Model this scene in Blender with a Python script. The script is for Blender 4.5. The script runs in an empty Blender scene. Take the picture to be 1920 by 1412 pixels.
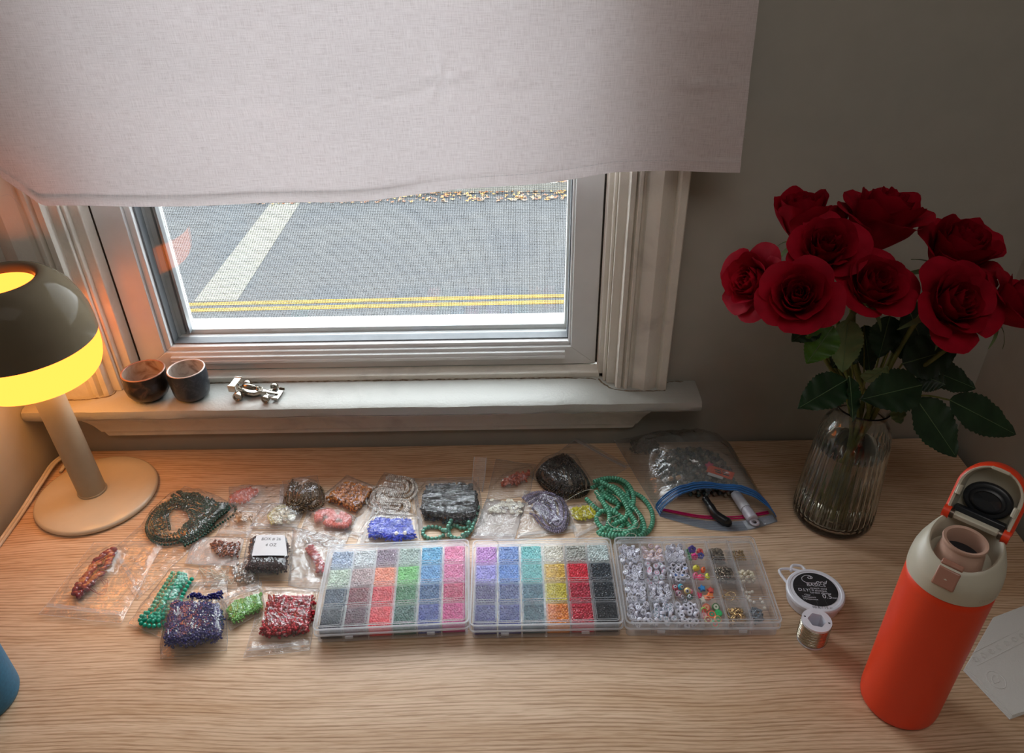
import bpy, math, random
import numpy as np
from mathutils import Vector, Matrix, Euler, noise

C = bpy.context.scene.collection
sc = bpy.context.scene
rnd = random.Random(7)
PI = math.pi

# ---------------------------------------------------------------- camera
CAM_R = np.array([0.99987777, -0.00761815, -0.01365347])
CAM_U = np.array([0.0155871, 0.55400498, 0.83236742])
CAM_F = np.array([-0.00122299, 0.8324785, -0.55405601])
FPX, CAMH = 1456.4, 0.70           # desk top is z = 0, the camera 0.70 m above it
cam_d = bpy.data.cameras.new('camera')
cam = bpy.data.objects.new('camera', cam_d)
C.objects.link(cam)
cam_d.sensor_width = 36.0
cam_d.lens = FPX / 1920 * 36.0
cam_d.clip_start = 0.02
cam_d.clip_end = 200
m = Matrix(((CAM_R[0], CAM_U[0], -CAM_F[0], 0), (CAM_R[1], CAM_U[1], -CAM_F[1], 0),
            (CAM_R[2], CAM_U[2], -CAM_F[2], CAMH), (0, 0, 0, 1)))
cam.matrix_world = m
sc.camera = cam

# ---------------------------------------------------------------- light and exposure
sc.view_settings.view_transform = 'Standard'
sc.view_settings.look = 'None'
sc.view_settings.gamma = 1.0
sc.view_settings.use_curve_mapping = False
sc.view_settings.exposure = 0.0
SKY = 19.0
w = bpy.data.worlds.new('sky')
sc.world = w
w.use_nodes = True
bgn = w.node_tree.nodes['Background']
bgn.inputs['Color'].default_value = (0.93, 0.97, 1.0, 1)
bgn.inputs['Strength'].default_value = SKY
cy = sc.cycles
cy.max_bounces = 18
cy.diffuse_bounces = 6
cy.glossy_bounces = 5
cy.transmission_bounces = 16
cy.transparent_max_bounces = 48
cy.sample_clamp_indirect = 4.0
cy.caustics_reflective = False
cy.use_denoising = True
# daylight portal filling the window opening (only guides the sky's own light)
pl = bpy.data.lights.new('window_portal', 'AREA')
pl.shape = 'RECTANGLE'
pl.size, pl.size_y = 0.66, 1.1
pl.cycles.is_portal = True
po = bpy.data.objects.new('window_portal', pl)
C.objects.link(po)
po.location = (-0.195, 1.02, 0.68)
po.rotation_euler = (-PI / 2, 0, 0)      # faces into the room


def ray(px, py):
    return CAM_R * (px - 960) / FPX - CAM_U * (py - 706) / FPX + CAM_F


def D(px, py, z=0.0):
    d = ray(px, py)
    t = (z - CAMH) / d[2]
    return float(d[0] * t), float(d[1] * t)


def D3(px, py, z=0.0):
    a = D(px, py, z)
    return (a[0], a[1], z)


def WY(px, py, Y):
    d = ray(px, py)
    t = Y / d[1]
    return (float(d[0] * t), Y, float(CAMH + d[2] * t))


# soft fill light added behind the camera to brighten walls and desk
al = bpy.data.lights.new('added_fill_light', 'AREA')
al.shape = 'RECTANGLE'
al.size, al.size_y = 0.9, 0.9
al.energy = 5.0
al.color = (1.0, 0.95, 0.91)
ao = bpy.data.objects.new('added_fill_light', al)
C.objects.link(ao)
ao.location = (0.15, -0.25, 1.66)
# ---------------------------------------------------------------- materials
def lin(c):
    return tuple(((x / 255) / 12.92 if x / 255 <= 0.04045 else ((x / 255 + 0.055) / 1.055) ** 2.4) for x in c[:3]) + (1,)


class NT:
    def __init__(s, name):
        s.m = bpy.data.materials.new(name)
        s.m.use_nodes = True
        s.t = s.m.node_tree
        s.t.nodes.clear()
        s.out = s.t.nodes.new('ShaderNodeOutputMaterial')

    def n(s, typ, **kw):
        nd = s.t.nodes.new(typ)
        for k, v in kw.items():
            if k.startswith('i_'):
                nd.inputs[k[2:].replace('_', ' ')].default_value = v
            else:
                setattr(nd, k, v)
        return nd

    def l(s, a, b):
        s.t.links.new(a, b)

    def coord(s, scale=(1, 1, 1), kind='Object'):
        tc = s.n('ShaderNodeTexCoord')
        mp = s.n('ShaderNodeMapping')
        mp.inputs['Scale'].default_value = scale
        s.l(tc.outputs[kind], mp.inputs['Vector'])
        return mp.outputs['Vector']

    def noise(s, vec, scale, detail=3, rough=0.5, dist=0.0):
        nn = s.n('ShaderNodeTexNoise')
        nn.inputs['Scale'].default_value = scale
        nn.inputs['Detail'].default_value = detail
        nn.inputs['Roughness'].default_value = rough
        nn.inputs['Distortion'].default_value = dist
        s.l(vec, nn.inputs['Vector'])
        return nn.outputs['Fac']

    def ramp(s, fac, stops):
        r = s.n('ShaderNodeValToRGB')
        els = r.color_ramp.elements
        while len(els) < len(stops):
            els.new(0.5)
        for e, (p, c) in zip(els, stops):
            e.position = p
            e.color = c if len(c) == 4 else (*c, 1)
        s.l(fac, r.inputs['Fac'])
        return r.outputs['Color']

    def bump(s, h, strength=0.3, dist=0.001):
        b = s.n('ShaderNodeBump')
        b.inputs['Strength'].default_value = strength
        b.inputs['Distance'].default_value = dist
        s.l(h, b.inputs['Height'])
        return b.outputs['Normal']

    def fin(s, sh):
        s.l(sh, s.out.inputs['Surface'])
        return s.m


def principled(t, col=None, rough=0.5, metal=0.0, spec=0.5, normal=None, colsock=None, **kw):
    p = t.n('ShaderNodeBsdfPrincipled')
    if col is not None:
        p.inputs['Base Color'].default_value = col
    if colsock is not None:
        t.l(colsock, p.inputs['Base Color'])
    p.inputs['Roughness'].default_value = rough
    p.inputs['Metallic'].default_value = metal
    p.inputs['Specular IOR Level'].default_value = spec
    for k, v in kw.items():
        p.inputs[k.replace('_', ' ')].default_value = v
    if normal is not None:
        t.l(normal, p.inputs['Normal'])
    return p


_plain = {}


def plain(name, rgb, rough=0.5, metal=0.0, spec=0.5, vary=0.08, scale=60, bump=0.0, **kw):
    """procedural plain surface: colour with a light mottling and fine relief"""
    key = (name, rgb)
    if key in _plain:
        return _plain[key]
    t = NT(name)
    v = t.coord()
    nz = t.noise(v, scale, 3)
    c = lin(rgb)
    lo = tuple(max(0, x * (1 - vary)) for x in c[:3])
    hi = tuple(min(1, x * (1 + vary)) for x in c[:3])
    cs = t.ramp(nz, [(0.3, lo), (0.7, hi)])
    nrm = t.bump(t.noise(v, scale * 8, 2), bump, 0.0006) if bump else None
    p = principled(t, rough=rough, metal=metal, spec=spec, colsock=cs, normal=nrm, **kw)
    _plain[key] = t.fin(p.outputs[0])
    return _plain[key]


_bead = {}


def bead_mat(rgb, rough=0.18, metal=0.0, vary=0.25, trans=0.0):
    key = (rgb, rough, metal, trans)
    if key in _bead:
        return _bead[key]
    t = NT('bead_colour')
    g = t.n('ShaderNodeNewGeometry')
    c = lin(rgb)
    lo = tuple(x * (1 - vary) for x in c[:3])
    hi = tuple(min(1, x * (1 + vary) + 0.01) for x in c[:3])
    cs = t.ramp(g.outputs['Random Per Island'], [(0.0, lo), (1.0, hi)])
    p = principled(t, rough=rough, metal=metal, colsock=cs)
    p.inputs['Coat Weight'].default_value = 0.15
    p.inputs['Coat Roughness'].default_value = 0.08
    if trans:
        p.inputs['Transmission Weight'].default_value = trans
    _bead[key] = t.fin(p.outputs[0])
    return _bead[key]


def mixed_bead_mat(cols, rough=0.25, metal=0.0):
    t = NT('mixed_beads')
    g = t.n('ShaderNodeNewGeometry')
    r = t.n('ShaderNodeValToRGB')
    r.color_ramp.interpolation = 'CONSTANT'
    els = r.color_ramp.elements
    while len(els) < len(cols):
        els.new(0.5)
    for i, (e, c) in enumerate(zip(els, cols)):
        e.position = i / len(cols)
        e.color = lin(c)
    t.l(g.outputs['Random Per Island'], r.inputs['Fac'])
    p = principled(t, rough=rough, metal=metal, colsock=r.outputs['Color'])
    return t.fin(p.outputs[0])


def schlick(t, normal=None, f0=0.04, gain=1.0):
    lw = t.n('ShaderNodeLayerWeight')
    if normal is not None:
        t.l(normal, lw.inputs['Normal'])
    pw = t.n('ShaderNodeMath', operation='POWER')
    pw.inputs[1].default_value = 5.0
    t.l(lw.outputs['Facing'], pw.inputs[0])
    ma = t.n('ShaderNodeMath', operation='MULTIPLY_ADD', use_clamp=True)
    ma.inputs[1].default_value = (1 - f0) * gain
    ma.inputs[2].default_value = f0 * gain
    t.l(pw.outputs[0], ma.inputs[0])
    return ma.outputs[0]


def film_mat(name, tint=(1, 1, 1), haze=0.055, bump=1.0, scale=48, rough=0.07, gain=1.25, hazecol=(0.9, 0.9, 0.92)):
    """thin clear plastic film: passes light, mirrors by Fresnel, a little milky, crinkled"""
    t = NT(name)
    v = t.coord()
    a = t.noise(v, scale, 4, 0.55, 1.2)
    b = t.noise(v, scale * 0.4, 2, 0.5, 2.0)
    ad = t.n('ShaderNodeMath', operation='ADD')
    t.l(a, ad.inputs[0])
    t.l(b, ad.inputs[1])
    nrm = t.bump(ad.outputs[0], bump, 0.004)
    fac = schlick(t, nrm, 0.045, gain)
    tr = t.n('ShaderNodeBsdfTransparent')
    tr.inputs['Color'].default_value = (*tint, 1)
    df = t.n('ShaderNodeBsdfDiffuse')
    df.inputs['Color'].default_value = (*hazecol, 1)
    tl = t.n('ShaderNodeBsdfTranslucent')
    tl.inputs['Color'].default_value = (*hazecol, 1)
    m0 = t.n('ShaderNodeMixShader')
    t.l(df.outputs[0], m0.inputs[1])
    t.l(tl.outputs[0], m0.inputs[2])
    m1 = t.n('ShaderNodeMixShader')
    m1.inputs[0].default_value = haze
    t.l(tr.outputs[0], m1.inputs[1])
    t.l(m0.outputs[0], m1.inputs[2])
    gl = t.n('ShaderNodeBsdfGlossy')
    gl.inputs['Roughness'].default_value = rough
    t.l(nrm, gl.inputs['Normal'])
    m2 = t.n('ShaderNodeMixShader')
    t.l(fac, m2.inputs[0])
    t.l(m1.outputs[0], m2.inputs[1])
    t.l(gl.outputs[0], m2.inputs[2])
    return t.fin(m2.outputs[0])


def wood_mat():
    t = NT('light_oak_laminate')
    tc = t.n('ShaderNodeTexCoord')
    # gentle waviness of the grain
    wv = t.noise(tc.outputs['Object'], 3.0, 1, 0.4)
    wm = t.n('ShaderNodeMapping')
    sep = t.n('ShaderNodeSeparateXYZ')
    t.l(tc.outputs['Object'], sep.inputs[0])
    ma = t.n('ShaderNodeMath', operation='MULTIPLY_ADD')
    ma.inputs[1].default_value = 0.035
    t.l(wv, ma.inputs[0])
    t.l(sep.outputs['Y'], ma.inputs[2])
    cmb = t.n('ShaderNodeCombineXYZ')
    t.l(sep.outputs['X'], cmb.inputs['X'])
    t.l(ma.outputs[0], cmb.inputs['Y'])
    t.l(sep.outputs['Z'], cmb.inputs['Z'])

    def st(scale):
        mp = t.n('ShaderNodeMapping')
        mp.inputs['Scale'].default_value = scale
        t.l(cmb.outputs[0], mp.inputs['Vector'])
        return mp.outputs['Vector']
    broad = t.noise(st((1.6, 14, 2)), 1.0, 3, 0.5, 1.0)
    mid = t.noise(st((9, 50, 9)), 1.0, 2, 0.5)
    sp2 = t.n('ShaderNodeSeparateXYZ')
    t.l(cmb.outputs[0], sp2.inputs[0])
    ph = t.n('ShaderNodeMath', operation='MULTIPLY_ADD')
    ph.inputs[1].default_value = 0.0045
    t.l(mid, ph.inputs[0])
    t.l(sp2.outputs['Y'], ph.inputs[2])
    fq = t.n('ShaderNodeMath', operation='MULTIPLY')
    fq.inputs[1].default_value = 2 * PI * 250
    t.l(ph.outputs[0], fq.inputs[0])
    sn = t.n('ShaderNodeMath', operation='SINE')
    t.l(fq.outputs[0], sn.inputs[0])
    brk = t.noise(st((10, 420, 9)), 1.0, 3, 0.65)
    sm = t.n('ShaderNodeMath', operation='MULTIPLY_ADD')
    sm.inputs[1].default_value = 0.13
    bh = t.n('ShaderNodeMath', operation='MULTIPLY_ADD')
    bh.inputs[1].default_value = 0.55
    bh.inputs[2].default_value = 0.225
    t.l(brk, bh.inputs[0])
    t.l(sn.outputs[0], sm.inputs[0])
    t.l(bh.outputs[0], sm.inputs[2])
    grain = sm.outputs[0]
    fine = t.noise(st((40, 1100, 10)), 1.0, 2, 0.6, 0.2)
    g1 = t.ramp(grain, [(0.36, lin((225, 197, 169))), (0.56, lin((219, 190, 161))), (0.655, lin((182, 150, 121)))])
    g2 = t.ramp(fine, [(0.34, lin((226, 216, 206))), (0.55, (1, 1, 1, 1))])
    g3 = t.ramp(broad, [(0.3, lin((232, 222, 210))), (0.7, (1, 1, 1, 1))])
    mx = t.n('ShaderNodeMix', data_type='RGBA', blend_type='MULTIPLY')
    mx.inputs[0].default_value = 1.0
    t.l(g1, mx.inputs[6])
    t.l(g2, mx.inputs[7])
    mx2 = t.n('ShaderNodeMix', data_type='RGBA', blend_type='MULTIPLY')
    mx2.inputs[0].default_value = 1.0
    t.l(mx.outputs[2], mx2.inputs[6])
    t.l(g3, mx2.inputs[7])
    nrm = t.bump(grain, -0.15, 0.0004)
    p = principled(t, rough=0.42, spec=0.4, colsock=mx2.outputs[2], normal=nrm)
    return t.fin(p.outputs[0])


def fabric_mat():
    t = NT('pale_linen')
    v = t.coord((1, 1, 1))
    tc = t.n('ShaderNodeTexCoord')

    def st(scale):
        mp = t.n('ShaderNodeMapping')
        mp.inputs['Scale'].default_value = scale
        t.l(tc.outputs['Object'], mp.inputs['Vector'])
        return mp.outputs['Vector']
    wx = t.noise(st((55, 1, 1500)), 1.0, 2, 0.6)
    wz = t.noise(st((1500, 1, 80)), 1.0, 2, 0.6)
    ad = t.n('ShaderNodeMath', operation='ADD')
    t.l(wx, ad.inputs[0])
    t.l(wz, ad.inputs[1])
    hf = t.n('ShaderNodeMath', operation='MULTIPLY')
    hf.inputs[1].default_value = 0.5
    t.l(ad.outputs[0], hf.inputs[0])
    col = t.ramp(hf.outputs[0], [(0.34, lin((206, 194, 194))), (0.50, lin((226, 216, 217))), (0.66, lin((236, 227, 228)))])
    nrm = t.bump(hf.outputs[0], 0.25, 0.0005)
    p = t.n('ShaderNodeBsdfDiffuse')
    t.l(col, p.inputs['Color'])
    t.l(nrm, p.inputs['Normal'])
    tl = t.n('ShaderNodeBsdfTranslucent')
    t.l(col, tl.inputs['Color'])
    mx = t.n('ShaderNodeMixShader')
    mx.inputs[0].default_value = CURTAIN_T
    t.l(p.outputs[0], mx.inputs[1])
    t.l(tl.outputs[0], mx.inputs[2])
    return t.fin(mx.outputs[0])


CURTAIN_T = 0.175


def paint_mat(name, rgb, rough=0.45, bump=0.35, dirt=0.25):
    t = NT(name)
    v = t.coord()
    n1 = t.noise(v, 14, 4, 0.6, 0.5)
    n2 = t.noise(v, 260, 3, 0.6)
    st = t.coord((3, 60, 3))
    n3 = t.noise(st, 1.0, 4, 0.6, 0.3)
    c = lin(rgb)
    lo = tuple(x * (1 - dirt) for x in c[:3])
    cs = t.ramp(n1, [(0.28, lo), (0.5, c)])
    ad = t.n('ShaderNodeMath', operation='ADD')
    t.l(n2, ad.inputs[0])
    t.l(n3, ad.inputs[1])
    nrm = t.bump(ad.outputs[0], bump, 0.0012)
    p = principled(t, rough=rough, colsock=cs, normal=nrm)
    return t.fin(p.outputs[0])


def asphalt_mat():
    t = NT('asphalt')
    v = t.coord()
    n1 = t.noise(v, 60, 4, 0.7)
    n2 = t.noise(v, 1.1, 4, 0.6, 1.0)
    c1 = t.ramp(n1, [(0.3, (0.0275, 0.0285, 0.0300)), (0.7, (0.0345, 0.0352, 0.0362))])
    c2 = t.ramp(n2, [(0.35, (0.82, 0.84, 0.88)), (0.62, (1, 0.99, 0.97))])
    mx = t.n('ShaderNodeMix', data_type='RGBA', blend_type='MULTIPLY')
    mx.inputs[0].default_value = 1
    t.l(c1, mx.inputs[6])
    t.l(c2, mx.inputs[7])
    p = principled(t, rough=0.9, spec=0.1, colsock=mx.outputs[2], normal=t.bump(n1, 0.4, 0.01))
    return t.fin(p.outputs[0])


def road_paint(name, rgb):
    t = NT(name)
    v = t.coord()
    n1 = t.noise(v, 9, 5, 0.7)
    cs = t.ramp(n1, [(0.33, tuple(x * 0.72 for x in lin(rgb)[:3])), (0.5, lin(rgb))])
    p = principled(t, rough=0.85, spec=0.1, colsock=cs)
    return t.fin(p.outputs[0])


M = {}
M['wood'] = wood_mat()
M['fabric'] = fabric_mat()
M['wall'] = plain('wall_paint', (174, 171, 161), 0.85, spec=0.15, vary=0.03, scale=30, bump=0.12)
M['ceil'] = plain('ceiling_paint', (215, 212, 206), 0.9, spec=0.1, vary=0.03, scale=20, bump=0.1)
M['floor'] = plain('floor_boards', (150, 116, 84), 0.5, vary=0.2, scale=9, bump=0.2)
M['trim'] = paint_mat('gloss_trim_paint', (222, 217, 206))
M['sill'] = paint_mat('worn_sill_paint', (178, 178, 172), 0.42, 0.5, 0.12)
M['vinyl'] = plain('white_vinyl', (216, 217, 216), 0.35, vary=0.04, scale=25)
M['gap'] = plain('dark_gap', (58, 52, 44), 0.9, vary=0.4, scale=300)
M['caulk'] = plain('cracked_caulk', (120, 106, 88), 0.9, vary=0.5, scale=400, bump=0.6)
M['alu'] = plain('aluminium', (150, 154, 158), 0.35, 0.5, vary=0.05)
M['rubber'] = plain('dark_gasket', (44, 46, 48), 0.6)
M['wire'] = plain('screen_wire', (92, 94, 94), 0.6, vary=0.1)
M['asphalt'] = asphalt_mat()
M['white_line'] = road_paint('white_road_paint', (80, 79, 71))
M['yellow_line'] = road_paint('yellow_road_paint', (96, 77, 28))
M['verge'] = plain('dry_verge', (74, 60, 40), 0.95, vary=0.4, scale=6)
M['kerb'] = plain('kerb_concrete', (72, 70, 64), 0.9, vary=0.15, scale=8)
M['film'] = film_mat('clear_bag_film')
M['film_soft'] = film_mat('smooth_bag_film', haze=0.07, bump=0.6, scale=45, gain=1.2)
M['film_milky'] = film_mat('milky_bag_film', haze=0.24, bump=1.0, scale=60, gain=1.8)
M['freezer'] = film_mat('freezer_bag_film', tint=(0.97, 0.98, 0.99), haze=0.22, bump=1.0, scale=26, gain=3.2, hazecol=(0.80, 0.86, 0.86))
M['zip'] = film_mat('zip_strip', haze=0.30, bump=0.2, scale=60, gain=0.7)
M['zip_blue'] = film_mat('blue_zip_strip', tint=(0.25, 0.5, 0.85), haze=0.45, bump=0.1, scale=60, hazecol=(0.10, 0.28, 0.62))
M['zip_pink'] = plain('magenta_zip', (190, 14, 92), 0.35)
M['box'] = film_mat('frosted_box_plastic', haze=0.026, bump=0.03, scale=25, rough=0.10, gain=0.22, hazecol=(0.85, 0.88, 0.93))
M['box_edge'] = film_mat('frosted_box_edges', haze=0.34, bump=0.04, scale=40, rough=0.15, gain=0.4, hazecol=(0.82, 0.84, 0.88))
M['box_div'] = film_mat('milky_divider_plastic', haze=0.14, bump=0.04, scale=40, rough=0.15, gain=0.35, hazecol=(0.86, 0.87, 0.90))
M['film_white'] = film_mat('white_backed_film', haze=0.62, bump=0.8, scale=60, gain=1.2)
M['string'] = plain('pale_thread', (200, 196, 180), 0.6)
M['paper'] = plain('white_paper', (205, 205, 208), 0.7, vary=0.03)
M['ink'] = plain('dark_ink', (30, 28, 34), 0.6)


# ---------------------------------------------------------------- mesh helpers
class MB:
    def __init__(s):
        s.v = []
        s.f = []

    def add(s, vs, fs):
        o = len(s.v)
        s.v.extend([tuple(map(float, p)) for p in vs])
        s.f.extend([tuple(i + o for i in f) for f in fs])
        return s

    def box(s, c, d, rz=0.0):
        cx, cy_, cz = c
        a, b, e = d[0] / 2, d[1] / 2, d[2] / 2
        ca, sa = math.cos(rz), math.sin(rz)
        vs = []
        for z in (-e, e):
            for x, y in ((-a, -b), (a, -b), (a, b), (-a, b)):
                vs.append((cx + x * ca - y * sa, cy_ + x * sa + y * ca, cz + z))
        return s.add(vs, [(3, 2, 1, 0), (4, 5, 6, 7), (0, 1, 5, 4), (1, 2, 6, 5), (2, 3, 7, 6), (3, 0, 4, 7)])

    def bb(s, x0, x1, y0, y1, z0, z1):
        return s.box(((x0 + x1) / 2, (y0 + y1) / 2, (z0 + z1) / 2), (x1 - x0, y1 - y0, z1 - z0))

    def prism(s, poly, z0, z1):
        n = len(poly)
        vs = [(x, y, z0) for x, y in poly] + [(x, y, z1) for x, y in poly]
        fs = [tuple(range(n))[::-1], tuple(range(n, 2 * n))]
        fs += [(i, (i + 1) % n, n + (i + 1) % n, n + i) for i in range(n)]
        return s.add(vs, fs)

    def lathe(s, prof, c=(0, 0, 0), n=48, rfun=None, cap0=False, cap1=False):
        vs, fs = [], []
        for j, (r, z) in enumerate(prof):
            for i in range(n):
                a = 2 * PI * i / n
                rr = r if rfun is None else rfun(r, z, a)
                vs.append((c[0] + rr * math.cos(a), c[1] + rr * math.sin(a), c[2] + z))
        for j in range(len(prof) - 1):
            for i in range(n):
                k = (i + 1) % n
                fs.append((j * n + i, j * n + k, (j + 1) * n + k, (j + 1) * n + i))
        if cap0:
            fs.append(tuple(range(n))[::-1])
        if cap1:
            fs.append(tuple((len(prof) - 1) * n + i for i in range(n)))
        return s.add(vs, fs)

    def tube(s, pts, rad, n=8, caps=True):
        pts = [Vector(p) for p in pts]
        if not hasattr(rad, '__len__'):
            rad = [rad] * len(pts)
        up = Vector((0.13, 0.07, 1)).normalized()
        vs, fs = [], []
        T0 = (pts[1] - pts[0]).normalized()
        nrm = T0.cross(up)
        if nrm.length < 1e-3:
            nrm = T0.cross(Vector((1, 0, 0)))
        nrm.normalize()
        for i, p in enumerate(pts):
            a = pts[max(0, i - 1)]
            b = pts[min(len(pts) - 1, i + 1)]
            T = (b - a)
            T = T.normalized() if T.length > 1e-9 else T0
            nrm = (nrm - T * nrm.dot(T))
            nrm.normalize()
            bn = T.cross(nrm)
            for k in range(n):
                an = 2 * PI * k / n
                vs.append(p + (nrm * math.cos(an) + bn * math.sin(an)) * rad[i])
        for i in range(len(pts) - 1):
            for k in range(n):
                k2 = (k + 1) % n
                fs.append((i * n + k, i * n + k2, (i + 1) * n + k2, (i + 1) * n + k))
        if caps:
            fs.append(tuple(range(n))[::-1])
            fs.append(tuple((len(pts) - 1) * n + k for k in range(n)))
        return s.add(vs, fs)

    def grid(s, fn, nu, nv, closed_u=False):
        vs = [fn(i / nu, j / nv) for j in range(nv + 1) for i in range(nu + 1)]
        fs = [(j * (nu + 1) + i, j * (nu + 1) + i + 1, (j + 1) * (nu + 1) + i + 1, (j + 1) * (nu + 1) + i)
              for j in range(nv) for i in range(nu)]
        return s.add(vs, fs)

    def xf(s, mat):
        s.v = [tuple(mat @ Vector(p)) for p in s.v]
        return s

    def mesh(s, name, origin=(0, 0, 0), smooth=None):
        me = bpy.data.meshes.new(name)
        o = origin
        me.from_pydata([(x - o[0], y - o[1], z - o[2]) for x, y, z in s.v], [], s.f)
        if smooth is not None:
            me.polygons.foreach_set('use_smooth', [True] * len(me.polygons))
            if smooth < 179:
                me.set_sharp_from_angle(angle=math.radians(smooth))
        me.update()
        return me

    def build(s, name, mat, parent=None, smooth=35, bevel=0.0, origin=None, seg=2):
        if origin is None:
            origin = parent_loc(parent) if parent else base_of(s.v)
        me = s.mesh(name, origin, smooth)
        me.materials.append(mat)
        o = link(name, me, parent)
        if parent is None:
            o.location = origin
        if bevel:
            b = o.modifiers.new('bevel', 'BEVEL')
            b.width = bevel
            b.segments = seg
            b.limit_method = 'ANGLE'
            b.angle_limit = math.radians(40)
            b.harden_normals = False
        return o


def base_of(vs):
    a = np.array(vs)
    return (float((a[:, 0].min() + a[:, 0].max()) / 2), float((a[:, 1].min() + a[:, 1].max()) / 2), float(a[:, 2].min()))


def parent_loc(p):
    l = Vector((0, 0, 0))
    while p is not None:
        l += p.location
        p = p.parent
    return tuple(l)


def link(name, data, parent=None):
    o = bpy.data.objects.new(name, data)
    C.objects.link(o)
    if parent is not None:
        o.parent = parent
    return o


def tag(o, label=None, cat=None, group=None, kind=None):
    if label:
        o['label'] = label
    if cat:
        o['category'] = cat
    if group:
        o['group'] = group
    if kind:
        o['kind'] = kind
    return o


def thing(name, label, cat, loc=(0, 0, 0), group=None, kind=None):
    o = bpy.data.objects.new(name, None)
    C.objects.link(o)
    o.location = loc
    o.empty_display_size = 0.01
    return tag(o, label, cat, group, kind)


def smoothpath(pts, k=6):
    """Catmull-Rom through points"""
    P = [Vector(p) for p in pts]
    P = [P[0] * 2 - P[1]] + P + [P[-1] * 2 - P[-2]]
    out = []
    for i in range(1, len(P) - 2):
        for j in range(k):
            t = j / k
            a, b, c, d = P[i - 1], P[i], P[i + 1], P[i + 2]
            out.append(0.5 * ((2 * b) + (c - a) * t + (2 * a - 5 * b + 4 * c - d) * t * t + (3 * b - a - 3 * c + d) * t ** 3))
    out.append(P[-2])
    return out


def resample(pts, step):
    out = [pts[0]]
    acc = 0.0
    for a, b in zip(pts[:-1], pts[1:]):
        L = (b - a).length
        while acc + L >= step and L > 1e-9:
            t = (step - acc) / L
            a = a.lerp(b, t)
            out.append(a)
            L = (b - a).length
            acc = 0
        acc += L
    return out


import bmesh


def ico(sub):
    bm = bmesh.new()
    bmesh.ops.create_icosphere(bm, subdivisions=sub, radius=1.0)
    V = np.array([v.co[:] for v in bm.verts])
    F = np.array([[v.index for v in f.verts] for f in bm.faces])
    bm.free()
    return V, F


ICO1 = ico(1)          # 20 faces
ICO2 = ico(2)          # 80 faces


def torusish(nm=10, nt=5, hole=0.38):
    """bead with a hole: short rounded ring, axis z, outer radius 1"""
    V, F = [], []
    rc, rt = (1 + hole) / 2, (1 - hole) / 2
    for i in range(nm):
        a = 2 * PI * i / nm
        for j in range(nt):
            b = 2 * PI * j / nt
            r = rc + rt * math.cos(b)
            V.append((r * math.cos(a), r * math.sin(a), 0.62 * math.sin(b)))
    for i in range(nm):
        for j in range(nt):
            i2, j2 = (i + 1) % nm, (j + 1) % nt
            F.append((i * nt + j, i2 * nt + j, i2 * nt + j2, i * nt + j2))
    return np.array(V), np.array(F)


TOR = torusish()


def replicate(tmpl, mats, pos):
    """tmpl (V,F); mats (n,3,3); pos (n,3) -> verts, faces"""
    V, F = tmpl
    n = len(pos)
    W_ = np.einsum('nij,vj->nvi', mats, V) + pos[:, None, :]
    FF = (F[None, :, :] + (np.arange(n) * len(V))[:, None, None]).reshape(-1, F.shape[1])
    return W_.reshape(-1, 3), FF


def rotmats(n, rs, sx, sy, sz, rng):
    out = np.zeros((n, 3, 3))
    for i in range(n):
        e = Euler((rng.uniform(0, 6.3), rng.uniform(0, 6.3), rng.uniform(0, 6.3))).to_matrix() if rs else Matrix.Identity(3)
        out[i] = np.array(e) @ np.diag([sx, sy, sz])
    return out


def mesh_np(name, V, F, origin, mat, smooth=180):
    me = bpy.data.meshes.new(name)
    V = np.asarray(V) - np.array(origin)
    me.from_pydata(V.tolist(), [], F.tolist())
    me.polygons.foreach_set('use_smooth', [True] * len(me.polygons))
    me.materials.append(mat)
    me.update()
    return me


def sdist(P, poly):
    """signed distance (inside +) of points P (n,2) to polygon"""
    P = np.asarray(P, float)
    poly = np.asarray(poly, float)
    n = len(poly)
    dmin = np.full(len(P), 1e9)
    ins = np.zeros(len(P), bool)
    for i in range(n):
        a, b = poly[i], poly[(i + 1) % n]
        ab = b - a
        t = np.clip(((P - a) @ ab) / (ab @ ab), 0, 1)
        d = np.hypot(*(P - (a + t[:, None] * ab)).T)
        dmin = np.minimum(dmin, d)
        cond = (a[1] > P[:, 1]) != (b[1] > P[:, 1])
        with np.errstate(divide='ignore', invalid='ignore'):
            xi = a[0] + (P[:, 1] - a[1]) / (b[1] - a[1] + 1e-15) * ab[0]
        ins ^= cond & (P[:, 0] < xi)
    return np.where(ins, dmin, -dmin)


def text_mesh(txt, size, extrude=0.0, shear=0.0):
    cu = bpy.data.curves.new('t', 'FONT')
    cu.body = txt
    cu.size = size
    cu.extrude = extrude
    cu.shear = shear
    cu.align_x = 'CENTER'
    cu.align_y = 'CENTER'
    cu.resolution_u = 3
    ob = bpy.data.objects.new('t', cu)
    C.objects.link(ob)
    dg = bpy.context.evaluated_depsgraph_get()
    dg.update()
    me = bpy.data.meshes.new_from_object(ob.evaluated_get(dg))
    V = [tuple(v.co) for v in me.vertices]
    F = [tuple(p.vertices) for p in me.polygons]
    bpy.data.objects.remove(ob)
    bpy.data.curves.remove(cu)
    bpy.data.meshes.remove(me)
    return V, F


# ================================================================ THE SETTING
DZ = -0.74
XL, XR = -0.655, 0.640
YW = 0.885
YB = -2.3
ZC = 1.70
WX0, WX1, WZ0, WZ1 = -0.555, 0.146, 0.098, 1.30      # rough opening


def struct(o):
    o['kind'] = 'structure'
    return o


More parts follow.
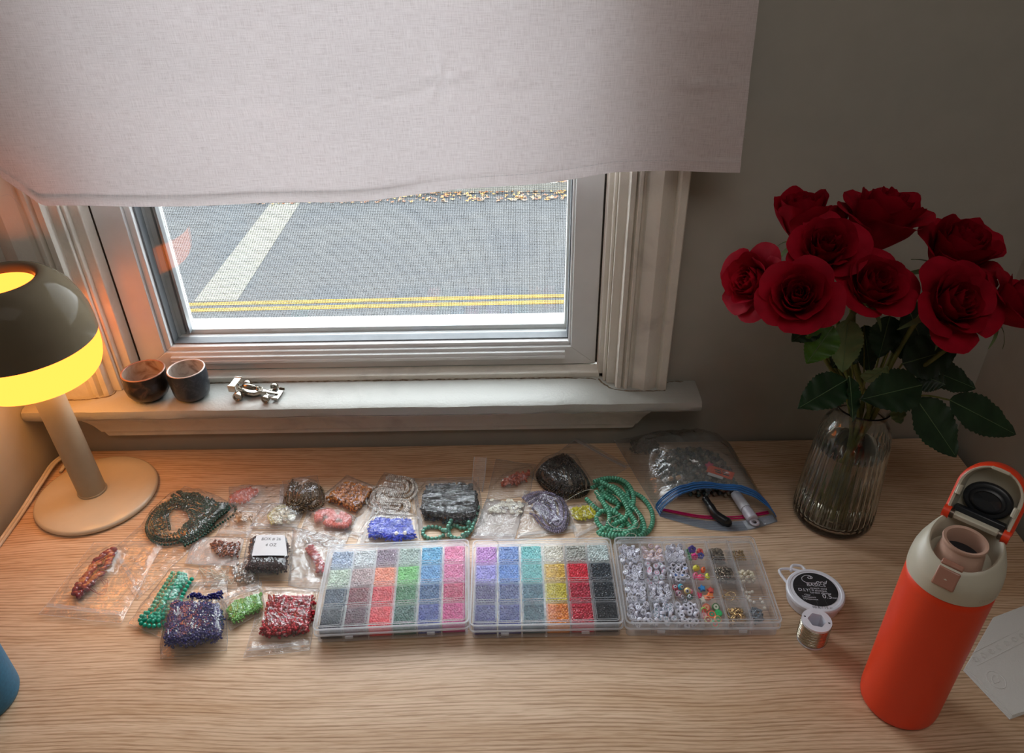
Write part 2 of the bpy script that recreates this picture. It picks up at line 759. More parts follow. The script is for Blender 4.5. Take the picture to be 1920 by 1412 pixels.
mb = MB()
mb.bb(XL - 0.12, WX0, YW, YW + 0.16, DZ, ZC)
mb.bb(WX1, XR + 0.12, YW, YW + 0.16, DZ, ZC)
mb.bb(WX0, WX1, YW, YW + 0.16, DZ, WZ0 - 0.02)
mb.bb(WX0, WX1, YW, YW + 0.16, WZ1, ZC)
struct(mb.build('wall_back', M['wall'], origin=(0, YW, DZ)))
struct(MB().bb(XL - 0.12, XL, YB, YW, DZ, ZC).build('wall_left', M['wall']))
struct(MB().bb(XR, XR + 0.12, YB, YW, DZ, ZC).build('wall_right', M['wall']))
struct(MB().bb(XL - 0.12, XR + 0.12, YB - 0.12, YB, DZ, ZC).build('wall_front', M['wall']))
struct(MB().bb(XL - 0.12, XR + 0.12, YB - 0.12, YW + 0.16, DZ - 0.1, DZ).build('floor', M['floor']))
struct(MB().bb(XL - 0.12, XR + 0.12, YB - 0.12, YW + 0.16, ZC, ZC + 0.1).build('ceiling', M['ceil']))
for nm, a in (('baseboard_left', (XL, XL + 0.014, YB, YW)), ('baseboard_right', (XR - 0.014, XR, YB, YW))):
    struct(MB().bb(*a, DZ, DZ + 0.11).build(nm, M['trim'], bevel=0.003))


# window casings: moulded profile run vertically
def casing(x_in, x_out, z0, z1, name):
    # profile points (offset from inner edge to outer edge, projection from the wall)
    W_ = x_out - x_in
    pr = [(0, 0.012), (0.02, 0.0155), (0.10, 0.016), (0.13, 0.011), (0.17, 0.0175), (0.22, 0.018), (0.25, 0.013), (0.29, 0.0125),
          (0.33, 0.016), (0.45, 0.019), (0.55, 0.0225), (0.66, 0.0215), (0.76, 0.0175), (0.80, 0.0145), (0.83, 0.019),
          (0.86, 0.0215), (0.98, 0.0225), (1.0, 0.021), (1.0, 0.0)]
    pts = [(x_in, YW - 0.0)] + [(x_in + W_ * a, YW - b) for a, b in pr]
    n = len(pts)
    k = 24
    b = MB()
    vs, fs = [], []
    for j in range(k + 1):
        z = z0 + (z1 - z0) * j / k
        for i, (x, y) in enumerate(pts):
            q = noise.noise(Vector((x * 30, z * 14, 3.1))) * 0.0006
            vs.append((x + q * 0.4, y + (q if 0 < i < n - 1 else 0), z))
    for j in range(k):
        for i in range(n - 1):
            fs.append((j * n + i, j * n + i + 1, (j + 1) * n + i + 1, (j + 1) * n + i))
    fs.append(tuple(range(n)))
    fs.append(tuple(k * n + i for i in range(n)))
    b.add(vs, fs)
    return struct(b.build(name, M['trim'], smooth=28))


SZ = 0.100   # sill top
casing(0.139, 0.207, SZ, 1.36, 'trim_1')
casing(-0.548, -0.632, SZ, 1.36, 'trim_2')
struct(MB().bb(-0.64, 0.215, YW - 0.024, YW, 1.36, 1.44).build('trim_3', M['trim'], bevel=0.004))

# sill (stool) with worn wavy front edge, and apron under it
def sill_fn():
    b = MB()
    nx = 90
    prof = [(YW + 0.055, SZ), (YW, SZ), (0.86, SZ), (0.842, SZ - 0.0005), (0.836, SZ - 0.003), (0.8345, SZ - 0.008), (0.835, SZ - 0.014),
            (0.838, SZ - 0.018), (0.842, SZ - 0.0195), (YW, SZ - 0.0195), (YW + 0.055, SZ - 0.0195)]
    n = len(prof)
    vs, fs = [], []
    x0, x1 = XL + 0.001, 0.250
    for i in range(nx + 1):
        x = x0 + (x1 - x0) * i / nx
        for j, (y, z) in enumerate(prof):
            if x > 0.210 and y > YW - 0.0005:
                y = YW - 0.0005
            if x < WX0 + 0.005 and y > YW - 0.0005:
                y = YW - 0.0005
            q = noise.noise(Vector((x * 22, j * 0.9, 1.3))) * 0.0012 + noise.noise(Vector((x * 90, j * 1.7, 5.3))) * 0.0005
            if 2 < j < 9:
                y += q
                z += q * 0.8 if j > 5 else q * 0.25
            vs.append((x, y, z))
    for i in range(nx):
        for j in range(n - 1):
            fs.append((i * n + j, i * n + j + 1, (i + 1) * n + j + 1, (i + 1) * n + j))
        fs.append((i * n + n - 1, i * n, (i + 1) * n, (i + 1) * n + n - 1))
    fs.append(tuple(range(n))[::-1])
    fs.append(tuple(nx * n + i for i in range(n)))
    b.add(vs, fs)
    return b


sill = struct(sill_fn().build('trim_4', M['sill'], smooth=30))
ap = MB()
# apron: ogee board with cut ends
pr = [(YW, 0.080), (0.858, 0.080), (0.858, 0.066), (0.862, 0.060), (0.866, 0.052), (0.868, 0.040), (0.872, 0.038), (0.872, 0.030), (YW, 0.030)]
vs = []
for xi, sh in ((-0.60, 1), (0.195, -1)):
    for y, z in pr:
        vs.append((xi + sh * (0.080 - z) * 0.55, y, z))
n = len(pr)
fs = [(i, (i + 1) % n, n + (i + 1) % n, n + i) for i in range(n)] + [tuple(range(n))[::-1], tuple(range(n, 2 * n))]
struct(ap.add(vs, fs).build('trim_5', M['trim'], smooth=30))
# wall board below the apron line
# ---- window unit
win = thing('window_1', None, None, (-0.2, YW, SZ), kind='structure')


def wpart(name, mb_, mat, bevel=0.0, smooth=35):
    return mb_.build(name, mat, win, smooth=smooth, bevel=bevel)


# jamb liners (both sides) with painted stop beads
mb = MB()
mb.bb(0.128, 0.1465, YW - 0.004, YW + 0.10, SZ, WZ1)
mb.bb(0.118, 0.128, YW + 0.012, YW + 0.035, SZ, WZ1)
mb.bb(0.124, 0.128, YW + 0.002, YW + 0.012, SZ, WZ1)
wpart('jamb', mb, M['trim'], 0.0012)
mb = MB()
mb.bb(-0.5555, -0.537, YW - 0.004, YW + 0.10, SZ, WZ1)
mb.bb(-0.537, -0.5215, YW + 0.012, YW + 0.035, SZ, WZ1)
mb.bb(-0.537, -0.533, YW + 0.002, YW + 0.012, SZ, WZ1)
wpart('jamb', mb, M['trim'], 0.0012)
# dark mottled bars set into the gaps
wpart('weather_gap', MB().bb(0.1155, 0.1185, YW + 0.035, YW + 0.05, SZ + 0.01, WZ1), M['gap'])
wpart('weather_gap', MB().bb(-0.5225, -0.519, YW + 0.035, YW + 0.05, SZ + 0.01, WZ1), M['gap'])
# bottom stop between sill and sash
mb = MB()
mb.bb(-0.537, 0.128, YW + 0.012, YW + 0.034, SZ - 0.001, SZ + 0.008)
wpart('bottom_stop', mb, M['trim'], 0.0015)
# sash : stiles and rails, face at YW+0.033
SY0, SY1 = YW + 0.033, YW + 0.068
GX0, GX1, GZ0 = -0.480, 0.079, 0.143


def framebar(p_out, p_in, y0, y1):
    b = MB()
    return b


# mitred frame: left stile, right stile, bottom rail, top rail
def mitre(outer, inner, y0, y1):
    x0, x1, z0, z1 = outer
    a0, a1, b0, b1 = inner
    O = [(x0, z0), (x1, z0), (x1, z1), (x0, z1)]
    I = [(a0, b0), (a1, b0), (a1, b1), (a0, b1)]
    res = []
    for k in range(4):
        k2 = (k + 1) % 4
        q = [O[k], O[k2], I[k2], I[k]]
        b = MB()
        b.add([(x, y0, z) for x, z in q] + [(x, y1, z) for x, z in q],
              [(0, 1, 2, 3), (7, 6, 5, 4), (0, 4, 5, 1), (1, 5, 6, 2), (2, 6, 7, 3), (3, 7, 4, 0)])
        res.append(b)
    return res


sash_top = WZ1 - 0.02
for b in mitre((-0.519, 0.1155, SZ + 0.009, sash_top), (-0.482, 0.081, 0.137, sash_top - 0.035), SY0, SY1):
    wpart('sash_rail', b, M['vinyl'], 0.0008)
# lift rail (the ridge)
mb = MB()
mb.bb(-0.474, 0.073, SY0 - 0.006, SY0 + 0.001, 0.1265, 0.1325)
mb.bb(-0.474, 0.073, SY0 - 0.008, SY0 - 0.005, 0.1225, 0.1275)
wpart('lift_rail', mb, M['vinyl'], 0.0012)
# glazing bead around glass (stepped)
for b in mitre((-0.482, 0.081, 0.137, sash_top - 0.035), (-0.474, 0.078, 0.1425, sash_top - 0.042), SY0 + 0.006, SY0 + 0.03):
    wpart('glazing_bead', b, M['vinyl'], 0.001)
for b in mitre((-0.474, 0.078, 0.1425, sash_top - 0.042), (-0.4715, 0.0765, 0.1445, sash_top - 0.044), SY0 + 0.014, SY0 + 0.03):
    wpart('gasket', b, plain('grey_gasket', (96, 100, 104), 0.6))
# glass pane
t = NT('window_glass')
tr = t.n('ShaderNodeBsdfTransparent')
tr.inputs['Color'].default_value = (0.96, 0.98, 0.985, 1)
gl = t.n('ShaderNodeBsdfGlossy')
gl.inputs['Roughness'].default_value = 0.0
mx = t.n('ShaderNodeMixShader')
t.l(schlick(t, None, 0.045), mx.inputs[0])
t.l(tr.outputs[0], mx.inputs[1])
t.l(gl.outputs[0], mx.inputs[2])
M['glass'] = t.fin(mx.outputs[0])
wpart('pane', MB().bb(-0.474, 0.078, SY0 + 0.020, SY0 + 0.024, 0.1425, sash_top - 0.042), M['glass'])
# outer storm frame in pale aluminium and screen
SCY = YW + 0.088
for b in mitre((-0.52, 0.12, 0.10, WZ1), (-0.458, 0.0745, 0.149, WZ1 - 0.05), SCY - 0.012, SCY + 0.006):
    wpart('screen_frame', b, M['vinyl'], 0.001)
mb = MB()
mb.bb(-0.4585, -0.4560, SCY - 0.020, SCY - 0.010, 0.147, WZ1 - 0.05)
mb.bb(-0.4645, -0.4635, SCY - 0.016, SCY - 0.010, 0.147, WZ1 - 0.05)
wpart('screen_track', mb, M['alu'])
mb = MB()
mb.bb(-0.500, -0.4725, SY0 + 0.030, SCY - 0.013, 0.130, WZ1 - 0.03)
wpart('side_channel', mb, M['vinyl'], 0.001)
wpart('side_channel', MB().bb(0.0775, 0.100, SY0 + 0.030, SCY - 0.013, 0.130, WZ1 - 0.03), M['vinyl'], 0.001)
wpart('bottom_channel', MB().bb(-0.4725, 0.0775, SY0 + 0.030, SCY - 0.013, 0.120, 0.1425), M['vinyl'], 0.001)
# screen wires, real geometry joined
V, F = [], []
wv = 0.00021
x = -0.458
pitch = 0.0023


def strip(a, b, off):
    # square wire from a to b
    o = len(V)
    for p in (a, b):
        for d in off:
            V.append((p[0] + d[0], p[1] + d[1], p[2] + d[2]))
    for k in range(4):
        F.append((o + k, o + (k + 1) % 4, o + 4 + (k + 1) % 4, o + 4 + k))


while x < 0.0745:
    strip((x, SCY, 0.149), (x, SCY, WZ1 - 0.05), [(-wv, -wv, 0), (wv, -wv, 0), (wv, wv, 0), (-wv, wv, 0)])
    x += pitch
z = 0.149
while z < WZ1 - 0.05:
    strip((-0.458, SCY, z), (0.0745, SCY, z), [(0, -wv, -wv), (0, wv, -wv), (0, wv, wv), (0, -wv, wv)])
    z += pitch
mb = MB()
mb.v, mb.f = V, F
scr = wpart('insect_screen', mb, M['wire'], smooth=None)
scr['kind'] = 'stuff'
# exterior sill below the screen
wpart('outer_sill', MB().bb(-0.60, 0.20, YW + 0.10, YW + 0.20, 0.06, 0.10), M['trim'], 0.003)
# cracked caulk along the back and the ends of the sill
mb = MB()


def crack(pts, w0=0.0012, h=0.0010):
    p = resample(smoothpath(pts, 10), 0.004)
    q = [Vector((a.x + rnd.uniform(-1, 1) * 0.0008, a.y + rnd.uniform(-1, 1) * 0.0006, a.z + 0.0002)) for a in p]
    mb.tube(q, [w0 * rnd.uniform(0.3, 1.2) for _ in q], 5)


crack([(-0.42, YW + 0.0115, SZ), (-0.2, YW + 0.0112, SZ), (0.02, YW + 0.011, SZ), (0.10, YW + 0.009, SZ), (0.118, YW + 0.004, SZ)])
crack([(0.118, YW + 0.006, SZ), (0.126, YW - 0.008, SZ), (0.136, YW - 0.018, SZ), (0.165, YW - 0.024, SZ), (0.207, YW - 0.024, SZ)])
crack([(0.205, YW - 0.024, SZ), (0.212, YW - 0.004, SZ), (0.235, YW - 0.003, SZ)], 0.0008)
crack([(-0.632, YW - 0.024, SZ), (-0.58, YW - 0.024, SZ), (-0.548, YW - 0.016, SZ), (-0.538, YW + 0.004, SZ), (-0.47, YW + 0.011, SZ)])
wpart('caulk', mb, M['caulk'])

# ---- outdoors: road two floors down, markings, kerb and verge
G = -3.8
struct(MB().add([(-40, 1.3, G), (40, 1.3, G), (40, 12.15, G), (-40, 12.15, G)], [(0, 1, 2, 3)]).build('road', M['asphalt'], origin=(0, 5, G)))


def mark(name, q, mat, h=0.006):
    return struct(MB().prism(q, G, G + h).build(name, mat))


def yl(x, off):
    return 8.585 + 0.0161 * (x - 0.68) + off


for off in (0.0, -0.155):
    mark('road_marking', [(-30, yl(-30, off - 0.085)), (30, yl(30, off - 0.085)), (30, yl(30, off)), (-30, yl(-30, off))], M['yellow_line'])
mark('road_marking', [(-3.93, 8.54), (-3.40, 8.55), (-3.34, 12.1), (-3.80, 12.1)], M['white_line'])
mb = MB().bb(-40, 40, 12.15, 12.35, G, G + 0.14)
struct(mb.build('trim_6', M['kerb']))
struct(MB().bb(-40, 40, 12.35, 60, G - 0.05, G + 0.12).build('ground', M['verge']))
# autumn leaves
V, F = [], []
for i in range(2600):
    x = rnd.uniform(-7, 4)
    yy = 12.1 + abs(rnd.gauss(0, 1)) * 0.5 - (0.35 if rnd.random() < 0.4 else 0)
    zz = G + 0.02 if yy < 12.15 else G + 0.16
    s_ = rnd.uniform(0.025, 0.06)
    a = rnd.uniform(0, 6.3)
    tl = rnd.uniform(0.0, 0.03)
    o = len(V)
    for k in range(4):
        V.append((x + s_ * math.cos(a + k * PI / 2) * (1 if k % 2 else 0.6), yy + s_ * math.sin(a + k * PI / 2) * (1 if k % 2 else 0.6), zz + tl * (k % 2)))
    F.append((o, o + 1, o + 2, o + 3))
mb = MB()
mb.v, mb.f = V, F
lv = mb.build('fallen_leaves', mixed_bead_mat([(112, 72, 14), (92, 46, 10), (116, 92, 40), (66, 40, 16), (100, 80, 60)], 0.8), smooth=None)
tag(lv, 'yellow and orange autumn leaves along the far kerb of the street', 'leaves', kind='stuff')

# ================================================================ DESK
desk = thing('desk', 'light oak laminate desk under the window with rounded corners', 'desk', (-0.01, 0.45, DZ))
x0, x1, y0, y1 = XL + 0.010, 0.620, 0.12, 0.8765


def rrect(x0, x1, y0, y1, r, n=8):
    pts = []
    for cx, cy_, a0 in ((x1 - r, y0 + r, -PI / 2), (x1 - r, y1 - r, 0), (x0 + r, y1 - r, PI / 2), (x0 + r, y0 + r, PI)):
        for i in range(n + 1):
            a = a0 + PI / 2 * i / n
            pts.append((cx + r * math.cos(a), cy_ + r * math.sin(a)))
    return pts


MB().prism(rrect(x0, x1, y0, y1, 0.035), -0.024, 0.0).build('desk_top', M['wood'], desk, bevel=0.002)
for sx in (x0 + 0.05, x1 - 0.05):
    for sy in (y0 + 0.05, y1 - 0.05):
        MB().lathe([(0.016, DZ), (0.016, DZ + 0.01), (0.024, -0.024)], (sx, sy, 0), 20, cap0=True, cap1=True).build('leg', M['trim'], desk)

# ================================================================ CURTAIN
def curtain_pt(u, v):
    # u 0..1 left-right, v 0 bottom .. 1 top
    xs = [(-0.568, 0.412), (-0.532, 0.379), (-0.335, 0.381), (-0.154, 0.385), (0.026, 0.400), (0.115, 0.411), (0.252, 0.411)]
    X = [p[0] for p in xs]
    Z = [p[1] for p in xs]
    xb = X[0] + (X[-1] - X[0]) * u
    zb = float(np.interp(xb, X, Z))
    xtop = -0.60 + (0.215 + 0.60) * u
    z = zb + (1.34 - zb) * v
    x = xb + (xtop - xb) * min(1, v * 1.0)
    dv = z - zb
    fold = 0.004 * math.sin(u * 9.5 + 1.0 + v * 1.5) + 0.003 * math.sin(u * 23 + v * 4)
    edge = 0.010 * max(0, (0.10 - u) / 0.10) ** 2
    cr = noise.noise(Vector((x * 9, z * 11, 0.7))) * 0.0045 + noise.noise(Vector((x * 28, z * 30, 4.7))) * 0.0013 + noise.noise(Vector((x * 6, z * 2.5, 9.7))) * 0.006
    # ironed-in crease lines seen in the cloth
    for zc, amp in ((0.497 + 0.03 * x, 0.0026), (0.402 + 0.03 * x, 0.0016), (0.560 - 0.02 * x, 0.0012)):
        cr -= amp * math.exp(-((z - zc) / 0.0022) ** 2) * (0.5 + 0.5 * math.sin(x * 40))
    # star-like pucker
    px_, pz_ = x + 0.072, z - 0.509
    rr = math.hypot(px_, pz_)
    cr += 0.0034 * math.exp(-(rr / 0.022) ** 2) * math.sin(math.atan2(pz_, px_) * 5)
    cr += 0.0026 * math.exp(-((x + 0.262) ** 2 + (z - 0.478 + 25 * (x + 0.262) ** 2) ** 2 * 3) / 0.0006)
    y = 0.838 + fold + cr + edge
    if dv < 0.012:
        y -= 0.0011
    return (x, min(y, 0.853), z)


cur = thing('curtain', 'pale pinkish linen cloth curtain hanging over the upper window', 'curtain', (-0.16, 0.84, 0.4))
mb = MB()
vv = [0, 0.0035, 0.012, 0.0126] + [0.0126 + (1 - 0.0126) * (i / 150) ** 1.15 for i in range(1, 151)]
NU = 190
vs = [curtain_pt(i / NU, v) for v in vv for i in range(NU + 1)]
fs = [(j * (NU + 1) + i, j * (NU + 1) + i + 1, (j + 1) * (NU + 1) + i + 1, (j + 1) * (NU + 1) + i) for j in range(len(vv) - 1) for i in range(NU)]
mb.add(vs, fs)
mb.build('cloth', M['fabric'], cur, smooth=180)
# hem stitches
mb = MB()
for i in range(150):
    u0 = (i + 0.15) / 150
    a = Vector(curtain_pt(u0, 0.0127))
    b = Vector(curtain_pt(u0 + 0.5 / 150, 0.0127))
    off = Vector((0, -0.0001, 0))
    mb.tube([a + off, b + off], 0.00018, 4)
mb.build('stitching', M['paper'], cur, smooth=None)
# loose threads at the right edge
mb = MB()
for (px, py, dx, dy) in ((1397, 60, 8, 20), (1395, 160, 9, 14), (1392, 200, 8, 24), (1391, 215, 10, 12), (1387, 255, 12, 4), (1398, 62, 6, -8)):
    a, b, c = WY(px - 3, py, 0.842), WY(px + dx * 0.6, py + dy * 0.3, 0.838), WY(px + dx, py + dy, 0.840)
    mb.tube(smoothpath([a, b, c], 5), 0.00012, 4)
mb.tube(smoothpath([WY(40, 388, 0.84), WY(18, 366, 0.838), WY(2, 368, 0.838)], 5), 0.00015, 4)
mb.build('loose_threads', M['paper'], cur)
mb = MB().tube([(-0.64, 0.838, 1.345), (0.24, 0.838, 1.345)], 0.008, 16)
rod = thing('curtain_rod', 'thin white curtain rod above the window holding the curtain', 'rod', (-0.2, 0.838, 1.345))
mb.build('pole', M['vinyl'], rod)
for xx in (-0.62, 0.22):
    MB().bb(xx - 0.006, xx + 0.006, 0.838, YW, 1.335, 1.355).build('bracket', M['vinyl'], rod)

# ================================================================ LAMP
LX, LY = -0.562, 0.781
lamp = thing('table_lamp', 'beige mushroom table lamp with glowing yellow shade by the left wall', 'lamp', (LX, LY, 0))
M['enamel'] = plain('beige_enamel', (204, 192, 168), 0.22, vary=0.02)
M['enamel_dark'] = plain('beige_enamel_pole', (158, 148, 128), 0.45, vary=0.03)
M['enamel_dome'] = plain('beige_enamel_dome_shaded', (98, 88, 72), 0.08, vary=0.02, spec=0.06)  # beige like the base; its dim shading is put into this darker colour
MB().lathe([(0.0001, 0.0), (0.0735, 0.0), (0.0755, 0.0015), (0.0765, 0.004), (0.0755, 0.0065), (0.0730, 0.0078), (0.060, 0.0085), (0.0001, 0.0088)],
           (LX + 0.006, LY - 0.002, 0), 96).build('base', M['enamel'], lamp, smooth=50)
tiltx = -0.035
mb = MB().lathe([(0.0172, 0.0), (0.0172, 0.200)], (0, 0, 0), 48, cap0=True, cap1=True)
sh = Matrix.Identity(4)
sh[0][2] = tiltx
MLamp = Matrix.Translation((LX, LY, 0.0085)) @ sh
mb.xf(MLamp)
mb.build('pole', M['enamel_dark'], lamp)
mb = MB().lathe([(0.0178, 0.0), (0.0185, 0.001), (0.0180, 0.0025), (0.0172, 0.003)], (0, 0, 0), 48).xf(MLamp)
mb.build('collar', M['enamel_dark'], lamp)
# dome shell with a round opening on top
prof = [(0.0380, 0.3020), (0.0384, 0.3070), (0.0405, 0.3110), (0.0450, 0.3130), (0.052, 0.3100), (0.0615, 0.3015), (0.070, 0.2895), (0.076, 0.2750), (0.0797, 0.2600), (0.0809, 0.2440),
        (0.0808, 0.2330), (0.0796, 0.2328), (0.0788, 0.244), (0.077, 0.260), (0.073, 0.274), (0.067, 0.287), (0.058, 0.298), (0.048, 0.305), (0.0380, 0.3020)]
MB().lathe(prof, (0, 0, 0), 96).xf(MLamp).build('dome', M['enamel_dome'], lamp, smooth=60)
# diffuser: glowing opal shade, bulb inside
t = NT('glowing_opal_glass')
em = t.n('ShaderNodeEmission')
em.inputs['Color'].default_value = (1.0, 0.205, 0.027, 1)
em.inputs['Strength'].default_value = 4.4
t.fin(em.outputs[0])
M['glow'] = t.m
prof = [(0.0630, 0.1850), (0.0675, 0.1865), (0.0715, 0.1910), (0.0750, 0.1985), (0.0776, 0.2090), (0.0788, 0.2210), (0.0788, 0.2340), (0.0765, 0.252), (0.070, 0.268), (0.060, 0.284), (0.052, 0.294), (0.0400, 0.3020), (0.0001, 0.3040)]
MB().lathe(prof, (0, 0, 0), 96).xf(MLamp).build('diffuser', M['glow'], lamp, smooth=60)
# unseen glowing disc round the pole, added to throw more warm light down
t = NT('added_underside_glow')
em = t.n('ShaderNodeEmission')
em.inputs['Color'].default_value = (1.0, 0.42, 0.10, 1)
em.inputs['Strength'].default_value = 7.0
M['glow_under'] = t.fin(em.outputs[0])
MB().lathe([(0.0172, 0.1855), (0.0630, 0.1850)], (0, 0, 0), 64).xf(MLamp).build('underside', M['glow_under'], lamp, smooth=60)
# twin cord running down the left edge of the desk
for k, off in enumerate((0, 0.0042)):
    pts = [(LX - 0.066, LY + 0.045, 0.0035), (-0.632 + off, 0.868, 0.004), (-0.6415 + off, 0.84, 0.010), (-0.6425 + off, 0.80, 0.008), (-0.6425 + off, 0.74, 0.0035), (-0.6425 + off, 0.68, 0.0022), (-0.6420 + off, 0.55, 0.0022), (-0.641 + off, 0.3, 0.0022)]
    MB().tube(smoothpath(pts, 8), 0.0021, 10).build('power_cord', plain('cream_cord', (205, 196, 180), 0.5), lamp, smooth=180)

# ================================================================ CUPS AND TOY CAR ON THE SILL
def cup(name, label, cx, cy_, prof_o, prof_i, mo, mi, mr, rings=False):
    t_ = thing(name, label, 'cup', (cx, cy_, SZ))

    def wob(r, z, a):
        return r * (1 + 0.012 * math.sin(2 * a + 0.5) + (0.006 * math.sin(z * 1400) if rings else 0))
    MB().lathe([(0.0001, 0.001), (prof_o[0][0] - 0.002, 0.0)] + prof_o, (cx, cy_, SZ), 64, wob).build('body', mo, t_, smooth=60)
    MB().lathe(prof_i + [(0.0001, prof_i[-1][1] - 0.0005)], (cx, cy_, SZ), 64, wob).build('interior', mi, t_, smooth=60)
    r0, z0 = prof_o[-1]
    r1, z1 = prof_i[0]
    rm = (r0 + r1) / 2
    h = (r0 - r1) / 2
    ring = [(rm + h * math.cos(a), z0 + h * 0.9 * math.sin(a)) for a in [0, PI / 4, PI / 2, 3 * PI / 4, PI]]
    MB().lathe(ring, (cx, cy_, SZ), 64, wob).build('rim', mr, t_, smooth=60)
    return t_


def glaze(name, dark, warm, sc_=60, band=0.5):
    t = NT(name)
    v = t.coord()
    n1 = t.noise(v, sc_, 4, 0.6, 1.5)
    cs = t.ramp(n1, [(0.35, lin(dark)), (band, lin(dark)), (0.72, lin(warm))])
    p = principled(t, rough=0.28, colsock=cs, normal=t.bump(n1, 0.2, 0.001))
    return t.fin(p.outputs[0])


M['glaze1'] = glaze('black_brown_glaze', (34, 28, 24), (92, 66, 50), 50)
M['glaze2'] = glaze('slate_blue_glaze', (42, 48, 56), (70, 74, 80), 120)
M['in1'] = glaze('tan_interior_glaze', (168, 150, 134), (118, 84, 58), 40, 0.45)
M['in2'] = glaze('grey_interior_glaze', (176, 166, 156), (120, 104, 94), 45, 0.5)
M['rimg'] = plain('rust_rim_glaze', (150, 104, 82), 0.3, vary=0.25)
cx, cy_ = D(284, 742, SZ)
cup('ceramic_cup', 'wider dark brown glazed ceramic cup at the left end of the sill', -0.491, 0.866,
    [(0.0170, 0.002), (0.0235, 0.007), (0.0272, 0.014), (0.0285, 0.022), (0.0275, 0.030), (0.0268, 0.035), (0.0275, 0.0385), (0.0278, 0.042)],
    [(0.0252, 0.042), (0.0250, 0.036), (0.0258, 0.026), (0.0245, 0.014), (0.019, 0.008)], M['glaze1'], M['in1'], M['rimg'])
cup('ceramic_cup', 'narrower slate grey ribbed ceramic cup with pale rim on the sill', -0.4335, 0.866,
    [(0.0175, 0.002), (0.0220, 0.006), (0.0238, 0.012), (0.0245, 0.022), (0.0248, 0.032), (0.0245, 0.040), (0.0243, 0.044)],
    [(0.0220, 0.044), (0.0222, 0.032), (0.0215, 0.014), (0.016, 0.008)], M['glaze2'], M['in2'], plain('pale_rim_glaze', (196, 178, 168), 0.25, vary=0.2), rings=True)

M['silver'] = plain('nickel_plate', (176, 170, 158), 0.2, 1.0, vary=0.08, scale=200)
car = thing('toy_race_car', 'small silver metal racing car on the sill beside the cups', 'toy car', (-0.345, 0.866, SZ))
MC = Matrix.Translation((-0.347, 0.866, SZ)) @ Matrix.Rotation(math.radians(-9), 4, 'Z')


def carp(name, mb_, mat=None, parent=car, bevel=0.0, smooth=40):
    mb_.xf(MC)
    return mb_.build(name, mat or M['silver'], parent, bevel=bevel, smooth=smooth)


# body: lofted sections along x (nose at +x)
secs = [(-0.024, 0.0042, 0.004, 0.011), (-0.016, 0.0075, 0.003, 0.0125), (-0.008, 0.0100, 0.0028, 0.0115), (0.001, 0.0095, 0.0028, 0.0105), (0.006, 0.0050, 0.0032, 0.0100),
        (0.014, 0.0036, 0.0036, 0.0090), (0.022, 0.0028, 0.0040, 0.0075), (0.030, 0.0018, 0.0045, 0.0062)]
vs, fs = [], []
NS = 10
for x, hw, zb, zt in secs:
    for k in range(NS):
        a = 2 * PI * k / NS
        ca, sa = math.cos(a), math.sin(a)
        ex = lambda q: math.copysign(abs(q) ** 0.6, q)
        vs.append((x, hw * ex(ca), (zb + zt) / 2 + (zt - zb) / 2 * ex(sa)))
for j in range(len(secs) - 1):
    for k in range(NS):
        k2 = (k + 1) % NS
        fs.append((j * NS + k, j * NS + k2, (j + 1) * NS + k2, (j + 1) * NS + k))
fs += [tuple(range(NS))[::-1], tuple((len(secs) - 1) * NS + k for k in range(NS))]
carp('body', MB().add(vs, fs), smooth=50)
# engine cover and roll hoop, cockpit ring, driver helmet
V0, F0 = ICO2
carp('engine_cover', MB().add([(-0.010 + 0.011 * a, 0.0034 * b, 0.0125 + 0.0048 * c) for a, b, c in V0], [tuple(f) for f in F0]), smooth=180)
mb = MB()
mb.tube([(0.0045 + 0.0045 * math.cos(a), 0.0034 * math.sin(a), 0.0112) for a in np.linspace(0, 2 * PI, 17)], 0.0008, 6)
mb.add([(0.0025 + 0.0022 * a, 0.0020 * b, 0.0120 + 0.0022 * c) for a, b, c in V0], [tuple(f) for f in F0])
carp('cockpit', mb, smooth=60)
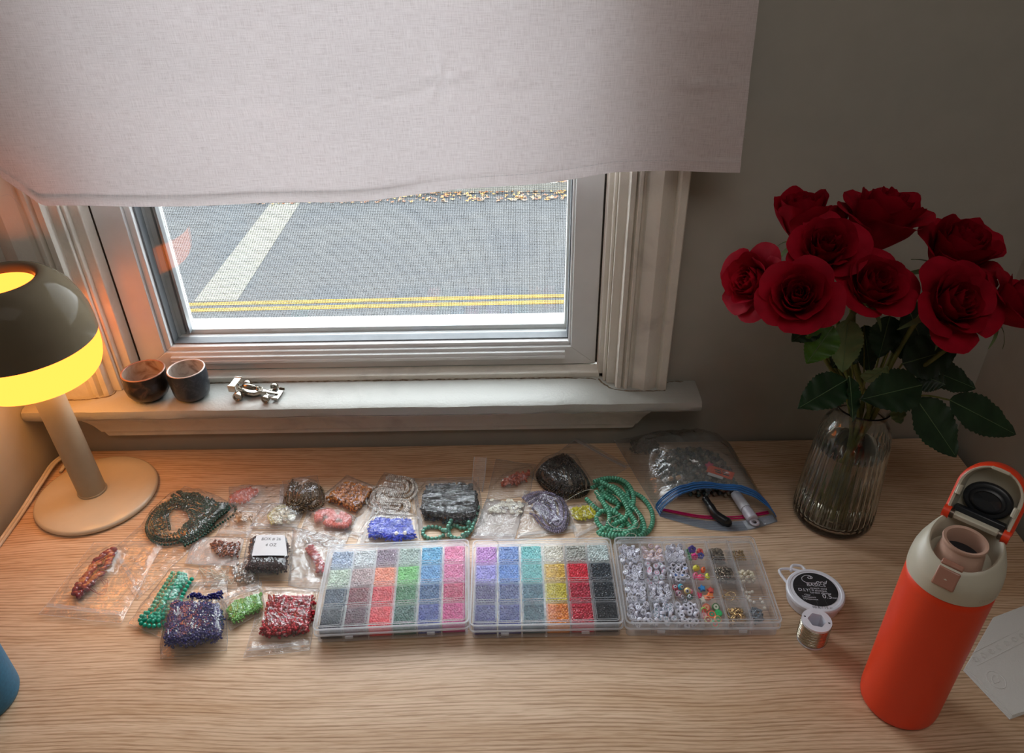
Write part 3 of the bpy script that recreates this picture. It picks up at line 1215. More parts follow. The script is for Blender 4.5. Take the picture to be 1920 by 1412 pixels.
# rear wing
mb = MB()
mb.box((-0.0285, 0, 0.0185), (0.009, 0.022, 0.0010))
mb.box((-0.0300, 0, 0.0160), (0.006, 0.022, 0.0008))
for s_ in (-1, 1):
    mb.box((-0.0285, s_ * 0.0112, 0.0150), (0.0105, 0.0010, 0.0100))
mb.box((-0.026, 0, 0.0120), (0.004, 0.003, 0.010))
carp('rear_wing', mb, bevel=0.0003)
mb = MB()
mb.box((0.0305, 0, 0.0038), (0.008, 0.0250, 0.0010))
for s_ in (-1, 1):
    mb.box((0.0305, s_ * 0.0125, 0.0048), (0.0085, 0.0009, 0.0040))
carp('front_wing', mb, bevel=0.0003)
for ax, rr, ww in ((-0.020, 0.0062, 0.0070), (0.0190, 0.0054, 0.0056)):
    mb = MB().tube([(ax, -0.0145, rr), (ax, 0.0145, rr)], 0.0009, 8)
    mb.tube([(ax + 0.004, -0.012, rr), (ax - 0.006, 0, rr + 0.002), (ax + 0.004, 0.012, rr)], 0.0006, 6)
    carp('axle', mb)
    for s_ in (-1, 1):
        y_ = s_ * 0.0148
        prof = [(rr * 0.30, -ww / 2 * 0.6), (rr * 0.62, -ww / 2 * 0.55), (rr * 0.70, -ww / 2), (rr * 0.93, -ww / 2), (rr, -ww / 2 * 0.75), (rr, ww / 2 * 0.75), (rr * 0.93, ww / 2), (rr * 0.70, ww / 2), (rr * 0.62, ww / 2 * 0.55), (rr * 0.30, ww / 2 * 0.6)]
        mb = MB().lathe(prof, (0, 0, 0), 24, cap0=True, cap1=True)
        for k in range(5):
            a = 2 * PI * k / 5
            mb.box((rr * 0.45 * math.cos(a), rr * 0.45 * math.sin(a), -ww / 2 * 0.7), (rr * 0.5, rr * 0.14, ww * 0.2), a)
        mb.xf(Matrix.Translation((ax, y_, rr)) @ Matrix.Rotation(PI / 2, 4, 'X'))
        carp('wheel', mb)

#@@PART2@@
# ================================================================ BEAD BOXES
ROWN = ['back row', 'second row from the back', 'third row from the back', 'front row']
COLN = ['leftmost', 'second from left', 'third from left', 'third from right', 'second from right', 'rightmost']
CW, CD = 0.0263, 0.0290


def pile_mesh(name, kind, seed, r=0.00150):
    """beads heaped in one compartment; shared by every compartment of that fill"""
    rng = random.Random(seed)
    hx, hy = 0.0122, 0.0136

    def level(x, y):
        if kind == 'full':
            b = 0.0192
        elif kind == 'front':      # heaped towards the front
            b = 0.0050 + 0.0100 / (1 + math.exp((y - 0.002) / 0.0012))
        else:
            b = 0.0100
        return b + 0.0009 * noise.noise(Vector((x * 160, y * 160, seed)))
    pos = []
    for layer in range(2):
        st = r * 1.92
        ny = int(2 * hy / (st * 0.87))
        for j in range(ny):
            y = -hy + r + (j + 0.5 * layer) * st * 0.87
            x = -hx + r + (0.5 * st if (j + layer) % 2 else 0)
            while x < hx - r * 0.8:
                xx, yy = x + rng.uniform(-0.5, 0.5) * r, y + rng.uniform(-0.5, 0.5) * r
                if yy < hy - r * 0.7:
                    z = level(xx, yy) - r - layer * r * 1.1 + rng.uniform(-0.5, 0.35) * r
                    if layer == 0 or rng.random() < 0.6:
                        pos.append((xx, yy, z))
                x += st
    # row seen through the front wall of the tray
    zz = 0.004
    while zz < 0.0165:
        x = -hx + r
        while x < hx - r:
            pos.append((x + rng.uniform(-.3, .3) * r, -hy + r * 0.7, zz + rng.uniform(-.3, .3) * r))
            x += 2 * r
        zz += 1.8 * r
    pos = np.array(pos)
    V, F = replicate(ICO2, rotmats(len(pos), True, r, r, r * 0.78, rng), pos)
    # body of the heap beneath
    n = 8
    gv = []
    for j in range(n + 1):
        for i in range(n + 1):
            x, y = -hx + 2 * hx * i / n, -hy + 2 * hy * j / n
            gv.append((x, y, level(x, y) - r * 1.7))
    o = len(V)
    gf = [(o + j * (n + 1) + i, o + j * (n + 1) + i + 1, o + (j + 1) * (n + 1) + i + 1, o + (j + 1) * (n + 1) + i) for j in range(n) for i in range(n)]
    b = MB()
    b.v = V.tolist() + gv
    b.f = [tuple(f) for f in F.tolist()] + gf
    # side walls of the heap
    ring = [(i, 0) for i in range(n)] + [(n, j) for j in range(n)] + [(i, n) for i in range(n, 0, -1)] + [(0, j) for j in range(n, 0, -1)]
    o2 = len(b.v)
    for i, j in ring:
        p = gv[j * (n + 1) + i]
        b.v.append((p[0], p[1], 0.0022))
    L = len(ring)
    for k in range(L):
        i, j = ring[k]
        i2, j2 = ring[(k + 1) % L]
        b.f.append((o2 + k, o2 + (k + 1) % L, o + j2 * (n + 1) + i2, o + j * (n + 1) + i))
    me = b.mesh(name, (0, 0, 0), 180)
    me.materials.append(None)
    return me


PILES = {'full': [pile_mesh('seed_bead_heap', 'full', s) for s in (1, 2, 3)], 'front': [pile_mesh('seed_bead_heap', 'front', s) for s in (4, 5)]}


def box_frame(cx, cy_, rot, Wd, Dp, label):
    t_ = thing('bead_box', label, 'bead box', (cx, cy_, 0))
    R_ = Matrix.Translation((cx, cy_, 0)) @ Matrix.Rotation(rot, 4, 'Z')

    def rr(x0, x1, y0, y1, r):
        return rrect(x0, x1, y0, y1, r, 6)

    def wallring(b, hx, hy, r, th, z0, z1):
        o_, i_ = rr(-hx, hx, -hy, hy, r), rr(-hx + th, hx - th, -hy + th, hy - th, max(r - th, 0.001))
        n = len(o_)
        vs = [(x, y, z0) for x, y in o_] + [(x, y, z1) for x, y in o_] + [(x, y, z0) for x, y in i_] + [(x, y, z1) for x, y in i_]
        fs = []
        for k in range(n):
            k2 = (k + 1) % n
            fs += [(k, k2, n + k2, n + k), (2 * n + k2, 2 * n + k, 3 * n + k, 3 * n + k2), (n + k, n + k2, 3 * n + k2, 3 * n + k), (k2, k, 2 * n + k, 2 * n + k2)]
        b.add(vs, fs)
    hx, hy = Wd / 2, Dp / 2
    # tray
    b = MB()
    tx, ty = hx - 0.0028, hy - 0.0022
    wallring(b, tx, ty, 0.004, 0.0012, 0.0006, 0.0190)
    b.prism(rr(-tx, tx, -ty, ty, 0.004), 0.0002, 0.0014)
    b.xf(R_)
    b.build('tray', M['box_div'], t_, smooth=35)
    # dividers: five along the depth, three across
    for i in range(1, 6):
        x = (-3 + i) * CW
        b = MB()
        b.box((x - 0.0011, 0, 0.0100), (0.0006, 2 * ty - 0.002, 0.0175))
        b.box((x + 0.0011, 0, 0.0100), (0.0006, 2 * ty - 0.002, 0.0175))
        b.box((x, 0, 0.0186), (0.0028, 2 * ty - 0.002, 0.0005))
        b.xf(R_)
        b.build('divider', M['box_div'], t_, smooth=None)
    for j in range(1, 4):
        y = (-2 + j) * CD * Dp / 0.126
        b = MB().box((0, y, 0.0100), (2 * tx - 0.002, 0.0009, 0.0172))
        b.xf(R_)
        b.build('divider', M['box_div'], t_, smooth=None)
    # lid: plate, skirt, raised border
    b = MB()
    wallring(b, hx, hy, 0.0065, 0.0012, 0.0140, 0.0226)
    b.prism(rr(-hx + 0.0005, hx - 0.0005, -hy + 0.0005, hy - 0.0005, 0.006), 0.0214, 0.0228)
    b.xf(R_)
    b.build('lid', M['box'], t_, bevel=0.0004, smooth=35)
    b = MB()
    wallring(b, hx + 0.0002, hy + 0.0002, 0.0064, 0.0016, 0.0128, 0.0146)
    wallring(b, hx - 0.0004, hy - 0.0004, 0.0062, 0.0014, 0.0222, 0.0236)
    wallring(b, hx - 0.0042, hy - 0.0042, 0.004, 0.0007, 0.0226, 0.0232)
    b.xf(R_)
    b.build('lid_border', M['box_edge'], t_, smooth=35)
    # each compartment's raised outline on the lid
    for rw in range(4):
        for cl in range(6):
            b = MB()
            cxx, cyy = (-2.5 + cl) * CW, (1.5 - rw) * CD * Dp / 0.126
            ax, ay, th = CW / 2 - 0.0017, CD / 2 * Dp / 0.126 - 0.0012, 0.0005
            o_, i_ = rrect(cxx - ax, cxx + ax, cyy - ay, cyy + ay, 0.0012, 2), rrect(cxx - ax + th, cxx + ax - th, cyy - ay + th, cyy + ay - th, 0.0008, 2)
            n = len(o_)
            z0, z1 = 0.0228, 0.0231
            vs = [(x, y, z0) for x, y in o_] + [(x, y, z1) for x, y in o_] + [(x, y, z0) for x, y in i_] + [(x, y, z1) for x, y in i_]
            fs = []
            for k in range(n):
                k2 = (k + 1) % n
                fs += [(k, k2, n + k2, n + k), (2 * n + k2, 2 * n + k, 3 * n + k, 3 * n + k2), (n + k, n + k2, 3 * n + k2, 3 * n + k)]
            b.add(vs, fs)
            b.xf(R_)
            b.build('lid_rib', M['box_edge'], t_, smooth=None)
    for fx in (-0.27, 0.25):
        b = MB()
        x = fx * Wd
        b.box((x, -hy - 0.0008, 0.0115), (0.0190, 0.0012, 0.0115))
        b.box((x, -hy - 0.0018, 0.0068), (0.0190, 0.0022, 0.0014))
        b.xf(R_)
        l_ = b.build('latch', M['box'], t_, bevel=0.0004)
        b = MB().box((x, -hy - 0.0020, 0.0120), (0.0085, 0.0016, 0.0035))
        b.xf(R_)
        o = b.build('catch', M['box_edge'], l_, bevel=0.0003)
    return t_, R_


def cellpos(R_, rw, cl, Dp):
    return R_ @ Vector(((-2.5 + cl) * CW, (1.5 - rw) * CD * Dp / 0.126, 0))


BOX1 = [[((176, 192, 214), 'icy blue grey'), ((214, 220, 224), 'clear white'), ((146, 124, 146), 'dusky mauve'), ((176, 196, 190), 'pale grey green'), ((96, 184, 222), 'sky blue'), ((240, 146, 192), 'candy pink')],
        [((196, 212, 196), 'pearly green white'), ((190, 168, 168), 'rosy grey'), ((236, 150, 116), 'peach'), ((122, 204, 118), 'light green'), ((92, 164, 214), 'azure blue'), ((222, 116, 172), 'orchid pink')],
        [((26, 58, 84), 'dark slate blue'), ((130, 26, 46), 'maroon'), ((214, 20, 44), 'bright red'), ((30, 120, 62), 'emerald green'), ((16, 84, 140), 'petrol blue'), ((196, 14, 96), 'magenta')],
        [((24, 36, 54), 'blue black'), ((86, 28, 52), 'plum'), ((222, 28, 50), 'cherry red'), ((10, 86, 72), 'deep teal green'), ((30, 56, 148), 'royal blue'), ((200, 22, 128), 'hot pink')]]
BOX2 = [[((210, 146, 222), 'lilac'), ((98, 146, 216), 'cornflower blue'), ((110, 206, 208), 'aqua'), ((226, 222, 210), 'milky cream'), ((188, 190, 184), 'clear silver'), ((206, 218, 218), 'clear frosted')],
        [((164, 156, 226), 'lavender'), ((82, 142, 216), 'periwinkle blue'), ((98, 190, 190), 'pale teal'), ((222, 186, 62), 'golden yellow'), ((222, 20, 56), 'scarlet'), ((38, 52, 66), 'charcoal')],
        [((58, 38, 116), 'deep violet'), ((26, 54, 132), 'dark blue'), ((0, 96, 120), 'dark turquoise'), ((206, 192, 24), 'lemon yellow'), ((190, 12, 60), 'crimson'), ((26, 38, 50), 'graphite')],
        [((34, 30, 124), 'indigo'), ((12, 32, 128), 'navy blue'), ((0, 74, 92), 'dark petrol'), ((222, 132, 14), 'amber orange'), ((196, 10, 54), 'raspberry red'), ((12, 18, 28), 'jet black')]]
B1, R1_ = box_frame(-0.1365, 0.6025, math.radians(2.4), 0.1675, 0.124, 'left bead box, clear plastic, holding grey, red, green, blue and pink seed beads')
B2, R2_ = box_frame(0.0315, 0.6030, math.radians(0.3), 0.1655, 0.126, 'middle bead box, clear plastic, holding lilac, blue, yellow, red and black seed beads')
B3, R3_ = box_frame(0.2000, 0.6025, math.radians(-0.8), 0.1675, 0.127, 'right-hand bead box, clear plastic, holding letter beads, clay charms and metal beads')
for table, R_, rot, bn, Dp in ((BOX1, R1_, math.radians(2.4), 'left', 0.124), (BOX2, R2_, math.radians(0.3), 'middle', 0.126)):
    for rw in range(4):
        for cl in range(6):
            rgb, cn = table[rw][cl]
            kind = 'full'
            me = PILES[kind][(rw + cl) % len(PILES[kind])]
            o = link('seed_beads', me)
            o.location = cellpos(R_, rw, cl, Dp)
            o.rotation_euler = (0, 0, rot)
            o.material_slots[0].link = 'OBJECT'
            light = sum(rgb) > 560
            o.material_slots[0].material = bead_mat(rgb, 0.12 if light else 0.22, 0, 0.12)
            tag(o, '%s seed beads in the %s, %s cell of the %s bead box' % (cn, ROWN[rw].replace(' from the back', ''), COLN[cl], bn), 'seed beads',
                'seed beads in the %s bead box' % bn, 'stuff')

# ---------------- contents of the right-hand box
M['bead_white'] = plain('white_bead_plastic', (218, 218, 232), 0.2, vary=0.03)
M['bead_blush'] = plain('blush_bead_plastic', (228, 214, 224), 0.2, vary=0.03)
INK = {'black': M['ink'], 'teal': plain('teal_ink', (20, 110, 130), 0.5), 'pink': plain('pink_ink', (214, 60, 120), 0.5),
       'green': plain('green_ink', (24, 120, 70), 0.5), 'gold': plain('gold_ink', (196, 130, 30), 0.5), 'blue': plain('blue_ink', (30, 90, 170), 0.5)}
_lb = {}


def star2(r1, r2, n=5):
    return [((r1 if k % 2 == 0 else r2) * math.cos(PI / 2 + PI * k / n), (r1 if k % 2 == 0 else r2) * math.sin(PI / 2 + PI * k / n)) for k in range(2 * n)]


def heart2(s):
    return [(s * 0.062 * 16 * math.sin(a) ** 3, s * 0.062 * (13 * math.cos(a) - 5 * math.cos(2 * a) - 2 * math.cos(3 * a) - math.cos(4 * a))) for a in np.linspace(0, 2 * PI, 22)[:-1]]


def letter_bead(ch, ink, body='bead_white'):
    key = (ch, ink, body)
    if key in _lb:
        return _lb[key]
    b = MB()
    R0, h = 0.0034, 0.0018
    b.lathe([(0.0001, -h), (R0 * 0.86, -h), (R0 * 0.97, -h * 0.7), (R0, 0), (R0 * 0.97, h * 0.7), (R0 * 0.86, h), (0.0001, h)], (0, 0, 0), 20)
    nb = len(b.f)
    # threading hole through the side
    for s_ in (-1, 1):
        ring = [(s_ * (R0 + 0.00005), 0.0006 * math.cos(a), 0.0006 * math.sin(a)) for a in np.linspace(0, 2 * PI, 9)[:-1]]
        b.add(ring, [tuple(range(8))])
    if ch == 'star':
        for zz in (h + 0.00004, -h - 0.00004):
            p = star2(0.0020, 0.0009)
            b.add([(x, y, zz) for x, y in p] + [(0, 0, zz)], [(k, (k + 1) % 10, 10) for k in range(10)])
    elif ch == 'heart':
        for zz in (h + 0.00004, -h - 0.00004):
            p = heart2(0.0019)
            b.add([(x, y, zz) for x, y in p], [tuple(range(len(p)))])
    elif ch == 'smile':
        zz = h + 0.00004
        arc = np.linspace(PI * 1.15, PI * 1.85, 9)
        b.add([(0.0021 * math.cos(a), 0.0021 * math.sin(a) + 0.0003, zz) for a in arc] + [(0.0016 * math.cos(a), 0.0016 * math.sin(a) + 0.0003, zz) for a in arc],
              [(k, k + 1, 10 + k, 9 + k) for k in range(8)])
        for s_ in (-1, 1):
            b.add([(s_ * 0.0009 + 0.0004 * math.cos(a), 0.0009 + 0.0006 * math.sin(a), zz) for a in np.linspace(0, 2 * PI, 9)[:-1]], [tuple(range(8))])
    else:
        V, F = text_mesh(ch, 0.0056)
        b.add([(x, y, h + 0.00004) for x, y, z in V], F)
        b.add([(-x, y, -h - 0.00004) for x, y, z in V], F)
    me = b.mesh('letter_bead', (0, 0, 0), 40)
    me.materials.append(M[body])
    me.materials.append(INK[ink])
    mi = [0] * nb + [1] * (len(b.f) - nb)
    me.polygons.foreach_set('material_index', mi)
    _lb[key] = me
    return me


def spots(n1, n2, rng, md=0.0054, hx=0.0100, hy=0.0115, z1=0.0155, z2=0.0085):
    out = []
    for n_, zz in ((n2, z2), (n1, z1)):
        got = []
        tries = 0
        while len(got) < n_ and tries < 900:
            tries += 1
            p = (rng.uniform(-hx, hx), rng.uniform(-hy, hy))
            if all((p[0] - q[0]) ** 2 + (p[1] - q[1]) ** 2 > md * md for q in got):
                got.append(p)
        out += [(x, y, zz + rng.uniform(-0.0008, 0.0010)) for x, y in got]
    return out


LET = {(0, 0): ('TODMSHJ', 'black'), (1, 0): ('DKZPAO', 'black'), (2, 0): ('JLKZAMS', 'black'), (3, 0): ('KJMBOGA', 'black'),
       (0, 1): ('OCOD', 'gold'), (1, 1): ('AVEO', None), (2, 1): ('DEOMX', 'black'), (3, 1): ('ZKHODM', 'teal'),
       (0, 2): (['smile'], 'black'), (1, 2): (['heart'], None), (3, 2): (['star'], 'black')}
LDESC = {(0, 0): 'white letter bead with black letters', (1, 0): 'white letter bead with black letters', (2, 0): 'white letter bead with black letters', (3, 0): 'large white letter bead with black letters',
         (0, 1): 'blush white letter bead with faint gold letters', (1, 1): 'white letter bead with green or pink letters', (2, 1): 'white letter bead with black letters',
         (3, 1): 'white letter bead with teal letters', (0, 2): 'white round bead with smiling face', (1, 2): 'white round bead with blue or black heart', (3, 2): 'white round bead with black star'}
for (rw, cl), (chs, ink) in LET.items():
    rng = random.Random(rw * 10 + cl)
    c = cellpos(R3_, rw, cl, 0.127)
    for x, y, zz in spots(16, 10, rng):
        ch = rng.choice(list(chs))
        k = ink or rng.choice(['green', 'pink', 'pink'] if cl == 1 else ['blue', 'black', 'black'])
        o = link('letter_bead' if len(ch) == 1 else {'smile': 'smiley_bead', 'heart': 'heart_bead', 'star': 'star_bead'}[ch], letter_bead(ch, k, 'bead_blush' if (rw, cl) == (0, 1) else 'bead_white'))
        o.location = (c.x + x, c.y + y, zz)
        edge = rng.random() < 0.28
        e = (math.radians(rng.uniform(60, 90)), 0, rng.uniform(0, 6.3)) if edge else (math.radians(rng.uniform(-8, 38)), math.radians(rng.uniform(-25, 25)), rng.uniform(-0.9, 0.9))
        o.rotation_euler = e
        d_ = LDESC[(rw, cl)]
        if len(ch) == 1:
            d_ = 'white letter bead lying on its edge' if edge else 'white letter bead showing a %s %s' % (k, ch)
        elif edge:
            d_ = {'smile': 'smiley bead', 'heart': 'heart bead', 'star': 'star bead'}[ch] + ' lying on its edge'
        lab_ = '%s, %s, %s cell, right-hand box' % (d_, ROWN[rw].replace(' from the back', ''), COLN[cl].replace('from', 'of').replace('second of left', 'second').replace('third of left', 'third'))
        tag(o, lab_, 'bead',
            'letter beads, %s, %s cell' % (ROWN[rw], COLN[cl]))


def extr(poly, h, hole=0.0, nm='clay_charm', mat=None, spin=0.0, core=None):
    """extruded charm with a hole of radius `hole`"""
    b = MB()
    n = len(poly)
    if hole:
        vs = []
        for zz in (-h, h):
            vs += [(x, y, zz) for x, y in poly]
            vs += [(hole * math.cos(math.atan2(y, x)), hole * math.sin(math.atan2(y, x)), zz) for x, y in poly]
        fs = []
        for k in range(n):
            k2 = (k + 1) % n
            fs += [(k2, k, n + k, n + k2), (2 * n + k, 2 * n + k2, 3 * n + k2, 3 * n + k), (k, k2, 2 * n + k2, 2 * n + k), (n + k2, n + k, 3 * n + k, 3 * n + k2)]
        b.add(vs, fs)
    else:
        b.prism(poly, -h, h)
    return b


def flower2(r, n=5, k=40):
    return [(r * (0.78 + 0.22 * abs(math.cos(n * a / 2))) * math.cos(a), r * (0.78 + 0.22 * abs(math.cos(n * a / 2))) * math.sin(a)) for a in np.linspace(0, 2 * PI, k + 1)[:-1]]


def circ2(r, k=24):
    return [(r * math.cos(a), r * math.sin(a)) for a in np.linspace(0, 2 * PI, k + 1)[:-1]]


def charm(rw, cl, x, y, z, b, mat, name, label, rx=0.0, ry=0.0, rz=0.0, cat='charm', bevel=0.0004, extra=None):
    c = cellpos(R3_, rw, cl, 0.127)
    me = b.mesh(name, (0, 0, 0), 40)
    me.materials.append(mat)
    o = link(name, me)
    o.location = (c.x + x, c.y + y, z + 0.0035)
    o.rotation_euler = (math.radians(rx), math.radians(ry), math.radians(rz))
    tag(o, label, cat, 'clay charms in the right-hand box')
    if bevel:
        bv = o.modifiers.new('bevel', 'BEVEL')
        bv.width = bevel
        bv.segments = 2
        bv.limit_method = 'ANGLE'
    if extra:
        for enm, eb, em in extra:
            em_ = eb.mesh(enm, (0, 0, 0), 40)
            em_.materials.append(em)
            link(enm, em_, o)
    return o


def clay(rgb):
    return plain('polymer_clay', rgb, 0.45, vary=0.06, scale=300)


loc = ' in the back row flower cell'
for x, y, z, rgb, nm, rx, rz in ((-0.0090, 0.0055, 0.008, (10, 150, 90), 'green', 10, 0), (-0.0045, 0.0060, 0.012, (74, 54, 160), 'large violet', 35, 20), (0.0050, 0.0050, 0.009, (240, 90, 84), 'coral', 30, 50),
                                 (-0.0035, -0.0045, 0.011, (226, 20, 130), 'magenta', 70, 10), (0.0040, -0.0035, 0.011, (50, 56, 150), 'dark blue', 25, 0), (-0.0085, -0.0015, 0.006, (120, 190, 140), 'pale green', 0, 30)):
    r = 0.0048 if 'large' in nm else 0.0040
    charm(0, 3, x, y, z, extr(flower2(r), 0.0019, 0.0011), clay(rgb), 'flower_charm', nm + ' clay flower bead' + loc + ' of the right-hand box', rx, 0, rz)
V0, F0 = ICO2
for x, y, z, sx, sy, sz, rgb, nm in ((-0.0050, 0.0060, 0.012, 0.0046, 0.0038, 0.0038, (230, 222, 50), 'large yellow lemon'), (0.0030, 0.0050, 0.010, 0.0028, 0.0042, 0.0030, (255, 104, 40), 'orange carrot'), (-0.0075, -0.0020, 0.008, 0.0032, 0.0050, 0.003, (246, 110, 160), 'pink peach'),
                                     (-0.0020, -0.0065, 0.010, 0.0046, 0.0040, 0.0034, (250, 60, 120), 'pink and white strawberry'), (0.0060, -0.0050, 0.010, 0.0026, 0.0042, 0.0030, (222, 232, 40), 'lime yellow')):
    b = MB().add([(sx * a * (1 - 0.25 * c_), sy * b_, sz * c_) for a, b_, c_ in V0], [tuple(f) for f in F0])
    ring = MB().tube([(0, -sy * 0.2, sz * 0.96), (0, sy * 0.2, sz * 1.0)], 0.0007, 6)
    charm(1, 3, x, y, z, b, clay(rgb), 'fruit_charm', nm + ' clay fruit bead in the second row of the right-hand box', 10, 5, rnd.uniform(-30, 30), bevel=0, extra=[('dimple', ring, clay((130, 110, 40)))])
for x, y, z, rgb, nm, rx, rz in ((-0.0040, 0.0060, 0.011, (20, 120, 190), 'blue', 10, 10), (0.0050, 0.0030, 0.011, (190, 60, 50), 'brick red', 12, 0), (0.0025, -0.0060, 0.012, (255, 120, 50), 'bright orange', 20, 30),
                                 (-0.0005, -0.0050, 0.008, (255, 140, 90), 'pale orange', 0, 60), (-0.0050, -0.0070, 0.007, (216, 222, 200), 'cream', 30, 0), (-0.0080, 0.0000, 0.006, (214, 30, 90), 'crimson', 20, 20)):
    b = extr(star2(0.0046, 0.0027), 0.0017)
    charm(2, 3, x, y, z, b, clay(rgb), 'star_charm', nm + ' clay star bead in the third row of the right-hand box', rx, 0, rz,
          extra=[('star_outline', extr(star2(0.0030, 0.0017), 0.0018), clay(tuple(min(255, int(q * 1.1 + 20)) for q in rgb)))])
for x, y, z, rgb, rgb2, nm, rx, rz in ((-0.0045, 0.0085, 0.011, (230, 100, 70), (250, 180, 140), 'orange grapefruit', 30, 0), (0.0055, 0.0080, 0.012, (60, 120, 60), (230, 235, 220), 'green watermelon', 25, 20),
                                       (-0.0085, 0.0050, 0.010, (160, 200, 80), (240, 90, 90), 'lime rimmed', 70, 20), (-0.0085, 0.0000, 0.008, (236, 110, 130), (250, 200, 200), 'pink', 15, 0),
                                       (-0.0010, -0.0020, 0.012, (244, 110, 70), (60, 150, 110), 'salmon', 15, 0), (0.0065, -0.0005, 0.012, (30, 170, 90), (40, 190, 110), 'bright green', 5, 0),
                                       (-0.0060, -0.0075, 0.010, (214, 204, 150), (160, 60, 40), 'cream', 10, 0), (0.0040, -0.0085, 0.012, (240, 170, 120), (90, 190, 130), 'peach', 30, 40), (0.0010, -0.0110, 0.008, (110, 200, 160), (240, 120, 100), 'mint', 60, 0)):
    b = extr(circ2(0.0042), 0.0012)
    inner = MB().lathe([(0.0010, 0.00125), (0.0030, 0.00125)], (0, 0, 0), 20)
    charm(3, 3, x, y, z, b, clay(rgb), 'fruit_slice_charm', nm + ' clay fruit slice bead in the front row of the right-hand box', rx, 0, rz, extra=[('slice_flesh', inner, clay(rgb2))])
for x, y, z, r, rgb, nm in ((-0.0075, 0.0080, 0.010, 0.0036, (190, 40, 60), 'dark pink'), (-0.0015, 0.0075, 0.012, 0.0036, (40, 160, 190), 'turquoise'), (0.0050, 0.0015, 0.012, 0.0040, (226, 200, 120), 'yellow'),
                            (0.0085, 0.0030, 0.009, 0.0034, (232, 120, 140), 'rose'), (-0.0050, 0.0000, 0.010, 0.0040, (150, 100, 120), 'mauve'), (0.0060, -0.0070, 0.012, 0.0038, (20, 70, 56), 'dark green'),
                            (-0.0035, -0.0060, 0.011, 0.0042, (120, 84, 90), 'brown'), (0.0010, -0.0100, 0.008, 0.0036, (40, 40, 46), 'black')):
    b = MB().add([(r * a, r * b_, r * 0.85 * c_) for a, b_, c_ in ICO2[0]], [tuple(f) for f in ICO2[1]])
    e1 = MB().lathe([(0.0001, 0.93 * r), (0.25 * r, 0.92 * r), (0.52 * r, 0.79 * r)], (0, 0, 0), 20)
    e2 = MB().lathe([(0.0001, 0.97 * r), (0.26 * r, 0.94 * r)], (0, 0, 0), 16)
    charm(2, 2, x, y, z, b, bead_mat(rgb, 0.1), 'eye_bead', nm + ' round eye bead in the third row of the right-hand box', rnd.uniform(0, 40), rnd.uniform(-25, 25), 0, cat='bead', bevel=0,
          extra=[('eye_white', e1, M['bead_white']), ('pupil', e2, M['ink'])])
# metal beads (heaps), hoops, pearls, shells, glass flowers
M['antique'] = bead_mat((150, 138, 122), 0.25, 0.9, 0.5)
M['brass'] = bead_mat((190, 160, 110), 0.22, 0.9, 0.4)


def heap_cell(rw, cl, n, r, mat, name, label, tmpl=ICO2, sq=(1, 1, 1), seed=0, cx0=0, cy0=0, hx=0.0095, hy=0.0105, zt=0.011):
    rng = random.Random(seed)
    c = cellpos(R3_, rw, cl, 0.127)
    pos = []
    for i in range(n):
        x, y = rng.uniform(-hx, hx), rng.uniform(-hy, hy)
        d = max(0, 1 - (x / hx) ** 2) * max(0, 1 - (y / hy) ** 2)
        pos.append((x + cx0, y + cy0, 0.006 + r + (zt - 0.003) * (d ** 0.4) * rng.random() ** 0.35))
    pos = np.array(pos)
    V, F = replicate(tmpl, rotmats(n, True, r * sq[0], r * sq[1], r * sq[2], rng), pos)
    me = mesh_np(name, V, F, (0, 0, 0), mat)
    o = link(name, me)
    o.location = (c.x, c.y, 0)
    tag(o, label, 'beads', 'metal and pearl beads in the right-hand box', 'stuff')
    return o


heap_cell(0, 4, 150, 0.0013, M['antique'], 'metal_beads', 'antique bronze spacer beads heaped in the back row of the right-hand box', TOR, (1.1, 1.1, 1.3), 1, -0.002, 0.001, 0.0080, 0.0105)
heap_cell(1, 4, 110, 0.0019, M['antique'], 'metal_beads', 'dull silver and bronze metal beads in the second row of the right-hand box', TOR, (1.1, 1.1, 1.2), 2)
heap_cell(3, 4, 150, 0.0015, M['brass'], 'metal_beads', 'round bronze beads in the front row of the right-hand box', ICO2, (1, 1, 1), 3)
heap_cell(0, 5, 90, 0.0011, M['brass'], 'jump_rings', 'tiny gold findings heaped in the back right corner of the right-hand box', TOR, (1.4, 1.4, 0.7), 4, -0.003, 0.002, 0.0080, 0.0085, 0.006)
heap_cell(1, 5, 34, 0.0024, bead_mat((214, 204, 180), 0.4), 'shell_beads', 'ivory carved shell beads in the second row rightmost cell', ICO2, (1, 0.8, 0.9), 5, -0.001, -0.003, 0.0075, 0.0075)
heap_cell(3, 5, 44, 0.0021, bead_mat((130, 142, 152), 0.08, 0.2), 'glass_flower_beads', 'clear grey glass flower beads in the front right corner cell', TOR, (1.2, 1.2, 0.9), 6, -0.004, 0.001, 0.0065, 0.0085, 0.009)
M['pearl'] = bead_mat((226, 220, 208), 0.2, 0, 0.06)
rng = random.Random(5)
c = cellpos(R3_, 2, 5, 0.127)
me = MB().add([(0.0020 * a, 0.0020 * b_, 0.0020 * c_) for a, b_, c_ in ICO2[0]], [tuple(f) for f in ICO2[1]]).mesh('pearl_bead', (0, 0, 0), 180)
me.materials.append(M['pearl'])
for x, y in ((-0.009, 0.010), (-0.0055, 0.006), (-0.002, 0.0055), (0.001, 0.0065), (-0.007, 0.0005), (-0.006, -0.003), (-0.0045, -0.0062), (-0.001, -0.0085), (0.0075, -0.004), (0.0085, -0.0085), (0.0085, -0.0165), (-0.004, -0.0005)):
    o = link('pearl_bead', me)
    o.location = (c.x + x, c.y + y, 0.0036 + 0.004)
    tag(o, 'small white pearl bead loose at the right edge of the right-hand box', 'bead', 'white pearl beads in the right-hand box')
c = cellpos(R3_, 2, 4, 0.127)
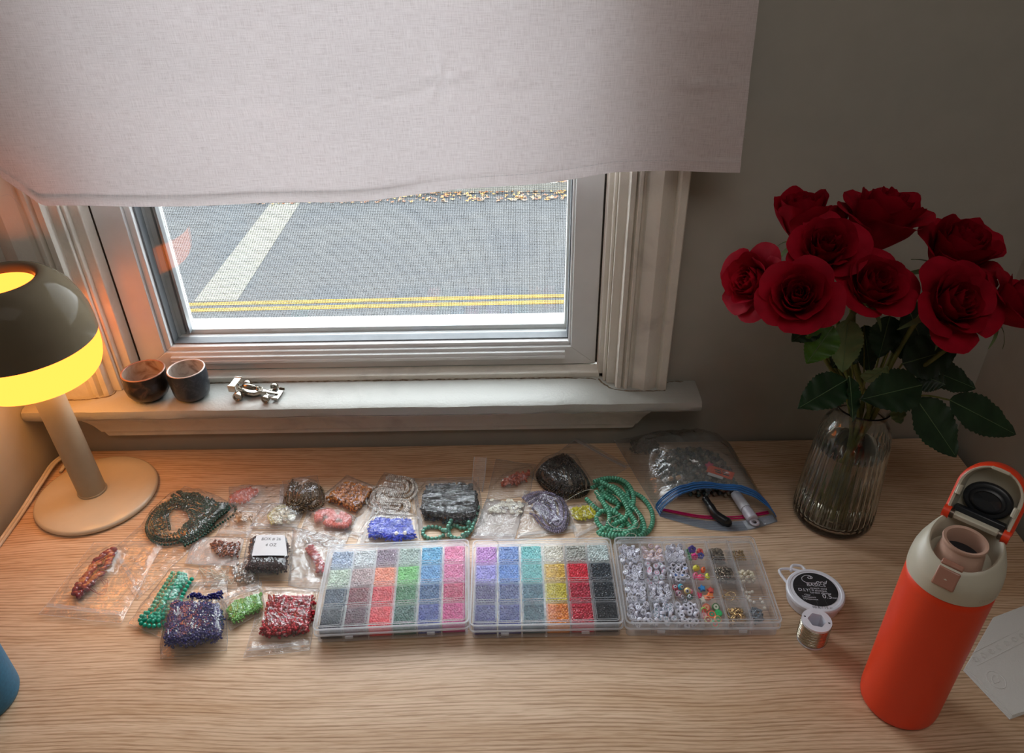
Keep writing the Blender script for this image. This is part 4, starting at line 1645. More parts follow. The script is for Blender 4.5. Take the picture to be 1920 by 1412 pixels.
for k in range(7):
    R0 = rng.uniform(0.0030, 0.0070)
    a0 = rng.uniform(0, 6.3)
    px_, py_ = rng.uniform(-0.004, 0.004), rng.uniform(-0.005, 0.004)
    pts = [(c.x + px_ + R0 * math.cos(a0 + a), c.y + py_ + R0 * math.sin(a0 + a), 0.0045 + 0.0022 * math.sin(a + k) + k * 0.0006) for a in np.linspace(0, 4.6, 18)]
    o = MB().tube(pts, 0.00042, 6).build('gold_hoop', M['brass'], smooth=180)
    tag(o, 'thin gold ear hook in the third row of the right-hand box', 'hook', 'gold ear hooks in the right-hand box')

# ================================================================ BAGS AND STRANDS
def crumple(x, y, seed, sc_=70):
    v = Vector((x * sc_, y * sc_, seed))
    a = abs(noise.noise(v))
    b = abs(noise.noise(v * 2.3 + Vector((5, 3, 1))))
    return (1 - 2 * a) * 0.65 + (1 - 2 * b) * 0.35


def hfun(d, T, m_=0.007, E=0.009):
    s_ = np.clip((d + m_) / (m_ + E), 0, 1)
    return T * np.sqrt(np.clip(1 - (1 - s_) ** 2, 0, 1))


BAGN = [0]


def pilepoly(poly_px, T, z0):
    """outline of a pile: its front edge rests low, its back edge is seen at the top"""
    lo, hi = min(p[1] for p in poly_px), max(p[1] for p in poly_px)
    return [D(px, py, z0 + T * (0.12 + 0.68 * (hi - py) / (hi - lo))) for px, py in poly_px]




def bag(label, quad, cont=(), z0=0.0004, zipe=2, film='film', amp=0.0021, slack=0.0026, n=52, name='zip_bag', zw=0.0045, lift=None, bot='film_soft'):
    """quad: four px corners. cont: list of (px polygon, thickness). zipe: which edge carries the zip"""
    BAGN[0] += 1
    seed = BAGN[0] * 3.7
    Q = [Vector((*D(px, py, z0 + 0.002), 0)) for px, py in quad]
    polys = [(pilepoly(pg, T, z0), T) for pg, T in cont]
    Tm = max([T for _, T in cont] + [0])
    if Tm > 0.008:                      # a plump bag spreads to its real footprint
        cc = sum(Q, Vector((0, 0, 0))) / 4
        Q = [cc + (q - cc) * (1 + 0.0035 / max(0.01, (q - cc).length)) for q in Q]
    cx = sum(q.x for q in Q) / 4
    cy_ = sum(q.y for q in Q) / 4
    t_ = thing(name, label, 'bag', (cx, cy_, z0))

    def pt(u, v):
        return (Q[0] * (1 - u) + Q[1] * u) * (1 - v) + (Q[3] * (1 - u) + Q[2] * u) * v
    P = np.array([[pt(i / n, j / n)[k] for k in (0, 1)] for j in range(n + 1) for i in range(n + 1)])
    H_ = np.zeros(len(P))
    for pg, T in polys:
        H_ = np.maximum(H_, hfun(sdist(P, pg), T + 0.0012, 0.0075, 0.0075))
    ed = sdist(P, [(q.x, q.y) for q in Q])
    H_ = H_ * np.sqrt(np.clip(ed / 0.0028, 0, 1))
    vs = []
    for k, (x, y) in enumerate(P):
        u, v = (k % (n + 1)) / n, (k // (n + 1)) / n
        e = min(u, 1 - u, v, 1 - v)
        ef = min(1.0, e / 0.10)
        c_ = crumple(x, y, seed)
        fine = noise.noise(Vector((x * 330, y * 330, seed))) * 0.0003
        h = 0.0005 + slack * ef ** 0.7 * (0.6 + 0.4 * noise.noise(Vector((x * 25, y * 25, seed)))) + amp * ef * c_ + fine * ef
        h = max(h, 0.0004) if H_[k] < 0.001 else H_[k] + amp * 0.45 * (c_ + 0.6) * min(1, ef + 0.3) + fine
        # edges wander a little
        wob = 0.0012 * noise.noise(Vector((x * 60, y * 60, seed + 9)))
        lf = lift(u, v) if lift else 0.0
        vs.append((x + wob, y + wob * 0.6, z0 + h + lf))
    fs = [(j * (n + 1) + i, j * (n + 1) + i + 1, (j + 1) * (n + 1) + i + 1, (j + 1) * (n + 1) + i) for j in range(n) for i in range(n)]
    MB().add(vs, fs).build('top_film', M[film], t_, smooth=180)
    # lower sheet, shares the outline
    per = [(i, 0) for i in range(n)] + [(n, j) for j in range(n)] + [(i, n) for i in range(n, 0, -1)] + [(0, j) for j in range(n, 0, -1)]
    pv = [vs[j * (n + 1) + i] for i, j in per]
    bv = [(a, b, z0 + 0.0002 + (lift(i / n, j / n) if lift else 0)) for (a, b, c_), (i, j) in zip(pv, per)]
    MB().add(bv + [(cx, cy_, z0 + 0.0002 + (lift(0.5, 0.5) if lift else 0))], [(k, (k + 1) % len(bv), len(bv)) for k in range(len(bv))]).build('bottom_film', M[bot], t_, smooth=None)
    MB().tube([(a, b, c_) for a, b, c_ in pv] + [pv[0]], 0.00028, 4, caps=False).build('seam', M['zip'], t_, smooth=None)
    if zipe is not None:
        a, b = Q[zipe], Q[(zipe + 1) % 4]
        c_, d_ = Q[(zipe + 2) % 4], Q[(zipe + 3) % 4]

        def ep(s_, off):
            p = a.lerp(b, s_)
            q = d_.lerp(c_, s_)
            dd = (q - p).normalized()
            w_ = p + dd * off
            # uv of this spot for the lift
            vv_ = off / max((q - p).length, 1e-6)
            uu, vq = {0: (s_, vv_), 1: (1 - vv_, s_), 2: (1 - s_, 1 - vv_), 3: (vv_, 1 - s_)}[zipe]
            return Vector((w_.x, w_.y, z0 + 0.0012 + 0.0004 * math.sin(s_ * 9 + seed) + (lift(uu, vq) if lift else 0)))
        b_ = MB()
        for off in (zw, zw + 0.0011, zw + 0.0036, zw + 0.0046):
            b_.tube([ep(s_, off) for s_ in np.linspace(0.015, 0.985, 24)], 0.00032, 5)
        b_.add([tuple(ep(s_, zw)) for s_ in np.linspace(0.015, 0.985, 24)] + [tuple(ep(s_, zw + 0.0046)) for s_ in np.linspace(0.015, 0.985, 24)],
               [(k, k + 1, 25 + k, 24 + k) for k in range(23)])
        b_.build('zip_seal', M['zip'], t_, smooth=None)
    return t_


def fill(name, label, poly_px, T, r, mat, z0=0.0008, tmpl=ICO2, sq=(1, 1, 0.8), cat='seed beads', seed=1, sparse=1.0, m_=0.007, group=None):
    """a bag's loose beads: piled layer on layer inside the outline"""
    rng = random.Random(seed)
    poly = pilepoly(poly_px, T, z0)
    A = np.array(poly)
    lo, hi = A.min(0), A.max(0)
    pts = []
    st = r * 1.78
    y = lo[1]
    row = 0
    while y < hi[1]:
        x = lo[0] + (st / 2 if row % 2 else 0)
        while x < hi[0]:
            pts.append((x + rng.uniform(-.6, .6) * r, y + rng.uniform(-.6, .6) * r))
            x += st
        y += st * 0.87
        row += 1
    P = np.array(pts)
    d = sdist(P, poly) + np.array([noise.noise(Vector((p[0] * 120, p[1] * 120, seed))) * 0.0025 for p in pts])
    keep = d > r * 0.5
    P, d = P[keep], d[keep]
    h = hfun(d, T, 0.003, 0.0085)
    tops, lows = [], []
    for (x, y), hh in zip(P, h):
        if rng.random() > sparse:
            continue
        z = max(r, hh - r * rng.uniform(0.9, 1.6))
        tops.append((x, y, z0 + z))
        k = 1
        while z - k * r * 1.7 > 0 and k < 3:
            lows.append((x + rng.uniform(-1, 1) * r, y + rng.uniform(-1, 1) * r, z0 + max(r * 0.9, z - k * r * 1.7)))
            k += 1
    V, F = replicate(tmpl, rotmats(len(tops), True, r * sq[0], r * sq[1], r * sq[2], rng), np.array(tops))
    V, F = V.tolist(), F.tolist()
    if lows:
        V2, F2 = replicate(ICO1, rotmats(len(lows), True, r * sq[0], r * sq[1], r * sq[2], rng), np.array(lows))
        F += (F2 + len(V)).tolist()
        V += V2.tolist()
    # body of the pile under the top beads
    nn_ = 22
    G_ = np.array([[lo[0] + (hi[0] - lo[0]) * i / nn_, lo[1] + (hi[1] - lo[1]) * j / nn_] for j in range(nn_ + 1) for i in range(nn_ + 1)])
    dg_ = sdist(G_, poly)
    hg_ = hfun(dg_, T, 0.003, 0.0085)
    o_ = len(V)
    if sparse >= 1.0 and T > 0.005:
        V += [[g[0], g[1], z0 + max(0.0002, h_ - 1.9 * r)] for g, h_ in zip(G_, hg_)]
        for j in range(nn_):
            for i in range(nn_):
                q4 = (j * (nn_ + 1) + i, j * (nn_ + 1) + i + 1, (j + 1) * (nn_ + 1) + i + 1, (j + 1) * (nn_ + 1) + i)
                if min(dg_[k] for k in q4) > r * 0.8:
                    F.append([o_ + k for k in q4])
    b = MB()
    b.v, b.f = V, [tuple(f) for f in F]
    c = (float(A[:, 0].mean()), float(A[:, 1].mean()), z0)
    me = b.mesh(name, c, 180)
    me.materials.append(mat)
    o = link(name, me)
    o.location = c
    return tag(o, label, cat, group, 'stuff')


def strand_np(paths, r, tmpl, sq, rng, step=1.0):
    Vs, Fs, off = [], [], 0
    pos, mats = [], []
    for pth in paths:
        q = resample([Vector(p) for p in pth], 2 * r * step)
        for i, p in enumerate(q):
            a, b = q[max(0, i - 1)], q[min(len(q) - 1, i + 1)]
            T = (b - a)
            if T.length < 1e-9:
                continue
            Rm = T.normalized().to_track_quat('Z', 'Y').to_matrix()
            mats.append(np.array(Rm) @ np.diag([r * sq[0], r * sq[1], r * sq[2]]))
            pos.append(tuple(p))
    return replicate(tmpl, np.array(mats), np.array(pos))


def hank(name, label, main, width, ns, r, mat, T=0.006, z0=0.001, tmpl=ICO2, sq=(1, 1, 0.85), seed=1, loose=0.5, step=1.0, cat='bead strands', group=None):
    """several strands running side by side along a path of px points"""
    rng = random.Random(seed)
    P = smoothpath([(*D(px, py, z0 + T / 2), 0) for px, py in main], 8)
    paths = []
    for s_ in range(ns):
        f0 = (s_ + 0.5) / ns * 2 - 1
        ph, fr = rng.uniform(0, 6), rng.uniform(5, 10)
        zc = rng.uniform(0.15, 1)
        q = []
        for i, p in enumerate(P):
            a, b = P[max(0, i - 1)], P[min(len(P) - 1, i + 1)]
            tt = (b - a).normalized()
            nn = Vector((-tt.y, tt.x, 0))
            s2 = i / (len(P) - 1)
            wv_ = f0 + loose * 0.5 * math.sin(fr * s2 + ph)
            arch = math.sqrt(max(0.05, 1 - min(1, wv_ * wv_)))
            q.append(p + nn * wv_ * width / 2 + Vector((0, 0, z0 + r + (T - 2 * r) * arch * (0.35 + 0.65 * zc) * (0.8 + 0.2 * math.sin(fr * 1.7 * s2 + ph)))))
        paths.append(q)
    V, F = strand_np(paths, r, tmpl, sq, rng, step)
    c = (float(V[:, 0].mean()), float(V[:, 1].mean()), z0)
    o = link(name, mesh_np(name, V, F, c, mat))
    o.location = c
    return tag(o, label, cat, group, 'stuff')


def blobpoly(cx, cy_, rx, ry, n=14, jit=0.08, seed=1, rot=0.0):
    rg = random.Random(seed)
    out = []
    for k in range(n):
        a = 2 * PI * k / n
        q = 1 + rg.uniform(-jit, jit)
        x, y = rx * q * math.cos(a), ry * q * math.sin(a)
        out.append((cx + x * math.cos(rot) - y * math.sin(rot), cy_ + x * math.sin(rot) + y * math.cos(rot)))
    return out


# 2 dark green strands in a long bag (under bag 1)
pg = [(322, 925), (375, 918), (432, 950), (400, 990), (350, 1020), (290, 1015), (275, 985), (295, 945)]
bag('long clear zip bag with dark green bead loops beside the lamp base', [(345, 913), (440, 948), (258, 1119), (212, 1032)], [(pg, 0.011)], zipe=2)
MG = bead_mat((6, 62, 50), 0.12, 0, 0.4)
hank('bead_strand', 'dark green round bead loops coiled inside the long bag', [(335, 935), (300, 955), (285, 985), (305, 1008), (345, 1000), (368, 975), (355, 948), (325, 940), (300, 965), (305, 995)], 0.017, 8, 0.0019, MG, 0.010, z0=0.001, seed=3)
hank('bead_strand', 'dark green bead hank lying across the right of the long bag', [(330, 925), (360, 945), (385, 950), (425, 955), (400, 975), (372, 1000), (340, 1018)], 0.020, 7, 0.0019, MG, 0.010, z0=0.001, seed=4)
fill('bead_mass', 'dark green round beads massed under the coiled strands in the long bag', [(330, 922), (372, 920), (428, 950), (398, 985), (352, 1012), (330, 1000), (360, 970), (345, 940)], 0.007, 0.0019, MG, seed=8, cat='beads')
# 1 red chip strand
MR = bead_mat((112, 14, 28), 0.15, 0, 0.35)
pg = [(212, 1025), (222, 1035), (205, 1075), (160, 1118), (135, 1112), (140, 1090), (175, 1045)]
bag('flat clear zip bag holding a dark red chip strand, leftmost on the desk', [(177, 1018), (303, 1016), (225, 1164), (79, 1146)], [(pg, 0.009)], z0=0.0035, zipe=2, zw=0.010, film='film_soft')
t_ = thing('chip_strand', 'dark red chip bead strand in the leftmost flat bag', 'bead strand', (*D(180, 1070, 0.005), 0.0045))
P = smoothpath([D3(px, py, 0.008) for px, py in ((213, 1030), (195, 1040), (172, 1062), (158, 1085), (140, 1105), (148, 1115), (165, 1100), (182, 1080), (198, 1062), (208, 1045), (200, 1036), (186, 1052), (172, 1072), (160, 1092), (152, 1104))], 8)
q = resample(P, 0.0052)
cm = [MB().add([(0.0052 * a * (1 + 0.25 * noise.noise(Vector((a, b_, c_ + s_ * 5)))), 0.0042 * b_, 0.0030 * c_) for a, b_, c_ in ICO2[0]], [tuple(f) for f in ICO2[1]]).mesh('chip_bead', (0, 0, 0), 180) for s_ in range(4)]
for me in cm:
    me.materials.append(MR)
rng = random.Random(9)
for i, p in enumerate(q):
    o = link('chip_bead', cm[i % 4], t_)
    o.location = p - Vector(t_.location) + Vector((rng.uniform(-1, 1) * 0.0015, rng.uniform(-1, 1) * 0.0015, -0.0015 + rng.uniform(0, 1) * 0.002))
    o.rotation_euler = (rng.uniform(0, 6), rng.uniform(-0.5, 0.5), rng.uniform(0, 6))
b = MB()
for s_ in range(3):
    b.tube(smoothpath([D3(165 + rng.uniform(-8, 8), 1100, 0.006), D3(185 + s_ * 4, 1112 + s_ * 2, 0.0055), D3(196 + s_ * 3, 1100 - s_ * 5, 0.0058), D3(188 + s_ * 3, 1085, 0.006)], 6), 0.00025, 4)
b.build('thread', plain('red_thread', (150, 50, 40), 0.6), t_)
# 3 rust seed bag
pg = [(432, 925), (455, 913), (487, 914), (480, 930), (460, 945), (430, 946)]
bag('small clear bag with rust orange seed beads at the back left of the pile', [(430, 911), (538, 906), (536, 962), (426, 956)], [(pg, 0.006)], zipe=1, film='film_milky')
fill('seed_beads', 'rust orange seed beads in the small back left bag', pg, 0.006, 0.0017, bead_mat((205, 78, 34), 0.15), seed=11)
# 4 olive brown strand bag
pg = [(538, 925), (548, 900), (575, 897), (600, 915), (600, 940), (575, 950), (540, 945)]
bag('puffed clear bag of olive brown bead strands behind the cream beads', [(532, 903), (592, 892), (606, 948), (536, 962)], [(pg, 0.020)], zipe=None, z0=0.0012)
hank('bead_strand', 'olive brown seed bead strands bunched in the puffed back bag', [(552, 905), (545, 925), (545, 945), (560, 950), (570, 930), (575, 908), (590, 915), (592, 940), (575, 948)], 0.016, 9, 0.0016, bead_mat((104, 84, 58), 0.15, 0.2, 0.4), 0.019, seed=12)
# 5 amber bag
pg = [(608, 936), (652, 897), (700, 916), (683, 945), (668, 962), (640, 950)]
bag('clear bag filled with golden amber beads at the back of the pile', [(602, 934), (651, 892), (706, 916), (672, 968)], [(pg, 0.011)], zipe=None)
fill('seed_beads', 'golden amber glass beads filling the back bag', pg, 0.011, 0.0020, bead_mat((184, 112, 26), 0.08, 0.05, 0.5), seed=13)
# 6 silver strands bag
pg = [(698, 948), (722, 893), (768, 902), (766, 955), (735, 968)]
bag('long clear bag of silver bead strands with its zip end towards the left', [(720, 888), (772, 898), (700, 1013), (645, 998)], [(pg, 0.010)], zipe=2)
hank('bead_strand', 'silver seed bead strands bunched in the long bag behind the blue beads', [(725, 898), (762, 905), (758, 925), (712, 920), (708, 940), (755, 945), (745, 962), (705, 958)], 0.022, 12, 0.0014, bead_mat((222, 216, 210), 0.12, 0.15, 0.3), 0.009, seed=14)
# 8 black bag
pg = [(790, 935), (800, 905), (885, 903), (898, 930), (893, 978), (845, 984), (790, 972)]
bag('clear zip bag of glossy black beads standing behind the green pearl strand', [(768, 898), (893, 895), (904, 982), (784, 990)], [(pg, 0.016)], zipe=3, film='film', zw=0.004)
fill('seed_beads', 'glossy black beads piled in the large back bag', pg, 0.0155, 0.0024, bead_mat((22, 26, 30), 0.12, 0, 0.4), seed=15)
# 7 cobalt blue bugle bag, on top of 6
pg = [(692, 1008), (690, 985), (705, 968), (775, 972), (780, 1012), (740, 1016)]
bag('clear bag of cobalt blue bugle beads just behind the left bead box', [(700, 942), (782, 968), (783, 1017), (672, 1016)], [(pg, 0.009)], z0=0.006, zipe=3)
fill('bugle_beads', 'cobalt blue bugle beads in the bag behind the left box', pg, 0.0085, 0.0017, bead_mat((16, 60, 206), 0.08, 0, 0.3), z0=0.0065, sq=(0.8, 0.8, 1.7), cat='bugle beads', seed=16)
for px, py in ((743, 999), (759, 998)):
    x, y = D(px, py, 0.0155)
    o = MB().add([(x + 0.0026 * a, y + 0.0026 * b_, 0.0145 + 0.0026 * c_) for a, b_, c_ in ICO2[0]], [tuple(f) for f in ICO2[1]]).build('pearl_bead', M['pearl'], smooth=180)
    tag(o, 'one of two white pearls among the cobalt blue bugle beads', 'bead', 'two pearls among the blue bugle beads')
# 9 green pearl strand, each pearl a part
t_ = thing('pearl_strand', 'pale green baroque pearl strand lying in front of the black bead bag', 'bead strand', (*D(838, 1000), 0))
pts = [(897, 950), (893, 965), (889, 978), (884, 985), (866, 990), (852, 984), (842, 992), (845, 1004), (860, 1010), (876, 1002), (880, 988), (868, 978), (850, 980), (838, 998),
       (820, 1008), (802, 1008), (793, 1000), (797, 990), (810, 987), (826, 990), (836, 1002), (852, 1012), (870, 1010), (884, 996), (888, 985)]
P = smoothpath([D3(px, py, 0.0035) for px, py in pts], 10)
q = resample(P, 0.0050)
pm = [MB().add([(0.0029 * a * (1 + 0.12 * noise.noise(Vector((a * 1.3, b_, s_ * 4.0)))), 0.0027 * b_, 0.0025 * c_) for a, b_, c_ in ICO2[0]], [tuple(f) for f in ICO2[1]]).mesh('pearl', (0, 0, 0), 180) for s_ in range(3)]
MP = bead_mat((104, 160, 142), 0.16, 0.25, 0.12)
for me in pm:
    me.materials.append(MP)
placed = []
for i, p in enumerate(q):
    lvl = sum(1 for a in placed if (a.x - p.x) ** 2 + (a.y - p.y) ** 2 < 0.0042 ** 2)
    z = 0.0027 + 0.0040 * min(2, lvl)
    placed.append(Vector((p.x, p.y, z)))
    o = link('pearl', pm[i % 3], t_)
    o.location = Vector((p.x, p.y, z)) - Vector(t_.location)
    o.rotation_euler = (i * 1.3, i * 0.7, i * 2.1)
MB().tube([a + Vector((0, 0, 0.0005)) for a in placed], 0.0003, 4).build('thread', M['string'], t_)
# 10 coral bag, zip end standing up
pg = [(938, 912), (945, 897), (968, 884), (993, 878), (990, 900), (955, 914)]
bag('clear bag of coral orange chips with its zip end standing up', [(932, 862), (1000, 872), (990, 925), (915, 935)], [(pg, 0.010)], zipe=None)
t_ = thing('zip_flap', 'upright open zip end of clear bag left of the coral chips', 'bag flap', (*D(895, 920), 0))
b = MB()
A0, A1 = Vector(D3(884, 916, 0.0005)), Vector(D3(904, 922, 0.0005))
A2, A3 = Vector(D3(932, 905, 0.001)), Vector(D3(915, 925, 0.0008))
tp0, tp1, tp2 = Vector((A0.x + 0.004, A0.y + 0.030, 0.030)), Vector((A1.x + 0.006, A1.y + 0.028, 0.036)), Vector((A2.x - 0.006, A2.y + 0.020, 0.020))
def quadgrid(p, n_=18, amp_=0.0012, seed_=2.0):
    def fn(u, v):
        q_ = (p[0] * (1 - u) + p[1] * u) * (1 - v) + (p[3] * (1 - u) + p[2] * u) * v
        e_ = min(u, 1 - u, v, 1 - v) * 4
        return tuple(q_ + Vector((0, -1, 0.4)) * amp_ * min(1, e_) * crumple(q_.x, q_.z + q_.y, seed_, 90))
    return MB().grid(fn, n_, n_)
quadgrid([A0, A1, tp1, tp0]).build('flap_film', M['film_milky'], t_, smooth=180)
quadgrid([A1, A2, tp2, tp1], seed_=7).build('flap_film', M['film_soft'], t_, smooth=180)
MB().tube([A1, (A1 + tp1) / 2 + Vector((0.001, 0, 0)), tp1], 0.0009, 6).build('zip_seal', M['zip'], t_)
MB().tube([A0, tp0], 0.0005, 6).build('seam', M['zip'], t_)
fill('coral_chips', 'coral orange chip beads in the bag at the back', pg, 0.0095, 0.0022, bead_mat((186, 88, 56), 0.2, 0, 0.3), sq=(1.3, 0.9, 0.6), cat='chip beads', seed=17)
# 11 dark bronze strands bag
pg = [(1010, 880), (1022, 862), (1045, 852), (1075, 856), (1090, 885), (1102, 908), (1068, 928), (1040, 920), (1012, 898)]
bag('clear zip bag of dark bronze bead strands, its empty half fanned out to the right', [(1083, 822), (1177, 873), (1062, 938), (995, 888)], [(pg, 0.020)], zipe=0, z0=0.0008)
MBR = bead_mat((48, 38, 28), 0.12, 0.35, 0.6)
hank('bead_strand', 'dark bronze seed bead strands bundled in the back bag', [(1060, 858), (1030, 870), (1018, 888), (1045, 910), (1080, 915), (1090, 900), (1070, 870), (1045, 862), (1030, 885), (1060, 918)], 0.020, 10, 0.0016, MBR, 0.021, seed=18)
hank('bead_strand', 'dark bronze bead strands folded over the top of the bundle', [(1045, 858), (1062, 880), (1070, 905), (1066, 926)], 0.036, 10, 0.0015, MBR, 0.023, z0=0.003, seed=19, loose=0.3)
# 12 white sequins
bag('flat clear zip bag sprinkled with white disc beads behind the middle box', [(912, 934), (986, 942), (964, 1010), (884, 1007)], [([(918, 945), (980, 945), (975, 962), (918, 958)], 0.004)], zipe=2, z0=0.0010, film='film_milky', bot='film_white')
t_ = thing('sequin_strand', 'pale cream disc bead strand inside the flat bag behind the middle box', 'bead strand', (*D(948, 955), 0.002))
sm = MB().lathe([(0.0007, 0.0003), (0.0010, 0.0007), (0.0027, 0.0006), (0.0029, 0.0), (0.0027, -0.0006), (0.0007, -0.0005)], (0, 0, 0), 16).mesh('disc_bead', (0, 0, 0), 50)
sm.materials.append(plain('cream_disc', (240, 235, 218), 0.25))
rng = random.Random(3)
for i in range(46):
    px, py = rng.uniform(918, 978), rng.uniform(938, 962)
    if py < 938 + (px - 950) * 0.15:
        py += 6
    x, y = D(px, py, 0.004)
    o = link('disc_bead', sm, t_)
    o.location = Vector((x, y, 0.0028 + rng.uniform(0, 0.0022))) - Vector(t_.location)
    o.rotation_euler = (rng.uniform(-0.4, 0.4), rng.uniform(-0.4, 0.4), 0)
MB().tube(smoothpath([D3(938, 960, 0.006), D3(944, 975, 0.0065), D3(936, 986, 0.006), D3(918, 986, 0.006)], 6), 0.00025, 4).build('thread', M['string'], t_)
# 13 lilac strands
pg = [(985, 935), (1020, 925), (1050, 935), (1060, 965), (1055, 990), (1030, 992), (1010, 970), (988, 950)]
bag('clear bag of lilac grey bead strands behind the middle box', [(985, 922), (1050, 926), (1078, 992), (972, 1008)], [(pg, 0.010)], zipe=2, z0=0.0006, bot='film_milky')
hank('bead_strand', 'lilac grey seed bead strands fanned out in a bag behind the middle box', [(990, 942), (1015, 932), (1040, 938), (1050, 960), (1045, 985), (1030, 975), (1018, 955), (1000, 948)], 0.024, 15, 0.0014, bead_mat((148, 140, 168), 0.14, 0.3, 0.35), 0.010, seed=20)
# 14 yellow
pg = [(1066, 952), (1113, 944), (1122, 972), (1090, 978), (1074, 975)]
bag('small clear zip bag of bright yellow beads beside the jade strands', [(1058, 951), (1116, 940), (1141, 984), (1082, 1012)], [(pg, 0.006)], zipe=2, z0=0.0010, zw=0.005)
fill('seed_beads', 'bright yellow seed beads in the small bag beside the jade strands', pg, 0.0058, 0.0016, bead_mat((206, 196, 10), 0.12, 0, 0.25), z0=0.0015, sq=(0.85, 0.85, 1.2), seed=21)
# 15 jade strands: five looping strands, unbagged
jade = bead_mat((98, 174, 144), 0.14, 0, 0.15)
JP = [[(1110, 915), (1140, 902), (1165, 905), (1178, 925), (1168, 945), (1145, 940), (1128, 925), (1135, 950), (1155, 975), (1185, 990), (1205, 1003), (1222, 985), (1222, 960), (1205, 935), (1180, 920)],
      [(1100, 938), (1118, 955), (1140, 960), (1160, 950), (1150, 935), (1125, 918), (1150, 912), (1172, 930), (1190, 955), (1205, 980), (1190, 1003), (1160, 1008), (1130, 1006)],
      [(1122, 935), (1138, 950), (1158, 965), (1168, 985), (1150, 1000), (1128, 990), (1118, 972), (1132, 960), (1160, 968), (1178, 985), (1185, 1005), (1160, 1005)],
      [(1115, 905), (1135, 898), (1160, 900), (1180, 915), (1188, 940), (1182, 965), (1190, 990), (1172, 1000), (1150, 992), (1160, 978)],
      [(1140, 920), (1160, 930), (1178, 950), (1200, 970), (1208, 995), (1195, 1008), (1165, 1000), (1140, 998), (1150, 985), (1172, 975), (1178, 955)],
      [(1118, 925), (1130, 945), (1142, 968), (1138, 990), (1122, 1002), (1145, 1008), (1170, 1010), (1195, 1000)],
      [(1128, 908), (1150, 922), (1168, 942), (1180, 965), (1192, 985), (1185, 1000), (1165, 1008), (1142, 1003)]]
JL = ['jade green bead strand forming the outermost right loop behind the right box', 'jade green bead strand looping through the middle of the jade heap', 'jade green bead strand at the lower left of the jade heap',
      'jade green bead strand along the top edge of the jade heap', 'jade green bead strand crossing on top of the jade heap',
      'short jade green bead strand down the left side of the jade heap', 'jade green bead strand running diagonally over the whole jade heap']
rng = random.Random(2)
for k, pp in enumerate(JP):
    P = smoothpath([D3(px, py, 0.003 + k * 0.002) for px, py in pp], 10)
    P = [Vector((p.x, p.y, 0.0032 + k * 0.0026 + 0.001 * math.sin(i * 0.16 + k))) for i, p in enumerate(P)]
    V, F = strand_np([P], 0.0032, TOR, (1, 1, 0.95), rng, 0.60)
    c = (float(V[:, 0].mean()), float(V[:, 1].mean()), float(V[:, 2].min()))
    t_ = thing('jade_strand', JL[k], 'bead strand', c, 'jade green strands')
    o = link('beads', mesh_np('beads', V, F, c, jade), t_)
    o['kind'] = 'stuff'
    MB().tube(P, 0.0004, 4).build('thread', M['string'], t_)
b = thing('loose_thread', 'pale thread tangle trailing over the jade strands', 'thread', (*D(1160, 985), 0.014))
for pp in ([(1190, 955), (1198, 975), (1175, 990), (1150, 988), (1140, 975), (1160, 965)], [(1120, 935), (1105, 950), (1112, 965), (1128, 972)], [(1060, 940), (1085, 925), (1110, 918), (1125, 930)], [(1150, 995), (1175, 994), (1200, 988)], [(1172, 1006), (1180, 1000), (1192, 1003), (1190, 1010)]):
    MB().tube(smoothpath([D3(px, py, 0.0235) for px, py in pp], 8), 0.0003, 5).build('thread_piece', M['string'], b)
t_ = tag(MB().tube(smoothpath([D3(px, py, 0.0245) for px, py in ((922, 1012), (934, 1018), (930, 1035), (912, 1052))], 8), 0.00022, 5).build('wire_thread', M['ink']), 'thin dark thread lying on the middle bead box lid', 'thread')
# 17 shells & cream pearls
pg = [(434, 962), (445, 952), (475, 962), (473, 980), (440, 982)]
bag('small clear zip bag of ivory shell chips left of the cream beads', [(436, 938), (494, 943), (466, 1006), (404, 1004)], [(pg, 0.006)], z0=0.0020, zipe=2)
fill('shell_chips', 'ivory and peach shell chips in the small bag', pg, 0.007, 0.0024, bead_mat((206, 176, 146), 0.15, 0.1, 0.3), z0=0.0025, sq=(1.5, 0.9, 0.5), cat='chip beads', seed=22, sparse=0.7)
pg = [(500, 972), (512, 950), (556, 948), (553, 982), (510, 986)]
bag('clear zip bag of cream pearls and pale yellow strands at the pile centre', [(492, 942), (576, 942), (555, 992), (466, 990)], [(pg, 0.007)], z0=0.0026, zipe=2, film='film_milky')
fill('cream_pearls', 'cream pearl beads in the centre bag', pg, 0.007, 0.0022, bead_mat((214, 206, 176), 0.18, 0.1, 0.12), z0=0.003, sq=(1, 1, 1), cat='pearls', seed=23, sparse=0.75)
hank('bead_strand', 'pale yellow seed bead strands beside the cream pearls', [(512, 982), (508, 965), (524, 952), (548, 950)], 0.008, 4, 0.0012, bead_mat((206, 196, 120), 0.15), 0.008, z0=0.003, seed=24)
